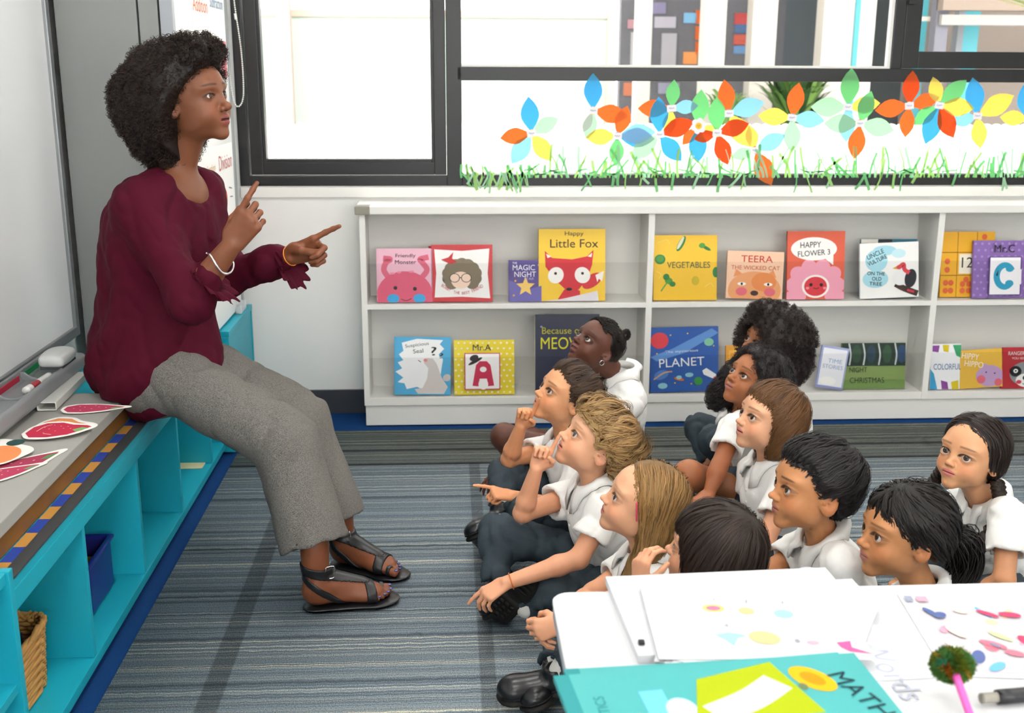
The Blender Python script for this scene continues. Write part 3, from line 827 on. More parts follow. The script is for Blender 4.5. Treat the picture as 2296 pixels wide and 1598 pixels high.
# ------------------------------------------------------------------ the room
WX0, WX1, WY0, WY1, WZ = -1.28, 3.30, -1.60, 4.64, 2.75
M['wall'] = mat('white_paint', srgb('#e6e6e3'), .6, .3, noise=(3, .02), bump=(90, .05, .002))
M['ceil'] = mat('ceiling_white', srgb('#eeeeec'), .8, .2)
M['frame'] = mat('black_aluminium', srgb('#101114'), .38, .5, bump=(300, .03, .001))
M['white'] = mat('white_laminate', srgb('#e4e3de'), .4, .4, noise=(6, .02))
M['teal'] = mat('teal_paint', srgb('#1ba3b8'), .42, .4, noise=(5, .06), bump=(60, .05, .001))
M['grey'] = mat('grey_laminate', srgb('#a3a29c'), .42, .4, noise=(8, .03))
M['dgrey'] = mat('dark_edge', srgb('#3a3c3e'), .5, .4, noise=(40, .1))
M['skirt'] = mat('dark_skirting', srgb('#3c3e44'), .5, .3)
M['glass'] = mat('window_glass', (.02, .02, .02), .0, .5, alpha=.05)
M['acrylic'] = mat('clear_acrylic', (.02, .02, .02), .05, .5, alpha=.05)

def carpet():
    m = mat('striped_carpet', (.2, .25, .3), .95, .08); nt = m.node_tree; b = nt.nodes['Principled BSDF']; L = nt.links.new; N = nt.nodes.new
    tx = N('ShaderNodeTexCoord'); sp = N('ShaderNodeSeparateXYZ'); L(tx.outputs['Object'], sp.inputs[0])
    wv = N('ShaderNodeTexNoise'); wv.inputs['Scale'].default_value = 30; wv.inputs['Detail'].default_value = 2; L(tx.outputs['Object'], wv.inputs['Vector'])
    ad = N('ShaderNodeMath'); ad.operation = 'MULTIPLY_ADD'; ad.inputs[1].default_value = .012; L(wv.outputs['Fac'], ad.inputs[0]); L(sp.outputs['Y'], ad.inputs[2])
    def stripes(scale, stops, detail=0):
        n = N('ShaderNodeTexNoise'); n.noise_dimensions = '1D'; n.inputs['Scale'].default_value = scale; n.inputs['Detail'].default_value = detail; n.inputs['Roughness'].default_value = .6
        L(ad.outputs[0], n.inputs['W']); r = N('ShaderNodeValToRGB'); r.color_ramp.interpolation = 'CONSTANT'
        e = r.color_ramp.elements
        for i, (p, c) in enumerate(stops):
            k = e[i] if i < 2 else e.new(p); k.position = p; k.color = (*srgb(c), 1)
        L(n.outputs['Fac'], r.inputs[0]); return r.outputs[0]
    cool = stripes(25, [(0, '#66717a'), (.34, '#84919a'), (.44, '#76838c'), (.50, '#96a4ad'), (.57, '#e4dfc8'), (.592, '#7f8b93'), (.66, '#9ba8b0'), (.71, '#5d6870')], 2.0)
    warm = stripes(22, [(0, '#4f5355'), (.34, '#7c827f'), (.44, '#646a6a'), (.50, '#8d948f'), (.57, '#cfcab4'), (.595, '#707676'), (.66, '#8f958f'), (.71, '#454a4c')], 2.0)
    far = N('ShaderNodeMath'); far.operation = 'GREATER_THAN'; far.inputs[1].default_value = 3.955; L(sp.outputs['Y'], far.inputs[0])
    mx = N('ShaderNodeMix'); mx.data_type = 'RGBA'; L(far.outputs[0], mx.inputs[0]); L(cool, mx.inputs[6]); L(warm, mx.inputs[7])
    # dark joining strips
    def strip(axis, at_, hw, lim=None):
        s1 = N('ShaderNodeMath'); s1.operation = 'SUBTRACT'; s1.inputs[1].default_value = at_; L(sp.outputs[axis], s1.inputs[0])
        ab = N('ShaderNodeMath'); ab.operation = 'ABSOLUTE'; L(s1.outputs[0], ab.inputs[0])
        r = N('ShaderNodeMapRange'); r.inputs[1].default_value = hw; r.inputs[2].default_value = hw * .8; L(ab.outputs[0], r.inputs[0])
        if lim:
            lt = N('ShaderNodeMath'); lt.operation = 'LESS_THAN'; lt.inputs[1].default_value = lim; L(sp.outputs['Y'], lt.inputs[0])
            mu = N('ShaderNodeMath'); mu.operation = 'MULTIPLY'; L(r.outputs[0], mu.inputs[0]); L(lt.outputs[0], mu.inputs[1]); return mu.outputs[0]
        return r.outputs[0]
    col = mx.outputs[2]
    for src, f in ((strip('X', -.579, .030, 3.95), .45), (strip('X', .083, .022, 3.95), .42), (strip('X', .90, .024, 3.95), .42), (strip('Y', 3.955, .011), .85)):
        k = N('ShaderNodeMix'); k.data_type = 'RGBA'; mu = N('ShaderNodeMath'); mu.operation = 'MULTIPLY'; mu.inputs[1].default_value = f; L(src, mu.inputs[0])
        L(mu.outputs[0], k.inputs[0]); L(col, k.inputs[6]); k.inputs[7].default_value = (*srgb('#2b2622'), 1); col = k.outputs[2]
    yn = N('ShaderNodeTexNoise'); yn.inputs['Scale'].default_value = 330; yn.inputs['Detail'].default_value = 3; L(tx.outputs['Object'], yn.inputs['Vector'])
    mr = N('ShaderNodeMapRange'); mr.inputs[1].default_value = .3; mr.inputs[2].default_value = .7; mr.inputs[3].default_value = .42; mr.inputs[4].default_value = 1.5; L(yn.outputs['Fac'], mr.inputs[0])
    ml = N('ShaderNodeMix'); ml.data_type = 'RGBA'; ml.blend_type = 'MULTIPLY'; ml.inputs[0].default_value = 1; L(col, ml.inputs[6]); L(mr.outputs[0], ml.inputs[7]); L(ml.outputs[2], b.inputs['Base Color'])
    bp = N('ShaderNodeBump'); bp.inputs['Strength'].default_value = .5; bp.inputs['Distance'].default_value = .004; L(yn.outputs['Fac'], bp.inputs['Height']); L(bp.outputs[0], b.inputs['Normal'])
    return m
def S_box(name, lo, hi, m, parent=None, bev=.002):
    o = box(name, V3(*lo), V3(*hi), m, parent, bev)
    if parent is None: o['kind'] = 'structure'
    return o
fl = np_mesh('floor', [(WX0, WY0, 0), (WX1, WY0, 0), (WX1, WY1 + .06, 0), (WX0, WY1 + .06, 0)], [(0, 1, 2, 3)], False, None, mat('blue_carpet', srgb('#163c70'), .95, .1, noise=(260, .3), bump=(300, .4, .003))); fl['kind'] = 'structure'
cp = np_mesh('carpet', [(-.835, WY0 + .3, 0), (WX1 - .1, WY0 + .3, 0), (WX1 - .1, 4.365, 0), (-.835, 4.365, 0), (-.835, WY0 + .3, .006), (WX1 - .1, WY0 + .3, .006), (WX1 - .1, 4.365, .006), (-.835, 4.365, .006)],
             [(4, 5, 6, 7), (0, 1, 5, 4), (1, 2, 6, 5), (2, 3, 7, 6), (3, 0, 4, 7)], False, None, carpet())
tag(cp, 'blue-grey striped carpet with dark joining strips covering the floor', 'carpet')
S_box('ceiling', (WX0 - .1, WY0 - .1, WZ), (WX1 + .1, WY1 + .1, WZ + .1), M['ceil'])
S_box('wall_left', (WX0 - .12, WY0 - .1, 0), (WX0, WY1 + .1, WZ), M['wall'])
S_box('wall_right', (WX1, WY0 - .1, 0), (WX1 + .12, WY1 + .1, WZ), M['wall'])
# rear wall behind the camera, with a wide unseen opening added for soft frontal fill
S_box('wall_rear', (WX0, WY0 - .12, 0), (WX1, WY0, .95), M['wall'])
S_box('wall_rear_upper', (WX0, WY0 - .12, 2.35), (WX1, WY0, WZ), M['wall'])
S_box('wall_rear_pier', (WX0, WY0 - .12, .95), (-1.0, WY0, 2.35), M['wall'])
S_box('wall_rear_pier.001', (2.9, WY0 - .12, .95), (WX1, WY0, 2.35), M['wall'])
# back wall round the window
wl, wr_, wb, wt = -.862, 3.10, .985, 2.40
S_box('wall_back', (WX0, WY1, 0), (WX1, WY1 + .14, wb), M['wall'])
S_box('wall_back_upper', (WX0, WY1, wt), (WX1, WY1 + .14, WZ), M['wall'])
S_box('wall_back_pier', (WX0, WY1, wb), (wl, WY1 + .14, wt), M['wall'])
S_box('wall_back_pier.001', (wr_, WY1, wb), (WX1, WY1 + .14, wt), M['wall'])
S_box('trim_1', (wl + .0, WY1 - .012, .938), (WX1, WY1 + .02, .980), M['white'])      # sill board under the window
S_box('baseboard_back', (WX0, WY1 - .014, 0), (WX1, WY1, .105), M['skirt'])
S_box('baseboard_right', (WX1 - .014, WY0, 0), (WX1, WY1 - .014, .105), M['skirt'])

# window 1: casement; window 2: fixed lights with the right-hand casement
def frame_rect(parent, x0, x1, z0, z1, t, y0, y1, names=('frame',)):
    for lo, hi in (((x0, y0, z0), (x0 + t, y1, z1)), ((x1 - t, y0, z0), (x1, y1, z1)), ((x0 + t, y0, z0), (x1 - t, y1, z0 + t)), ((x0 + t, y0, z1 - t), (x1 - t, y1, z1))):
        box(names[0], V3(*lo), V3(*hi), M['frame'], parent, .003)
y0, y1 = WY1 - .006, WY1 + .07
w1 = empty('window_1', (-.4, WY1, wb)); w1['kind'] = 'structure'
frame_rect(w1, wl, .030, wb, wt, .040, y0, y1)
frame_rect(w1, wl + .045, -.012, wb + .045, wt - .045, .050, y0 + .012, y1, ('sash',))
frame_rect(w1, wl + .090, -.055, wb + .090, wt - .09, .018, y0 + .022, y1, ('glazing_bead',))
box('pane', V3(wl + .1, y0 + .034, wb + .1), V3(-.065, y0 + .038, wt - .1), M['glass'], w1, 0)
w2 = empty('window_2', (1.5, WY1, wb)); w2['kind'] = 'structure'
frame_rect(w2, .008, wr_, wb, wt, .045, y0, y1)
box('transom', V3(.035, y0, 1.412), V3(wr_ - .04, y1, 1.466), M['frame'], w2, .003)
box('mullion', V3(1.835, y0, 1.466), V3(1.880, y1, wt - .04), M['frame'], w2, .003)
frame_rect(w2, 1.885, wr_ - .05, 1.468, wt - .045, .068, y0 + .010, y1, ('sash',))
box('glazing_bead', V3(.04, y0 + .008, 1.466), V3(1.835, y0 + .03, 1.476), M['white'], w2, .001)
box('glazing_bead', V3(1.820, y0 + .008, 1.476), V3(1.835, y0 + .03, wt - .05), M['white'], w2, .001)
box('pane', V3(.045, y0 + .034, 1.025), V3(wr_ - .045, y0 + .038, 1.416), M['glass'], w2, 0)
box('pane', V3(.045, y0 + .034, 1.462), V3(1.838, y0 + .038, wt - .045), M['glass'], w2, 0)
box('pane', V3(1.945, y0 + .034, 1.53), V3(wr_ - .11, y0 + .038, wt - .11), M['glass'], w2, 0)
box('stay', V3(1.885, 4.620, 1.738), V3(1.921, 4.630, 1.721), M['frame'], w2, .001)

# glowing panels added out of view on the ceiling to fill the room with light
M['fill_light'] = mat('fill_diffuser', (1, 1, 1), .6, .2, emit=(1, .97, .92), es=FILL_E)
for i, (x, y) in enumerate([(-.1, .1), (1.8, .1), (-.1, 1.6), (1.8, 1.6), (-.1, 3.1), (1.8, 3.1)]):
    t = empty('ceiling_fill_panel', (x, y, WZ), 'square added fill light panel overhead, %s of the room, %s' % (('left half', 'right half')[i % 2], ('row behind the camera', 'middle row', 'row nearest the window')[i // 2]), 'ceiling light', 'added fill lights overhead')
    box('frame', V3(x - .31, y - .31, WZ - .02), V3(x + .31, y + .31, WZ - .001), M['white'], t)
    box('diffuser', V3(x - .29, y - .29, WZ - .026), V3(x + .29, y + .29, WZ - .019), M['fill_light'], t, .001)

# ------------------------------------------------------------------ flat print: shapes and lettering on covers, posters and papers
_tc = {}
def text_arrays(s, bold=.003):
    key = (s, bold)
    if key not in _tc:
        cu = bpy.data.curves.new('lettering', 'FONT'); cu.body = s; cu.size = 1; cu.align_x = 'CENTER'; cu.align_y = 'CENTER'; cu.offset = 0; cu.resolution_u = 4; cu.fill_mode = 'FRONT'
        ob = bpy.data.objects.new('lettering', cu); COL.objects.link(ob)
        dg = bpy.context.evaluated_depsgraph_get(); me = bpy.data.meshes.new_from_object(ob.evaluated_get(dg))
        v = np.zeros(len(me.vertices) * 3); me.vertices.foreach_get('co', v); v = v.reshape(-1, 3)[:, :2]
        me.calc_loop_triangles(); t = np.zeros(len(me.loop_triangles) * 3, np.int32); me.loop_triangles.foreach_get('vertices', t)
        bpy.data.objects.remove(ob); bpy.data.curves.remove(cu); bpy.data.meshes.remove(me)
        lo, hi = v.min(0), v.max(0); v = (v - (lo + hi) / 2) / max(hi[1] - lo[1], 1e-6)
        _tc[key] = (v, t.reshape(-1, 3))
    return _tc[key]
def E_(cx, cy, rx, ry, c, rot=0, a0=0, a1=360): return ('e', cx, cy, rx, ry, c, rot, a0, a1)
def P_(pts, c): return ('p', pts, c)
def T_(s, cx, cy, h, c, rot=0, w=None, bold=.003): return ('t', s, cx, cy, h, c, rot, w, bold)
def R_(x0, y0, x1, y1, c): return ('p', [(x0, y0), (x1, y0), (x1, y1), (x0, y1)], c)
def S_(pts, w, c): return ('s', pts, w, c)          # brush stroke
def paper_mat():
    if 'paper' not in MS: MS['paper'] = mat('printed_paper', rough=.42, spec=.35, vcol=True)
    return MS['paper']
def matte_mat():
    if 'matte' not in MS: MS['matte'] = mat('ink_on_paper', rough=.8, spec=.2, vcol=True)
    return MS['matte']
def tri_poly(pts):
    """ear clipping"""
    pts = [np.array(p, float) for p in pts]; idx = list(range(len(pts))); out = []
    ar = sum(pts[i][0] * pts[i - 1][1] - pts[i - 1][0] * pts[i][1] for i in range(len(pts)))
    if ar > 0: idx.reverse()
    cr = lambda a, b, c: (b[0] - a[0]) * (c[1] - a[1]) - (b[1] - a[1]) * (c[0] - a[0])
    g = 0
    while len(idx) > 3 and g < 500:
        g += 1
        for k in range(len(idx)):
            i, j, l = idx[k - 1], idx[k], idx[(k + 1) % len(idx)]
            if cr(pts[i], pts[j], pts[l]) <= 1e-12: continue
            if any(cr(pts[i], pts[j], pts[m]) >= 0 and cr(pts[j], pts[l], pts[m]) >= 0 and cr(pts[l], pts[i], pts[m]) >= 0 for m in idx if m not in (i, j, l)): continue
            out.append((i, j, l)); idx.pop(k); break
        else: break
    if len(idx) == 3: out.append(tuple(idx))
    return out
def print_mesh(name, art, w, h, parent, M4, m=None, lift=.0006, step=.00012):
    """art in unit cover coordinates -> one flat print mesh, local frame x right, y up, z out of the cover"""
    V, Fc, Cc, n = [], [], [], 0
    for k, a in enumerate(art):
        if a[0] == 'e':
            _, cx, cy, rx, ry, c, rot, a0, a1 = a; N = 28; th = np.radians(np.linspace(a0, a1, N)); r = np.radians(rot)
            x, y = rx * np.cos(th) * w, ry * np.sin(th) * h; p = np.stack([cx * w + x * np.cos(r) - y * np.sin(r), cy * h + x * np.sin(r) + y * np.cos(r)], 1)
            p = np.vstack([p, [[cx * w, cy * h]]]); t = np.array([(i, i + 1, N) for i in range(N - 1)])
        elif a[0] == 'p':
            _, pts, c = a; p = np.array(pts, float) * (w, h); t = np.array(tri_poly(p))
        elif a[0] == 's':
            _, pts, wd, c = a; q = spline([(x * w, y * h, 0) for x, y in pts], max(2, 5 * len(pts)))[:, :2]; d = np.gradient(q, axis=0); d /= np.linalg.norm(d, axis=1, keepdims=True) + 1e-9
            nn = np.stack([-d[:, 1], d[:, 0]], 1) * wd * w * .5; p = np.vstack([q + nn, q - nn]); L = len(q); t = np.array([(i, i + L, i + 1) for i in range(L - 1)] + [(i + 1, i + L, i + L + 1) for i in range(L - 1)])
        else:
            _, s, cx, cy, hh, c, rot, wf, bold = a; v, t = text_arrays(s, bold); p = v * hh * h
            if wf: p = p * (wf * w / max(np.ptp(p[:, 0]), 1e-6), 1)
            r = np.radians(rot); p = np.stack([p[:, 0] * np.cos(r) - p[:, 1] * np.sin(r) + cx * w, p[:, 0] * np.sin(r) + p[:, 1] * np.cos(r) + cy * h], 1)
        if len(t) == 0: continue
        z = np.full((len(p), 1), lift + step * k); p3 = np.hstack([p, z])
        a_, b_, c_ = p3[t[:, 0]], p3[t[:, 1]], p3[t[:, 2]]; flip = np.cross(b_ - a_, c_ - a_)[:, 2] < 0; t = t.copy(); t[flip] = t[flip][:, ::-1]
        if a[0] != 't': np.clip(p3[:, 0], 0, w, out=p3[:, 0]); np.clip(p3[:, 1], 0, h, out=p3[:, 1])
        V.append(p3); Fc.append(t + n); Cc.append(np.tile(srgb(c), (len(p3), 1))); n += len(p3)
    if not V: return None
    me_o = np_mesh(name, np.vstack(V), np.vstack(Fc), False, np.vstack(Cc), m or paper_mat(), None)
    me_o.parent = parent; me_o.matrix_local = M4
    return me_o

# ------------------------------------------------------------------ low white bookcase under the window
BX0, BX1, BY0, BY1 = -.363, 3.24, 4.424, 4.632
bk = empty('bookcase', (1.4, 4.53, 0), 'long low white bookcase under the window with two rows of picture books', 'bookcase')
box('plinth', V3(BX0 + .004, BY0 + .008, .006), V3(BX1, BY0 + .03, .094), M['white'], bk)
box('back_panel', V3(BX0 + .02, BY1 - .012, .094), V3(BX1, BY1, .894), M['white'], bk)
for z0, z1 in ((.094, .126), (.504, .525)): box('shelf_board', V3(BX0 + .022, BY0, z0), V3(BX1, BY1 - .012, z1), M['white'], bk)
box('top_board', V3(BX0 - .012, BY0 - .012, .894), V3(BX1, BY1, .926), M['white'], bk, .004)
box('corner_cap', V3(BX0 - .016, BY0 - .016, .892), V3(BX0 + .045, BY0 + .05, .9275), flat('#8d897d', .4), bk, .006)
box('side_panel', V3(BX0, BY0, .094), V3(BX0 + .024, BY1 - .012, .894), M['white'], bk)
for x in (.806, 2.012): box('divider', V3(x, BY0 - .001, .094), V3(x + .026, BY1 - .012, .894), M['white'], bk)
for x0, x1 in ((BX0 + .026, .804), (.834, 2.010), (2.040, BX1 - .01)):
    for z0, z1 in ((.127, .297), (.526, .692)): box('acrylic_guard', V3(x0, BY0 + .010, z0), V3(x1, BY0 + .0125, z1), M['acrylic'], bk, 0)

# ------------------------------------------------------------------ picture books
def book(label, bl, tr, z0, cover, art, roll=0, lean=9, thick=.012, y=4.447, spine=None):
    w = tr[0] - bl[0]; h = (tr[2] - bl[2]) / math.cos(math.radians(lean)) * .985
    z0 = z0 + thick * math.sin(math.radians(lean)) + w / 2 * math.sin(math.radians(abs(roll))) + .0006
    o = empty('picture_book', (bl[0] + w / 2, y, z0), label, 'book', 'picture books on the bookcase')
    o.rotation_euler = (math.radians(-lean), math.radians(roll), 0)
    c = flat(cover, .42)
    pg = flat('#e8e2d2', .8)
    for nm, lo, hi, m in (('front_cover', (-w / 2, 0, 0), (w / 2, .0022, h), c), ('pages', (-w / 2 + .002, .0022, .002), (w / 2 - .003, thick - .0022, h - .003), pg), ('back_cover', (-w / 2, thick - .0022, 0), (w / 2, thick, h), c), ('spine', (-w / 2 - .0008, 0, 0), (-w / 2 + .0018, thick, h), flat(spine, .3) if spine else c)):
        b = box(nm, V3(*lo), V3(*hi), m, None, .0006); b.parent = o
    if art: print_mesh('cover_print', art, w, h, o, Matrix.Translation((-w / 2, 0, 0)) @ Matrix.Rotation(math.pi / 2, 4, 'X'))
    return o
K = '#1f1b1c'
Z1, Z2 = .527, .128
def dots(c, nx, ny, r, jig=0): return [E_((i + .5 + (.25 if j % 2 else -.25)) / nx, (j + .5) / ny, r, r, c) for i in range(nx) for j in range(ny)]
book('pink picture book with a smiling red monster with blue cheeks', (-0.301, 4.460, 0.541), (-0.073, 4.480, 0.761), Z1, '#e9b3c6',
     [S_([(.22, .45), (.13, .60), (.17, .74), (.25, .80), (.12, .82)], .10, '#d9637c'), S_([(.80, .45), (.90, .60), (.82, .74), (.78, .80), (.93, .84)], .10, '#d9637c'), E_(.5, .15, .5, .43, '#dd5a78'), E_(.5, .0, .5, .30, '#dd5a78'),
      E_(.28, .54, .05, .02, '#e88a9c'), E_(.4, .56, .04, .02, '#e88a9c'), E_(.62, .57, .05, .02, '#e88a9c'), E_(.33, .27, .035, .035, K), E_(.68, .25, .035, .035, K), E_(.29, .07, .11, .085, '#3aa6dd'), E_(.76, .07, .11, .085, '#3aa6dd'), S_([(.43, .06), (.52, .03), (.62, .07)], .012, K),
      T_('Friendly', .52, .86, .085, K, 0, .36), T_('Monster', .52, .75, .075, K, 0, .38)])
book('red book peeking out above the curly-haired boy cover', (-0.089, 4.500, 0.551), (0.097, 4.530, 0.774), Z1, '#c8452f', [R_(.0, .93, .35, 1, '#b02a24'), R_(.40, .93, .95, 1, '#e59a70'), P_([(.62, .93), (.70, 1), (.78, .93)], '#f3e9d9')], y=4.50, lean=7)
book('red and white book with a curly-haired boy in glasses', (-0.078, 4.455, 0.533), (0.173, 4.475, 0.768), Z1, '#c5212b',
     [P_([(.05, .08), (.08, .5), (.05, .92), (.5, .89), (.95, .93), (.92, .5), (.96, .06), (.5, .09)], '#f2f0ee')] + [E_(.5 + .22 * math.cos(a), .46 + .20 * math.sin(a), .11, .11, '#7c6f58') for a in np.linspace(-.7, 3.85, 11)] + [E_(.5, .47, .22, .2, '#7c6f58'), E_(.48, .38, .16, .15, '#f2d3bd'),
      E_(.38, .42, .085, .08, '#2a2522'), E_(.38, .42, .073, .069, '#f2d3bd'), E_(.57, .42, .085, .08, '#2a2522'), E_(.57, .42, .073, .069, '#f2d3bd'), S_([(.455, .425), (.495, .425)], .012, '#2a2522'),
      P_([(.16, .74), (.28, .78), (.36, .87), (.34, .76), (.42, .70), (.32, .66), (.24, .70)], '#c0272d'), T_('BOBBY', .24, .25, .055, '#c0272d', -32, .17), T_('THE', .41, .165, .05, '#c0272d', -8, .10), T_('BEST', .56, .16, .05, '#c0272d', 8, .13), T_('FRIEND', .75, .235, .055, '#c0272d', 28, .20)])
book('small purple night-sky book with a yellow star', (0.240, 4.460, 0.536), (0.375, 4.480, 0.707), Z1, '#4b3a86',
     [P_([(0, 0), (1, 0), (1, .38), (.6, .30), (.3, .42), (0, .52)], '#6a63ad'), P_([(.2 + .62 * .5 + .30 * (1 if k % 2 == 0 else .45) * math.sin(k * math.pi / 5), .36 + .24 * (1 if k % 2 == 0 else .45) * math.cos(k * math.pi / 5)) for k in range(10)], '#f1c768'), T_('THE', .18, .93, .05, '#efeaf6', 0, .14), T_('MAGIC', .46, .82, .13, '#efeaf6', 0, .68), T_('NIGHT', .50, .66, .13, '#efeaf6', 0, .66), T_('STAR', .62, .55, .06, '#b9a8d8', 0, .3),
      E_(.2, .5, .03, .025, '#e8b84a'), E_(.15, .15, .03, .025, '#e8b84a'), E_(.92, .88, .03, .025, '#e8b84a')], thick=.008)
book('large yellow book with a red fox face', (0.364, 4.452, 0.527), (0.640, 4.478, 0.824), Z1, '#f0c414',
     [E_(.80, .28, .17, .085, '#cf2230', 35), P_([(.85, .36), (.98, .42), (.95, .27), (.90, .31), (.88, .26)], '#f3efe8'), P_([(.09, .70), (.20, .60), (.5, .58), (.72, .62), (.82, .71), (.80, .50), (.72, .30), (.60, .16), (.40, .16), (.24, .30), (.10, .48)], '#cf2230'), P_([(.11, .66), (.13, .60), (.19, .62)], '#f3e5d4'), P_([(.80, .67), (.79, .61), (.73, .62)], '#f3e5d4'),
      E_(.255, .36, .115, .115, '#f4f1ec', -30), E_(.655, .36, .115, .115, '#f4f1ec', 30), E_(.25, .385, .022, .02, '#2a1d18'), E_(.655, .385, .022, .02, '#2a1d18'), P_([(.28, .02), (.38, .16), (.50, .2), (.62, .14), (.62, .08)], '#cf2230'), E_(.455, .165, .045, .022, '#2a1d18'), P_([(.05, .0), (.35, .03), (.88, .14), (.90, .0)], '#dcd8dc'), T_('Happy', .53, .93, .075, '#3a2414', 0, .28), T_('Little Fox', .53, .80, .115, '#3a2414', 0, .72)], thick=.014)
G1, G2 = '#2f7d3a', '#4c9a3c'
book('yellow book of green vegetables', (0.841, 4.455, 0.525), (1.107, 4.480, 0.795), Z1, '#f0c010',
     [E_(.43, .87, .045, .13, G1, -28), E_(.42, .88, .025, .11, '#d9dcb8', -28), E_(.83, .80, .075, .025, G1, -28), E_(.76, .84, .05, .04, G2), E_(.10, .63, .085, .075, G1), E_(.10, .64, .06, .05, G2), E_(.24, .30, .06, .05, G2), E_(.20, .36, .05, .05, G1), E_(.30, .25, .05, .04, G1), S_([(.22, .28), (.16, .20), (.12, .14)], .02, G2), E_(.66, .30, .06, .07, '#c9b21c'), E_(.98, .43, .05, .08, G1), S_([(.05, .88), (.2, .93), (.25, .86)], .01, '#f6dc68'), S_([(.04, .45), (.12, .40), (.08, .34)], .01, '#f6dc68'), S_([(.8, .2), (.9, .26), (.95, .2)], .01, '#f6dc68'),
      T_('VEGETABLES', .55, .545, .095, '#3c5a3c', 0, .68)], thick=.014)
book('peach book with an orange cat face', (1.145, 4.455, 0.530), (1.384, 4.480, 0.728), Z1, '#efc3a3',
     [P_([(.12, .45), (.16, .62), (.28, .52)], '#e9935a'), P_([(.88, .45), (.82, .62), (.72, .52)], '#e9935a'), E_(.5, .18, .47, .40, '#e9a06a'), E_(.66, .36, .22, .2, '#e58a4a'), E_(.27, .31, .075, .035, '#f7f2ea'), E_(.74, .31, .075, .035, '#f7f2ea'), E_(.27, .31, .02, .03, K), E_(.74, .31, .02, .03, K), E_(.27, .15, .10, .09, '#e06a78'), E_(.77, .15, .10, .09, '#e06a78'), E_(.50, .12, .07, .055, '#3a2420'), T_('TEERA', .52, .84, .14, '#c2332c', 0, .56), T_('THE WICKED CAT', .50, .655, .085, '#c75a35', 0, .86)], roll=2)
book('orange-red book with a pink flower in a white speech bubble', (1.403, 4.455, 0.529), (1.647, 4.485, 0.814), Z1, '#dd5a3a',
     [E_(.5 + .32 * math.cos(a), .21 + .22 * math.sin(a), .20, .13, '#ee9fb4', math.degrees(a)) for a in np.linspace(0, math.pi, 6)] + [E_(.14, .04, .2, .09, '#ee9fb4'), E_(.86, .04, .2, .09, '#ee9fb4'), E_(.46, .74, .40, .17, '#f5f2ee'), P_([(.62, .62), (.80, .50), (.80, .70)], '#f5f2ee'), E_(.5, .19, .24, .17, '#f7efe9'), E_(.5, .19, .20, .142, '#d63440'), E_(.42, .215, .03, .024, K), E_(.60, .215, .03, .024, K), S_([(.46, .17), (.51, .155), (.56, .17)], .012, K), E_(.36, .165, .03, .02, '#ef8a94'), E_(.66, .165, .03, .02, '#ef8a94'),
      T_('HAPPY', .40, .80, .085, K, 2, .36), T_('FLOWER 3', .46, .68, .08, K, 4, .56)], thick=.014)
book('teal book half hidden behind the vulture book', (1.732, 4.500, 0.523), (1.975, 4.530, 0.767), Z1, '#1f6f86', [R_(.0, .93, .3, 1, '#e8e4da'), R_(.3, .93, .55, 1, '#1c2a33')], y=4.50, lean=7)
book('white book with a red-necked vulture on a branch', (1.718, 4.455, 0.526), (1.968, 4.480, 0.758), Z1, '#f1f1ef',
     [E_(.28, .68, .19, .20, '#a9dcea'), E_(.42, .86, .2, .09, '#a9dcea'), E_(.26, .35, .22, .16, '#a9dcea'), E_(.66, .80, .12, .08, '#c5e8f0'), S_([(.60, .25), (.75, .16), (.98, .06)], .10, '#4a332c'), E_(.68, .36, .13, .14, '#eeeeee'), E_(.86, .34, .10, .17, '#2a2a33', -12), S_([(.66, .54), (.74, .60), (.76, .50), (.84, .44)], .07, '#d8454e'), E_(.665, .55, .045, .04, '#d8454e'), P_([(.62, .57), (.55, .53), (.63, .51)], '#e7b73c'), S_([(.80, .13), (.92, .09)], .04, '#c8324c'),
      T_('UNCLE', .26, .80, .085, K, 22, .30), T_('VULTURE', .29, .69, .075, K, 22, .34), T_('ON THE', .27, .45, .065, K, -4, .30), T_('OLD', .28, .355, .065, K, -4, .16), T_('TREE', .26, .265, .065, K, -4, .22)], roll=-2)
book('yellow counting book with orange apples and numbers', (2.071, 4.490, 0.526), (2.301, 4.520, 0.803), Z1, '#eeb01c',
     [R_(.30, .0, .31, 1, '#8a5a10'), R_(.66, .0, .67, 1, '#8a5a10'), R_(0, .33, 1, .34, '#8a5a10'), R_(0, .68, 1, .69, '#8a5a10'), R_(.34, .36, .75, .66, '#f3ead6'), T_('123', .56, .53, .16, '#2c2420', 0, .34)] + [E_(x, y, .05, .045, '#e0683c') for x, y in ((.80, .92), (.12, .55), (.12, .42), (.10, .22), (.2, .22), (.10, .10), (.2, .10), (.42, .2), (.54, .2), (.42, .1), (.54, .1), (.48, .27))], y=4.475, lean=8)
book('purple dotted book with a blue letter C', (2.199, 4.452, 0.524), (2.455, 4.480, 0.767), Z1, '#8a68b0',
     dots('#a88cc8', 9, 9, .022) + [R_(.25, .05, .80, .72, '#5b4088'), R_(.27, .065, .78, .705, '#f2f0f4'), E_(.52, .385, .19, .24, '#2a9fc4'), E_(.53, .385, .095, .14, '#f2f0f4'), P_([(.56, .27), (.80, .24), (.80, .50), (.56, .50)], '#f2f0f4'), E_(.60, .51, .07, .055, '#2a9fc4'), E_(.60, .26, .07, .055, '#2a9fc4'), P_([(.37, .40), (.41, .50), (.40, .38)], K), T_('Mr.C', .50, .86, .13, K, 0, .34)])
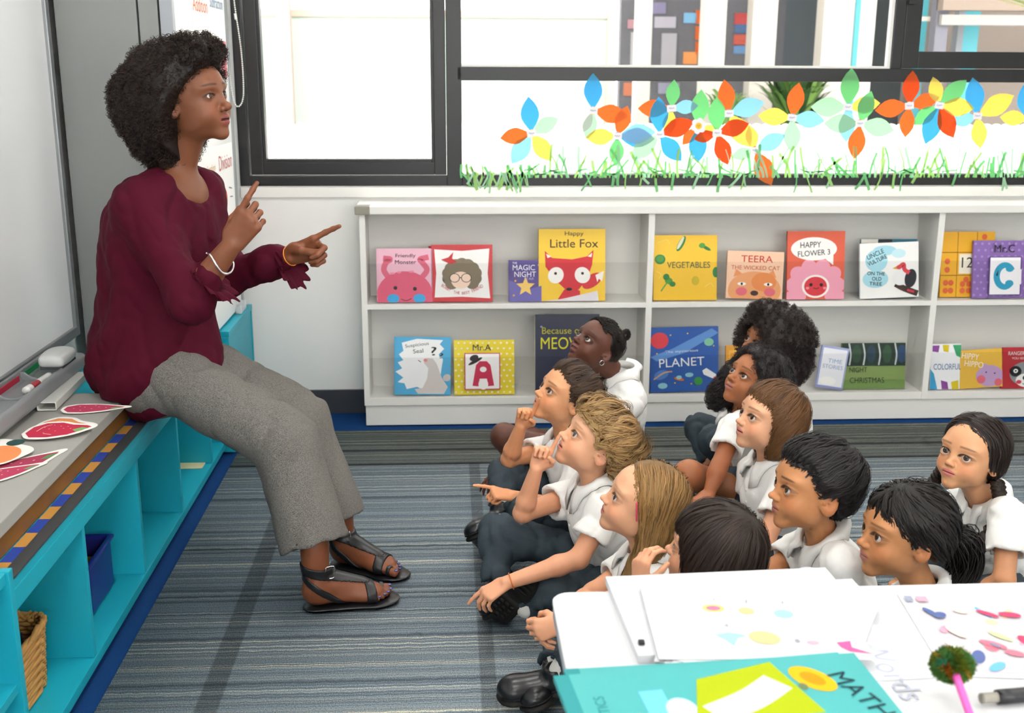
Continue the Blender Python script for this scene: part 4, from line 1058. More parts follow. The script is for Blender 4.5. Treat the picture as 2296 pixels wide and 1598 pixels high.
# lower row
book('blue book with a grey seal and question marks', (-0.240, 4.455, 0.128), (-0.004, 4.480, 0.372), Z2, '#46a9d8',
     [P_([(.13, .9), (.40, .97), (.86, .95), (.80, .88), (.88, .80), (.78, .70), (.86, .62), (.84, .5), (.82, .35), (.86, .12), (.60, .06), (.40, .14), (.22, .10), (.18, .2), (.06, .22), (.16, .30), (.02, .40), (.14, .46), (.06, .56), (.16, .60), (.08, .70), (.16, .76)], '#f3f4f5'), P_([(.52, .56), (.58, .64), (.68, .63), (.75, .54), (.84, .30), (.95, .14), (.88, .02), (.42, .02), (.36, .10), (.50, .12), (.58, .28), (.60, .46)], '#d3ccc8'), E_(.93, .30, .07, .06, '#cdc5c2', 30), E_(.55, .60, .035, .03, '#e58b8b'), S_([(.42, .60), (.47, .57)], .012, K), T_('Suspicious', .40, .86, .075, K, 8, .42), T_('Seal', .42, .76, .07, K, 6, .18), T_('?', .70, .76, .15, K, 6, .10), T_('?', .83, .68, .09, K, -6, .07)], roll=1)
book('yellow polka-dot book with a red letter A wearing a hat', (0.012, 4.455, 0.127), (0.265, 4.480, 0.358), Z2, '#e8d21c',
     dots('#f4eecb', 10, 10, .018) + [R_(.17, .10, .76, .77, '#c62456'), R_(.185, .115, .745, .755, '#f4f1f0'), P_([(.30, .17), (.36, .55), (.42, .62), (.54, .62), (.60, .55), (.66, .17), (.56, .16), (.54, .30), (.42, .30), (.40, .16)], '#c8204e'), E_(.48, .47, .055, .05, '#f4f1f0'), E_(.48, .20, .08, .10, '#f4f1f0'), E_(.35, .62, .13, .03, '#2c2327', 28), E_(.33, .68, .075, .055, '#2c2327', 20), T_('Mr.A', .46, .87, .11, K, 0, .30)])
book('navy blue book with bold yellow lettering behind the girl with cornrows', (0.352, 4.460, 0.123), (0.625, 4.490, 0.458), Z2, '#1d2440', [T_('Because of', .42, .80, .085, '#b8b02a', 0, .62), T_('MEOW', .42, .64, .15, '#d8cf1e', 0, .66, .007), E_(.1, .85, .02, .012, '#8a8fb0'), E_(.7, .1, .3, .12, '#2a3560')], thick=.016, spine='#d8cfae')
book('peach and teal book beside the divider, mostly hidden', (0.644, 4.470, 0.126), (0.770, 4.490, 0.247), Z2, '#e8c48a', [P_([(0, 0), (1, 0), (1, .4), (.4, .25), (0, .3)], '#6fb7c4'), E_(.5, .5, .2, .12, '#c7a4c8'), T_('ver', .7, .8, .1, '#c8763a', 0, .3)], lean=8)
stars = [E_(x, y, .012, .011, '#e9b53c') for x, y in ((.30, .88), (.55, .90), (.78, .86), (.93, .70), (.36, .14), (.60, .12), (.88, .10), (.45, .60), (.10, .6))]
book('blue space book with planets, a rocket and white lettering', (0.843, 4.455, 0.120), (1.136, 4.480, 0.396), Z2, '#1f56a8',
     stars + [P_([(.0, .55), (.3, .66), (.9, .97), (1, .9), (.5, .60), (.1, .48)], '#5e8fd0'), E_(.14, .80, .13, .125, '#d8404c'), E_(.86, .76, .07, .06, '#7fc0a0'), E_(.70, .16, .065, .065, '#3c9a4e'), E_(.16, .27, .11, .07, '#4f82c8', 20), S_([(.05, .2), (.2, .3), (.32, .32)], .02, '#d8a07a'), E_(.42, .20, .075, .025, '#d87a3c', -15), E_(.42, .225, .04, .03, '#9ad0d8'), E_(.18, .1, .07, .045, '#8fc8d8'), E_(.57, .26, .06, .035, '#8fc8d8'), P_([(.76, .32), (.82, .36), (.96, .26), (.98, .20), (.90, .20), (.78, .26)], '#eef0f2'), P_([(.92, .22), (1, .22), (.97, .14)], '#d8404c'), T_('The mysterious', .46, .625, .05, '#dfe8f4', 2, .48), T_('PLANET', .46, .46, .13, '#f2f5f8', 2, .66, .007)], thick=.014, roll=-1)
book('small orange book hidden behind the afro-haired girl', (1.165, 4.470, 0.120), (1.289, 4.490, 0.319), Z2, '#dd9a2c', [R_(.1, .1, .9, .9, '#e8b04c'), R_(.16, .16, .84, .84, '#d98f22')], lean=8)
book('white and lilac storybook leaning at an angle', (1.554, 4.452, 0.121), (1.674, 4.470, 0.302), Z2, '#9fa6d2', [R_(.0, .0, 1, .05, '#8b92c8'), R_(.06, .06, .94, .95, '#e9ebf2'), E_(.4, .18, .3, .10, '#f4f4f2'), T_('TIME', .55, .66, .095, '#8aa4c8', 0, .52), T_('STORIES', .50, .52, .095, '#8aa4c8', 0, .74)], roll=9)
book('dark green night-woods book, landscape format', (1.675, 4.475, 0.118), (1.954, 4.490, 0.316), Z2, '#7c9450', [R_(0, .50, 1, 1, '#1f3328')] + [S_([(x, .52), (x + .02, .75), (x - .01, 1)], .025, '#b9c0c4') for x in (.12, .34, .58, .84)] + [E_(x, .76, .07, .2, c) for x, c in ((.23, '#2d4a35'), (.46, '#243c4c'), (.71, '#2f5138'), (.94, '#2a4668'))] + [R_(0, .0, 1, .2, '#6d8a4a'), T_('NIGHT', .26, .42, .11, '#23301f', 0, .28), T_('CHRISTMAS', .40, .19, .12, '#23301f', 0, .54)], lean=10, y=4.465)
book('white book with stripes of purple, yellow and green', (2.057, 4.455, 0.118), (2.189, 4.475, 0.314), Z2, '#eef0f3', [P_([(0, 0), (.25, 0), (.12, .35), (0, .45)], '#3a9fcf'), P_([(.40, 0), (.62, 0), (.58, .16), (.36, .2)], '#8e4a9c'), P_([(.74, 0), (.96, 0), (.94, .2), (.70, .16)], '#d8c21c'), P_([(.05, .97), (.28, .97), (.25, .82), (.05, .84)], '#8e4a9c'), P_([(.38, .98), (.60, .98), (.58, .82), (.42, .84)], '#d8c21c'), P_([(.72, .98), (1, .98), (1, .7), (.85, .74)], '#3aa06c'), T_('COLORFUL', .56, .50, .13, '#3f6fa8', 0, .92)])
book('yellow book with a lilac hippo', (2.189, 4.445, 0.115), (2.378, 4.465, 0.281), Z2, '#e3b43c', [E_(.70, .30, .32, .28, '#bd9cc8'), E_(.60, .55, .06, .08, '#bd9cc8'), E_(.50, .22, .10, .11, '#dc6a78'), E_(.90, .12, .09, .10, '#dc6a78'), E_(.62, .40, .018, .02, K), E_(.82, .36, .018, .02, K), T_('HIPPY', .26, .84, .15, '#f6f1e2', -10, .40), T_('HIPPO', .34, .63, .15, '#f6f1e2', -10, .44)], roll=-3)
book('red book with a grey raccoon face', (2.373, 4.470, 0.113), (2.574, 4.490, 0.292), Z2, '#b31f2c', [E_(.55, .36, .38, .30, '#8a8f92'), E_(.55, .20, .24, .17, '#eef0ee'), E_(.30, .42, .13, .13, '#23242a'), E_(.80, .42, .13, .13, '#23242a'), E_(.30, .43, .05, .05, '#f4f4f0'), E_(.80, .43, .05, .05, '#f4f4f0'), E_(.30, .43, .022, .022, K), E_(.55, .26, .09, .07, K), E_(.38, .16, .06, .05, '#d8455c'), S_([(.46, .12), (.55, .09), (.66, .13)], .015, K), T_('RANGER RACCOON', .55, .86, .09, '#f2e8e4', 0, .86), T_('YOU SEE HIM BUT', .5, .74, .05, '#f2e8e4', 0, .6)], lean=8)

# ------------------------------------------------------------------ left side: low teal cabinet along the board wall
CF, CT = -.876, .468
cab = empty('cabinet', (-1.06, 3.3, 0), 'long low teal open cabinet running along the whiteboard wall', 'cabinet')
DV = [2.050, 2.485, 2.950, 3.405, 3.870, 4.100]
box('bottom_board', V3(WX0 + .01, DV[0], .030), V3(CF, DV[-1], .056), M['teal'], cab)
box('kick_board', V3(CF - .03, DV[0], .008), V3(CF - .012, DV[-1], .030), flat('#12365f', .8), cab)
box('back_board', V3(WX0 + .004, DV[0], .056), V3(WX0 + .016, DV[-1], CT - .02), M['teal'], cab)
box('top_board', V3(WX0 + .01, DV[0], CT - .022), V3(CF + .002, DV[-1], CT), M['teal'], cab)
box('front_rail', V3(CF - .018, DV[0], CT - .068), V3(CF + .003, DV[-1], CT - .022), M['teal'], cab)
box('edge_trim', V3(CF - .026, DV[0], CT), V3(CF + .0045, DV[-1], CT + .005), M['dgrey'], cab)
for y in DV: box('divider', V3(WX0 + .016, y - .009, .056), V3(CF - .002, y + .009, CT - .022), M['teal'], cab)
for i in range(27):
    y = 2.06 + i * .075
    box('border_tile', V3(CF - .054, y, CT), V3(CF - .027, y + .074, CT + .0022), flat('#1f3f9e' if i % 2 else '#c08a3c', .7), cab, .0004)
nc = empty('cabinet', (-1.06, 1.6, 0), 'nearer teal cabinet unit at the frame edge, slightly taller than its neighbour', 'cabinet')
box('side_panel', V3(WX0 + .01, 2.018, .008), V3(CF + .012, 2.038, CT + .035), M['teal'], nc)
box('shelf_board', V3(WX0 + .01, 1.2, .24), V3(CF + .004, 2.018, .26), M['teal'], nc)
box('bottom_board', V3(WX0 + .01, 1.2, .03), V3(CF + .006, 2.018, .055), M['teal'], nc)
box('top_board', V3(WX0 + .01, 1.2, CT + .01), V3(CF + .006, 2.018, CT + .033), M['teal'], nc)
box('back_board', V3(WX0 + .004, 1.2, .055), V3(WX0 + .016, 2.018, CT + .01), M['teal'], nc)
box('side_panel', V3(WX0 + .01, 1.2, .008), V3(CF + .012, 1.22, CT + .035), M['teal'], nc)
fc = empty('cabinet', (-1.05, 4.36, 0), 'short teal corner cabinet at the far end, below the tall cupboard', 'cabinet')
FX, FT = -.842, .490
box('top_board', V3(WX0 + .01, 4.112, FT - .022), V3(FX + .002, 4.622, FT), M['teal'], fc)
for y in (4.112, 4.604): box('side_panel', V3(WX0 + .016, y, .008), V3(FX, y + .018, FT - .022), M['teal'], fc)
box('front_panel', V3(FX - .02, 4.130, .030), V3(FX - .004, 4.604, FT - .022), M['teal'], fc)
box('kick_board', V3(FX - .03, 4.130, .008), V3(FX - .02, 4.604, .030), flat('#12365f', .8), fc)
# grey bench board on a wooden batten
gb = empty('bench_board', (-1.08, 2.5, CT), 'grey laminate bench board on a brown wooden batten along the cabinet top', 'board')
box('top_board', V3(-1.20, 2.045, .519), V3(-.925, 3.095, .550), M['grey'], gb, .003)
wood = mat('brown_batten', srgb('#7a5226'), .55, .3, noise=(14, .25))
box('batten', V3(-.960, 2.045, CT + .003), V3(-.932, 3.085, .519), wood, gb)
box('batten', V3(-1.19, 2.045, CT + .003), V3(-1.165, 3.07, .519), wood, gb)

# ------------------------------------------------------------------ whiteboard with pen tray
wbm = mat('whiteboard_enamel', srgb('#dfe1e2'), .22, .5)
wb = empty('whiteboard', (WX0, 2.4, .6), 'large whiteboard with a grey aluminium frame on the side wall', 'whiteboard')
box('board', V3(WX0 + .002, .6, .615), V3(WX0 + .022, 3.66, 2.3), wbm, wb, .002)
alu = mat('grey_aluminium', srgb('#8d9092'), .35, .5, metal=.6)
box('frame_rail', V3(WX0 + .002, .6, .585), V3(WX0 + .034, 3.66, .617), alu, wb, .004)
box('frame_stile', V3(WX0 + .002, 3.655, .585), V3(WX0 + .034, 3.685, 2.3), alu, wb, .004)
tp = mat('grey_tray_plastic', srgb('#85888a'), .4, .4)
tray = empty('pen_tray', (-1.19, 2.95, .56), 'grey moulded pen tray below the whiteboard', 'tray')
TY0, TY1, TX0, TX1, TZ = 2.62, 3.32, WX0 + .034, -1.110, .566
def tray_mesh():
    c = V3((TX0 + TX1) / 2, (TY0 + TY1) / 2, TZ + .026); hx, hy = (TX1 - TX0) / 2, (TY1 - TY0) / 2
    P = [rbox(c, (hx, hy, .026), .01, '+', .016), rbox(c + V3(-.002, 0, .026), (hx - .016, hy - .07, .032), .006, '-', .014), rbox(c + V3(0, 0, .034), (hx - .006, hy - .006, .010), .002, '-', .008)]
    obj_auto('tray_body', P, .0045, tp, tray)
tray_mesh()
for y in (2.91, 3.115): obj_auto('tray_rib', [rbox(V3((TX0 + TX1) / 2, y, TZ + .030), ((TX1 - TX0) / 2 - .010, .004, .014), .002, '+', .003), ell(V3((TX0 + TX1) / 2 - .002, y, TZ + .060), (.045, .02, .034), .006, '-')], .003, tp, tray)
for y0_, y1_, c, nm in ((2.93, 3.09, '#b3203c', 'red'), (3.13, 3.29, '#1f9a5a', 'green'), (2.70, 2.89, '#141a3c', 'dark blue')):
    box('colour_strip', V3(TX0 + .016, y0_, TZ + .020), V3(TX0 + .019, y1_, TZ + .040), flat(c, .5), tray, .0005)
def lyo(name, a, b, r, m, parent, k=16): return tube(name, [a, a + (b - a) * .5, b], r, m, parent, 8, k)
mk = empty('marker', (-1.148, 3.0, TZ + .03), 'white and red whiteboard marker lying in the pen tray', 'marker')
a, b_ = V3(-1.150, 2.930, TZ + .040), V3(-1.142, 3.085, TZ + .040)
lyo('barrel', a + (b_ - a) * .48, b_, .0105, flat('#d8d8d4', .3), mk); lyo('band', a + (b_ - a) * .18, a + (b_ - a) * .48, .0112, flat('#a81f2c', .3), mk); lyo('cap', a, a + (b_ - a) * .18, .0118, flat('#dcdcd8', .3), mk)
er = empty('eraser', (-1.15, 3.19, TZ + .03), 'rounded light grey whiteboard eraser resting on the pen tray', 'eraser')
obj_auto('eraser_body', [rbox(V3(-1.150, 3.185, TZ + .068), (.036, .062, .016), .01, '+', .012), ell(V3(-1.150, 3.185, TZ + .074), (.036, .06, .018), .02)], .004, flat('#c9cbca', .35), er)
box('felt_pad', V3(-1.183, 3.128, TZ + .0445), V3(-1.117, 3.242, TZ + .055), flat('#3c3e42', .9), er, .002)
# square tube lying on the bench board
tu = empty('square_tube', (-1.10, 3.05, .5515), 'hollow white rectangular plastic tube lying under the pen tray', 'tube')
d = nrm(V3(-1.105, 3.165, 0.556) - V3(-1.093, 2.911, 0.556)); s_ = V3(d[1], -d[0], 0); p0 = V3(-1.097, 2.917, 0.551); Rt = np.stack([d, -s_, V3(0, 0, 1)], 1)
v, q = sdf_mesh([rbox(p0 + d * .16 + V3(0, 0, .013), (.16, .026, .012), 0, '+', .002, Rt), rbox(p0 + d * .16 + V3(0, 0, .013), (.2, .0232, .0092), 0, '-', .001, Rt)], grid(p0[0] - .12, p0[0] + .16, .0022), grid(p0[1] - .08, p0[1] + .40, .006), grid(.546, .582, .0015))
np_mesh('tube_wall', v, q, False, None, flat('#d4d4ce', .4), tu)
# ------------------------------------------------------------------ paper fruit cut-outs
def cutout(label, c, z, rot, w, h, outline, art, tilt=(0, 0)):
    o = empty('paper_cutout', (c[0], c[1], z), label, 'paper cut-out', 'paper fruit cut-outs on the bench board')
    o.rotation_euler = (math.radians(tilt[0]), math.radians(tilt[1]), math.radians(rot))
    pts = spline([(x * w, y * h, 0) for x, y in outline + outline[:1]], 44)[:-1, :2]
    poly_prism('paper', [tuple(p) for p in pts], .0012, flat('#efece6', .7), o)
    print_mesh('fruit_print', art, w, h, o, Matrix.Translation((0, 0, .0012)), matte_mat(), .0003, .00012)
    return o
pear = [(.02, .45), (.10, .12), (.35, .0), (.62, .10), (.85, .30), (1.0, .42), (.98, .55), (.80, .68), (.55, .92), (.25, 1.0), (.06, .80)]
def pear_art(c, leaf): return [P_([(.06, .46), (.13, .16), (.35, .06), (.60, .15), (.84, .36), (.92, .46), (.78, .62), (.54, .85), (.26, .93), (.10, .76)], c), P_([(.74, .30), (.90, .40), (.80, .48), (.70, .40)], leaf)] + [E_(x, y, .012, .014, '#f1d0d0') for x, y in ((.3, .3), (.45, .4), (.35, .6), (.55, .55), (.65, .45), (.28, .7), (.5, .7), (.2, .5))]
pear2 = [(.0, .40), (.10, .10), (.38, .0), (.66, .08), (.86, .28), (1.0, .50), (.92, .66), (.70, .78), (.52, .96), (.26, 1.0), (.08, .78)]
def pear2_art(c, leaf): return [P_([(.05, .42), (.13, .15), (.38, .06), (.64, .13), (.82, .32), (.93, .50), (.86, .60), (.66, .71), (.50, .89), (.28, .93), (.12, .75)], c), P_([(.74, .26), (.90, .42), (.80, .50), (.68, .40)], leaf), S_([(.2, .5), (.26, .7), (.36, .82)], .012, '#f4d8c4'), S_([(.3, .3), (.42, .2)], .012, '#f4d8c4')] + [E_(x, y, .010, .010, '#f1d0d0') for x, y in ((.3, .35), (.45, .4), (.35, .55), (.55, .5), (.65, .45), (.28, .65), (.5, .65), (.6, .6), (.4, .75), (.2, .45))]
ZB = .5512
cutout('orange paper pear cut-out lying under a red one', (-1.083, 2.690), ZB, 2, .165, .170, pear2, pear2_art('#e8905a', '#5c8a52'))
cutout('red paper fruit cut-out with white specks on top of the orange pear', (-1.078, 2.655), ZB + .004, 8, .180, .125, pear2, pear2_art('#c2324e', '#78b46a'), (2, -2))
cutout('narrow red paper fruit cut-out lying behind the orange pear', (-1.055, 2.880), ZB + .002, 8, .185, .055, pear, pear_art('#b5405c', '#6f9a6a'), (10, 0))
cutout('dark red paper fruit cut-out with a green stem, nearest the camera', (-1.040, 2.345), ZB, 58, .270, .110, pear, pear_art('#a83e58', '#5c8a58'), (0, 0))
cutout('pale-edged red paper fruit slice on the dark red cut-out', (-1.060, 2.330), ZB + .004, 48, .200, .080, pear, pear_art('#b5405c', '#6f9a6a'), (1, 1))
cutout('orange paper cut-out with a dark green leaf at the frame edge', (-1.135, 2.455), ZB + .008, 6, .140, .190, pear2, [E_(.45, .40, .38, .34, '#e8905a'), E_(.60, .84, .15, .12, '#2f4f4c'), S_([(.3, .3), (.4, .5)], .02, '#f4c8a4')], (1, 0))

# ------------------------------------------------------------------ things stored in the cabinet
bs = empty('basket', (-1.02, 2.32, .056), 'woven tan rattan basket holding papers in the cabinet', 'basket')
ratt = mat('rattan', srgb('#b98a4c'), .6, .3, noise=(40, .25))
BXA, BXB, BYA, BYB, BZ0, BZ1 = -1.20, -.945, 2.14, 2.385, .064, .218
def basket():
    def ring(z, grow, n=96):
        t = np.linspace(0, 2 * np.pi, n, endpoint=False); cx, cy = (BXA + BXB) / 2, (BYA + BYB) / 2; hx, hy = (BXB - BXA) / 2 * grow, (BYB - BYA) / 2 * grow
        c, s = np.cos(t), np.sin(t); e = 2 / 7
        return np.stack([cx + hx * np.sign(c) * np.abs(c) ** e, cy + hy * np.sign(s) * np.abs(s) ** e, np.full(n, z)], 1), t
    zs = np.linspace(BZ0, BZ1 - .008, 15)
    for k, z in enumerate(zs):
        p, t = ring(z, .93 + .07 * k / 14); nn = p - np.array([(BXA + BXB) / 2, (BYA + BYB) / 2, z]); nn /= np.linalg.norm(nn, axis=1, keepdims=True)
        p = p + nn * (.0035 * np.sin(t * 24 + math.pi * (k % 2)))[:, None]; p = np.vstack([p, p[:1]])
        v, q = tube_arrays(p[None], np.full((1, len(p)), .0058), 6); np_mesh('weave_strand', v, q, True, None, ratt, bs)
    p, t = ring(BZ1, 1.02); p = np.vstack([p, p[:1]])
    for j in range(2):
        ph = np.linspace(0, 2 * np.pi * 30, len(p)) + j * math.pi; pp = p + np.stack([.004 * np.cos(ph), .004 * np.sin(ph), .006 * np.sin(ph)], 1)
        v, q = tube_arrays(pp[None], np.full((1, len(p)), .0068), 6); np_mesh('rim', v, q, True, None, ratt, bs)
    box('base', V3(BXA + .02, BYA + .02, BZ0 - .002), V3(BXB - .02, BYB - .02, BZ0 + .004), ratt, bs)
basket()
sh = box('paper_sheet', V3(-1.13, 2.16, .075), V3(-.990, 2.30, .1985), flat('#cfcfd6', .7), None, .001); tag(sh, 'pale grey block of paper standing in the rattan basket', 'paper')
sh2 = box('notebook', V3(-1.135, 2.31, .075), V3(-.985, 2.335, .205), flat('#1c2038', .5), None, .002); tag(sh2, 'dark notebook standing behind the paper in the rattan basket', 'notebook')
bb = empty('bin', (-1.0, 2.80, .056), 'dark blue plastic bin with a yellow sheet inside the cabinet', 'bin')
v, q = sdf_mesh([rbox(V3(-1.06, 2.77, .132), (.118, .105, .074), 0, '+', .014), rbox(V3(-1.06, 2.77, .150), (.110, .097, .085), .003, '-', .010)], grid(-1.2, -.92, .004), grid(2.65, 2.89, .004), grid(.05, .22, .004))
np_mesh('bin_wall', v, q, True, None, flat('#16207c', .35), bb)
obj_auto('rim', [rbox(V3(-1.06, 2.77, .203), (.125, .112, .006), 0, '+', .004), rbox(V3(-1.06, 2.77, .203), (.110, .097, .03), .002, '-', .006)], .004, flat('#16207c', .35), bb)
ys = box('paper_sheet', V3(-1.15, 2.685, .148), V3(-.962, 2.855, .152), flat('#e3b81c', .6), None, .0005); tag(ys, 'yellow sheet lying in the dark blue bin', 'paper')
yn = box('note_paper', V3(-1.00, 3.80, .0565), V3(-.902, 3.86, .0585), flat('#e6dfae', .7), None, .0004); tag(yn, 'pale yellow slip of paper on the cabinet floor', 'paper')
# clear scrap on the far cabinet end
cs = obj_auto('plastic_box', [rbox(V3(-.858, 4.47, FT + .0205), (.013, .06, .020), 0, '+', .006), rbox(V3(-.858, 4.47, FT + .026), (.010, .056, .02), .002, '-', .006)], .004, mat('clear_plastic', (.9, .93, .95), .1, .5, alpha=.35), None); tag(cs, 'small clear plastic box on the far teal corner cabinet', 'box')

# ------------------------------------------------------------------ tall cupboard with posters in the corner
cu = empty('cupboard', (-1.08, 4.15, .495), 'tall grey cupboard in the corner, white doors covered with maths posters', 'cupboard')
side = mat('cupboard_grey', srgb('#8b8d8c'), .45, .4); door = mat('cupboard_white', srgb('#e9ebe9'), .3, .5)
UX = -.872
box('carcass', V3(WX0 + .040, 3.71, .495), V3(-.985, 4.625, 2.45), side, cu, .002)
box('frame_post', V3(-.978, 3.706, .495), V3(-.918, 3.74, 2.45), side, cu, .002)
box('frame_post', V3(-.911, 3.702, .495), V3(UX + .001, 3.735, 2.45), flat('#9fa3a8', .4), cu, .002)
box('shadow_gap', V3(-.987, 3.73, .495), V3(-.905, 4.62, 2.45), M['frame'], cu, .001)
box('door', V3(-.905, 3.736, .500), V3(UX, 4.56, 2.44), door, cu, .002)
box('edge_strip', V3(-.905, 4.563, .500), V3(UX + .004, 4.60, 2.44), flat('#9da2a3', .4), cu, .003)
def poster(label, y0, y1, z0, z1, art, base='#f3f3f0'):
    o = empty('poster', (UX, (y0 + y1) / 2, z0), label, 'poster', 'posters on the corner cupboard')
    box('sheet', V3(UX + .0004, y0, z0), V3(UX + .0012, y1, z1), flat(base, .6), o, .0002)
    print_mesh('poster_print', art, y1 - y0, z1 - z0, o, Matrix.Translation((.0012, y0 - (y0 + y1) / 2, 0)) @ Matrix(((0, 0, 1, 0), (1, 0, 0, 0), (0, 1, 0, 0), (0, 0, 0, 1))), matte_mat())
RD, PK, BL = '#d8604a', '#e0708a', '#8aa4c4'
poster('white maths poster lettered Addition and Subtraction on the cupboard door', 3.98, 4.545, 1.42, 1.80, [T_('Addition', .24, .66, .13, '#e58a62', 0, .42), T_('Subtraction', .74, .72, .11, BL, 0, .42), E_(.6, .35, .02, .03, RD), R_(.66, -.02, .98, .36, '#e98a94')])
poster('white maths poster lettered Division on the cupboard door', 3.86, 4.545, .70, 1.17, [T_('Multiplication', .30, .84, .08, '#e0b070', 0, .4), T_('Division', .78, .86, .12, '#c46a6a', 0, .36), E_(.74, .56, .035, .07, '#d8503a'), R_(.68, .18, .93, .38, '#e0574a'), E_(.80, .06, .05, .07, '#d8503a'), S_([(.84, .64), (.92, .62)], .006, '#6a7a8a'), S_([(.85, .56), (.93, .55)], .006, '#6a7a8a')])
pp = box('sticky_note', V3(UX + .0004, 4.36, 1.215), V3(UX + .0016, 4.46, 1.275), flat('#e8489c', .6), None, .0002); tag(pp, 'bright pink sticky note on the cupboard door', 'note')
# ------------------------------------------------------------------ bead chain of the window blind
bc = empty('blind_chain', (-.83, 4.57, 1.3), 'white bead chain loop of the window blind hanging beside the frame', 'chain')
cpts = spline([V3(-0.873, 4.575, 1.714), V3(-0.874, 4.575, 1.546), V3(-0.868, 4.575, 1.409), V3(-0.859, 4.575, 1.331), V3(-0.843, 4.575, 1.307), V3(-0.824, 4.575, 1.331), V3(-0.817, 4.575, 1.392), V3(-0.819, 4.575, 1.529), V3(-0.833, 4.575, 1.681), V3(-0.835, 4.575, 1.714)], 118)
lenc = np.concatenate([[0], np.cumsum(np.linalg.norm(np.diff(cpts, axis=0), axis=1))]); k = np.arange(0, lenc[-1], .0082)
beads = np.stack([np.interp(k, lenc, cpts[:, i]) for i in range(3)], 1)
bm = bmesh.new(); bmesh.ops.create_icosphere(bm, subdivisions=1, radius=.0036); bme = bpy.data.meshes.new('bead'); bm.to_mesh(bme); bm.free(); bme.materials.append(flat('#e8e8e2', .4))
for p in beads:
    ob = bpy.data.objects.new('bead', bme); link(ob, bc); ob.location = p - np.array(bc.location)
tube('cord', cpts, .0012, flat('#dcdcd6', .5), bc, 118, 5)
tube('connector', [V3(-0.834, 4.575, 1.664), V3(-0.832, 4.575, 1.641)], .0050, flat('#e8e8e2', .4), bc, 4, 8)

# ------------------------------------------------------------------ white table in the foreground
TT = .600
tb = empty('table', (.9, 1.1, 0), 'white-topped classroom table in the foreground, right', 'table')
TL = mat('white_table_top', srgb('#d6d7d9'), .35, .4)
pts = []
x0, x1, y0_, y1_, r = .164, 1.70, .62, 1.690, .03
for cx, cy, a0 in ((x1 - r, y0_ + r, -90), (x1 - r, y1_ - r, 0), (x0 + r, y1_ - r, 90), (x0 + r, y0_ + r, 180)):
    for a in np.radians(np.linspace(a0, a0 + 90, 7)): pts.append((cx + r * math.cos(a), cy + r * math.sin(a)))
o = poly_prism('table_top', [(x - .9, y - 1.1) for x, y in pts], .010, TL, tb, Matrix.Translation((0, 0, TT - .010)), bev=.002)
o = poly_prism('edge_band', [((x - .93) * .999 + .03, (y - 1.155) * .999 + .055) for x, y in pts], .022, flat('#b9bcc2', .4), tb, Matrix.Translation((0, 0, TT - .032)), bev=.002)
nv = flat('#252c3c', .45)
for lo, hi in (((x0 + .035, y0_ + .04, .50), (x0 + .055, y1_ - .04, TT - .032)), ((x1 - .055, y0_ + .04, .50), (x1 - .035, y1_ - .04, TT - .032)), ((x0 + .055, y1_ - .06, .50), (x1 - .055, y1_ - .04, TT - .032)), ((x0 + .055, y0_ + .04, .50), (x1 - .055, y0_ + .06, TT - .032))):
    box('apron', V3(*lo), V3(*hi), nv, tb)
for x in (x0 + .045, x1 - .045):
    for y in (y0_ + .05, y1_ - .05): tube('leg', [V3(x, y, .008), V3(x, y, .5), V3(x, y, TT - .034)], .020, flat('#8f9299', .35), tb, 6, 16)
def sheet(name, label, cat, corners, z, th, art, base='#d4d6da', grp=None, m=None):
    """flat rectangular paper: corners near-left, near-right, far-left as (x,y)"""
    a, b, c = [V3(*p, z) for p in corners]; ex, ey = nrm(b - a), nrm(c - a); w, h = np.linalg.norm(b - a), np.linalg.norm(c - a); ey = nrm(ey - ex * (ex @ ey))
    o = empty(name, tuple(a), label, cat, grp)
    M4 = Matrix(((ex[0], ey[0], 0, 0), (ex[1], ey[1], 0, 0), (0, 0, 1, 0), (0, 0, 0, 1)))
    poly_prism('paper', [(0, 0), (w, 0), (w, h), (0, h)], th, flat(base, .75) if m is None else m, o, M4)
    if art: print_mesh('print', art, w, h, o, M4 @ Matrix.Translation((0, 0, th)), matte_mat(), .0003, .00008)
    return o
LB, PE = '#9cc8de', '#e3bd8e'
PG = 'worksheets fanned out on the table'
sheet('clipboard_block', 'thick white writing pad with a black clip on the table', 'pad', ((.272, 1.452), (.66, 1.470), (.315, 1.712)), TT + .0003, .014, [])
for i, (a, c) in enumerate((((.292, 1.432), (.368, 1.697)), ((.305, 1.425), (.414, 1.700)), ((.315, 1.420), (.446, 1.699)), ((.325, 1.425), (.488, 1.711)))):
    e = nrm(V3(c[0] - a[0], c[1] - a[1], 0)); b = (a[0] + e[1] * .235, a[1] - e[0] * .235)
    sheet('worksheet', ['white worksheet lowest in the fan, its corner just showing', 'white worksheet second from the bottom of the fan', 'white worksheet third from the bottom of the fan', 'white worksheet turned farthest, its corner highest above the table edge'][i], 'worksheet', (a, b, c), TT + .0146 + i * .0014, .0011, [], grp=PG)
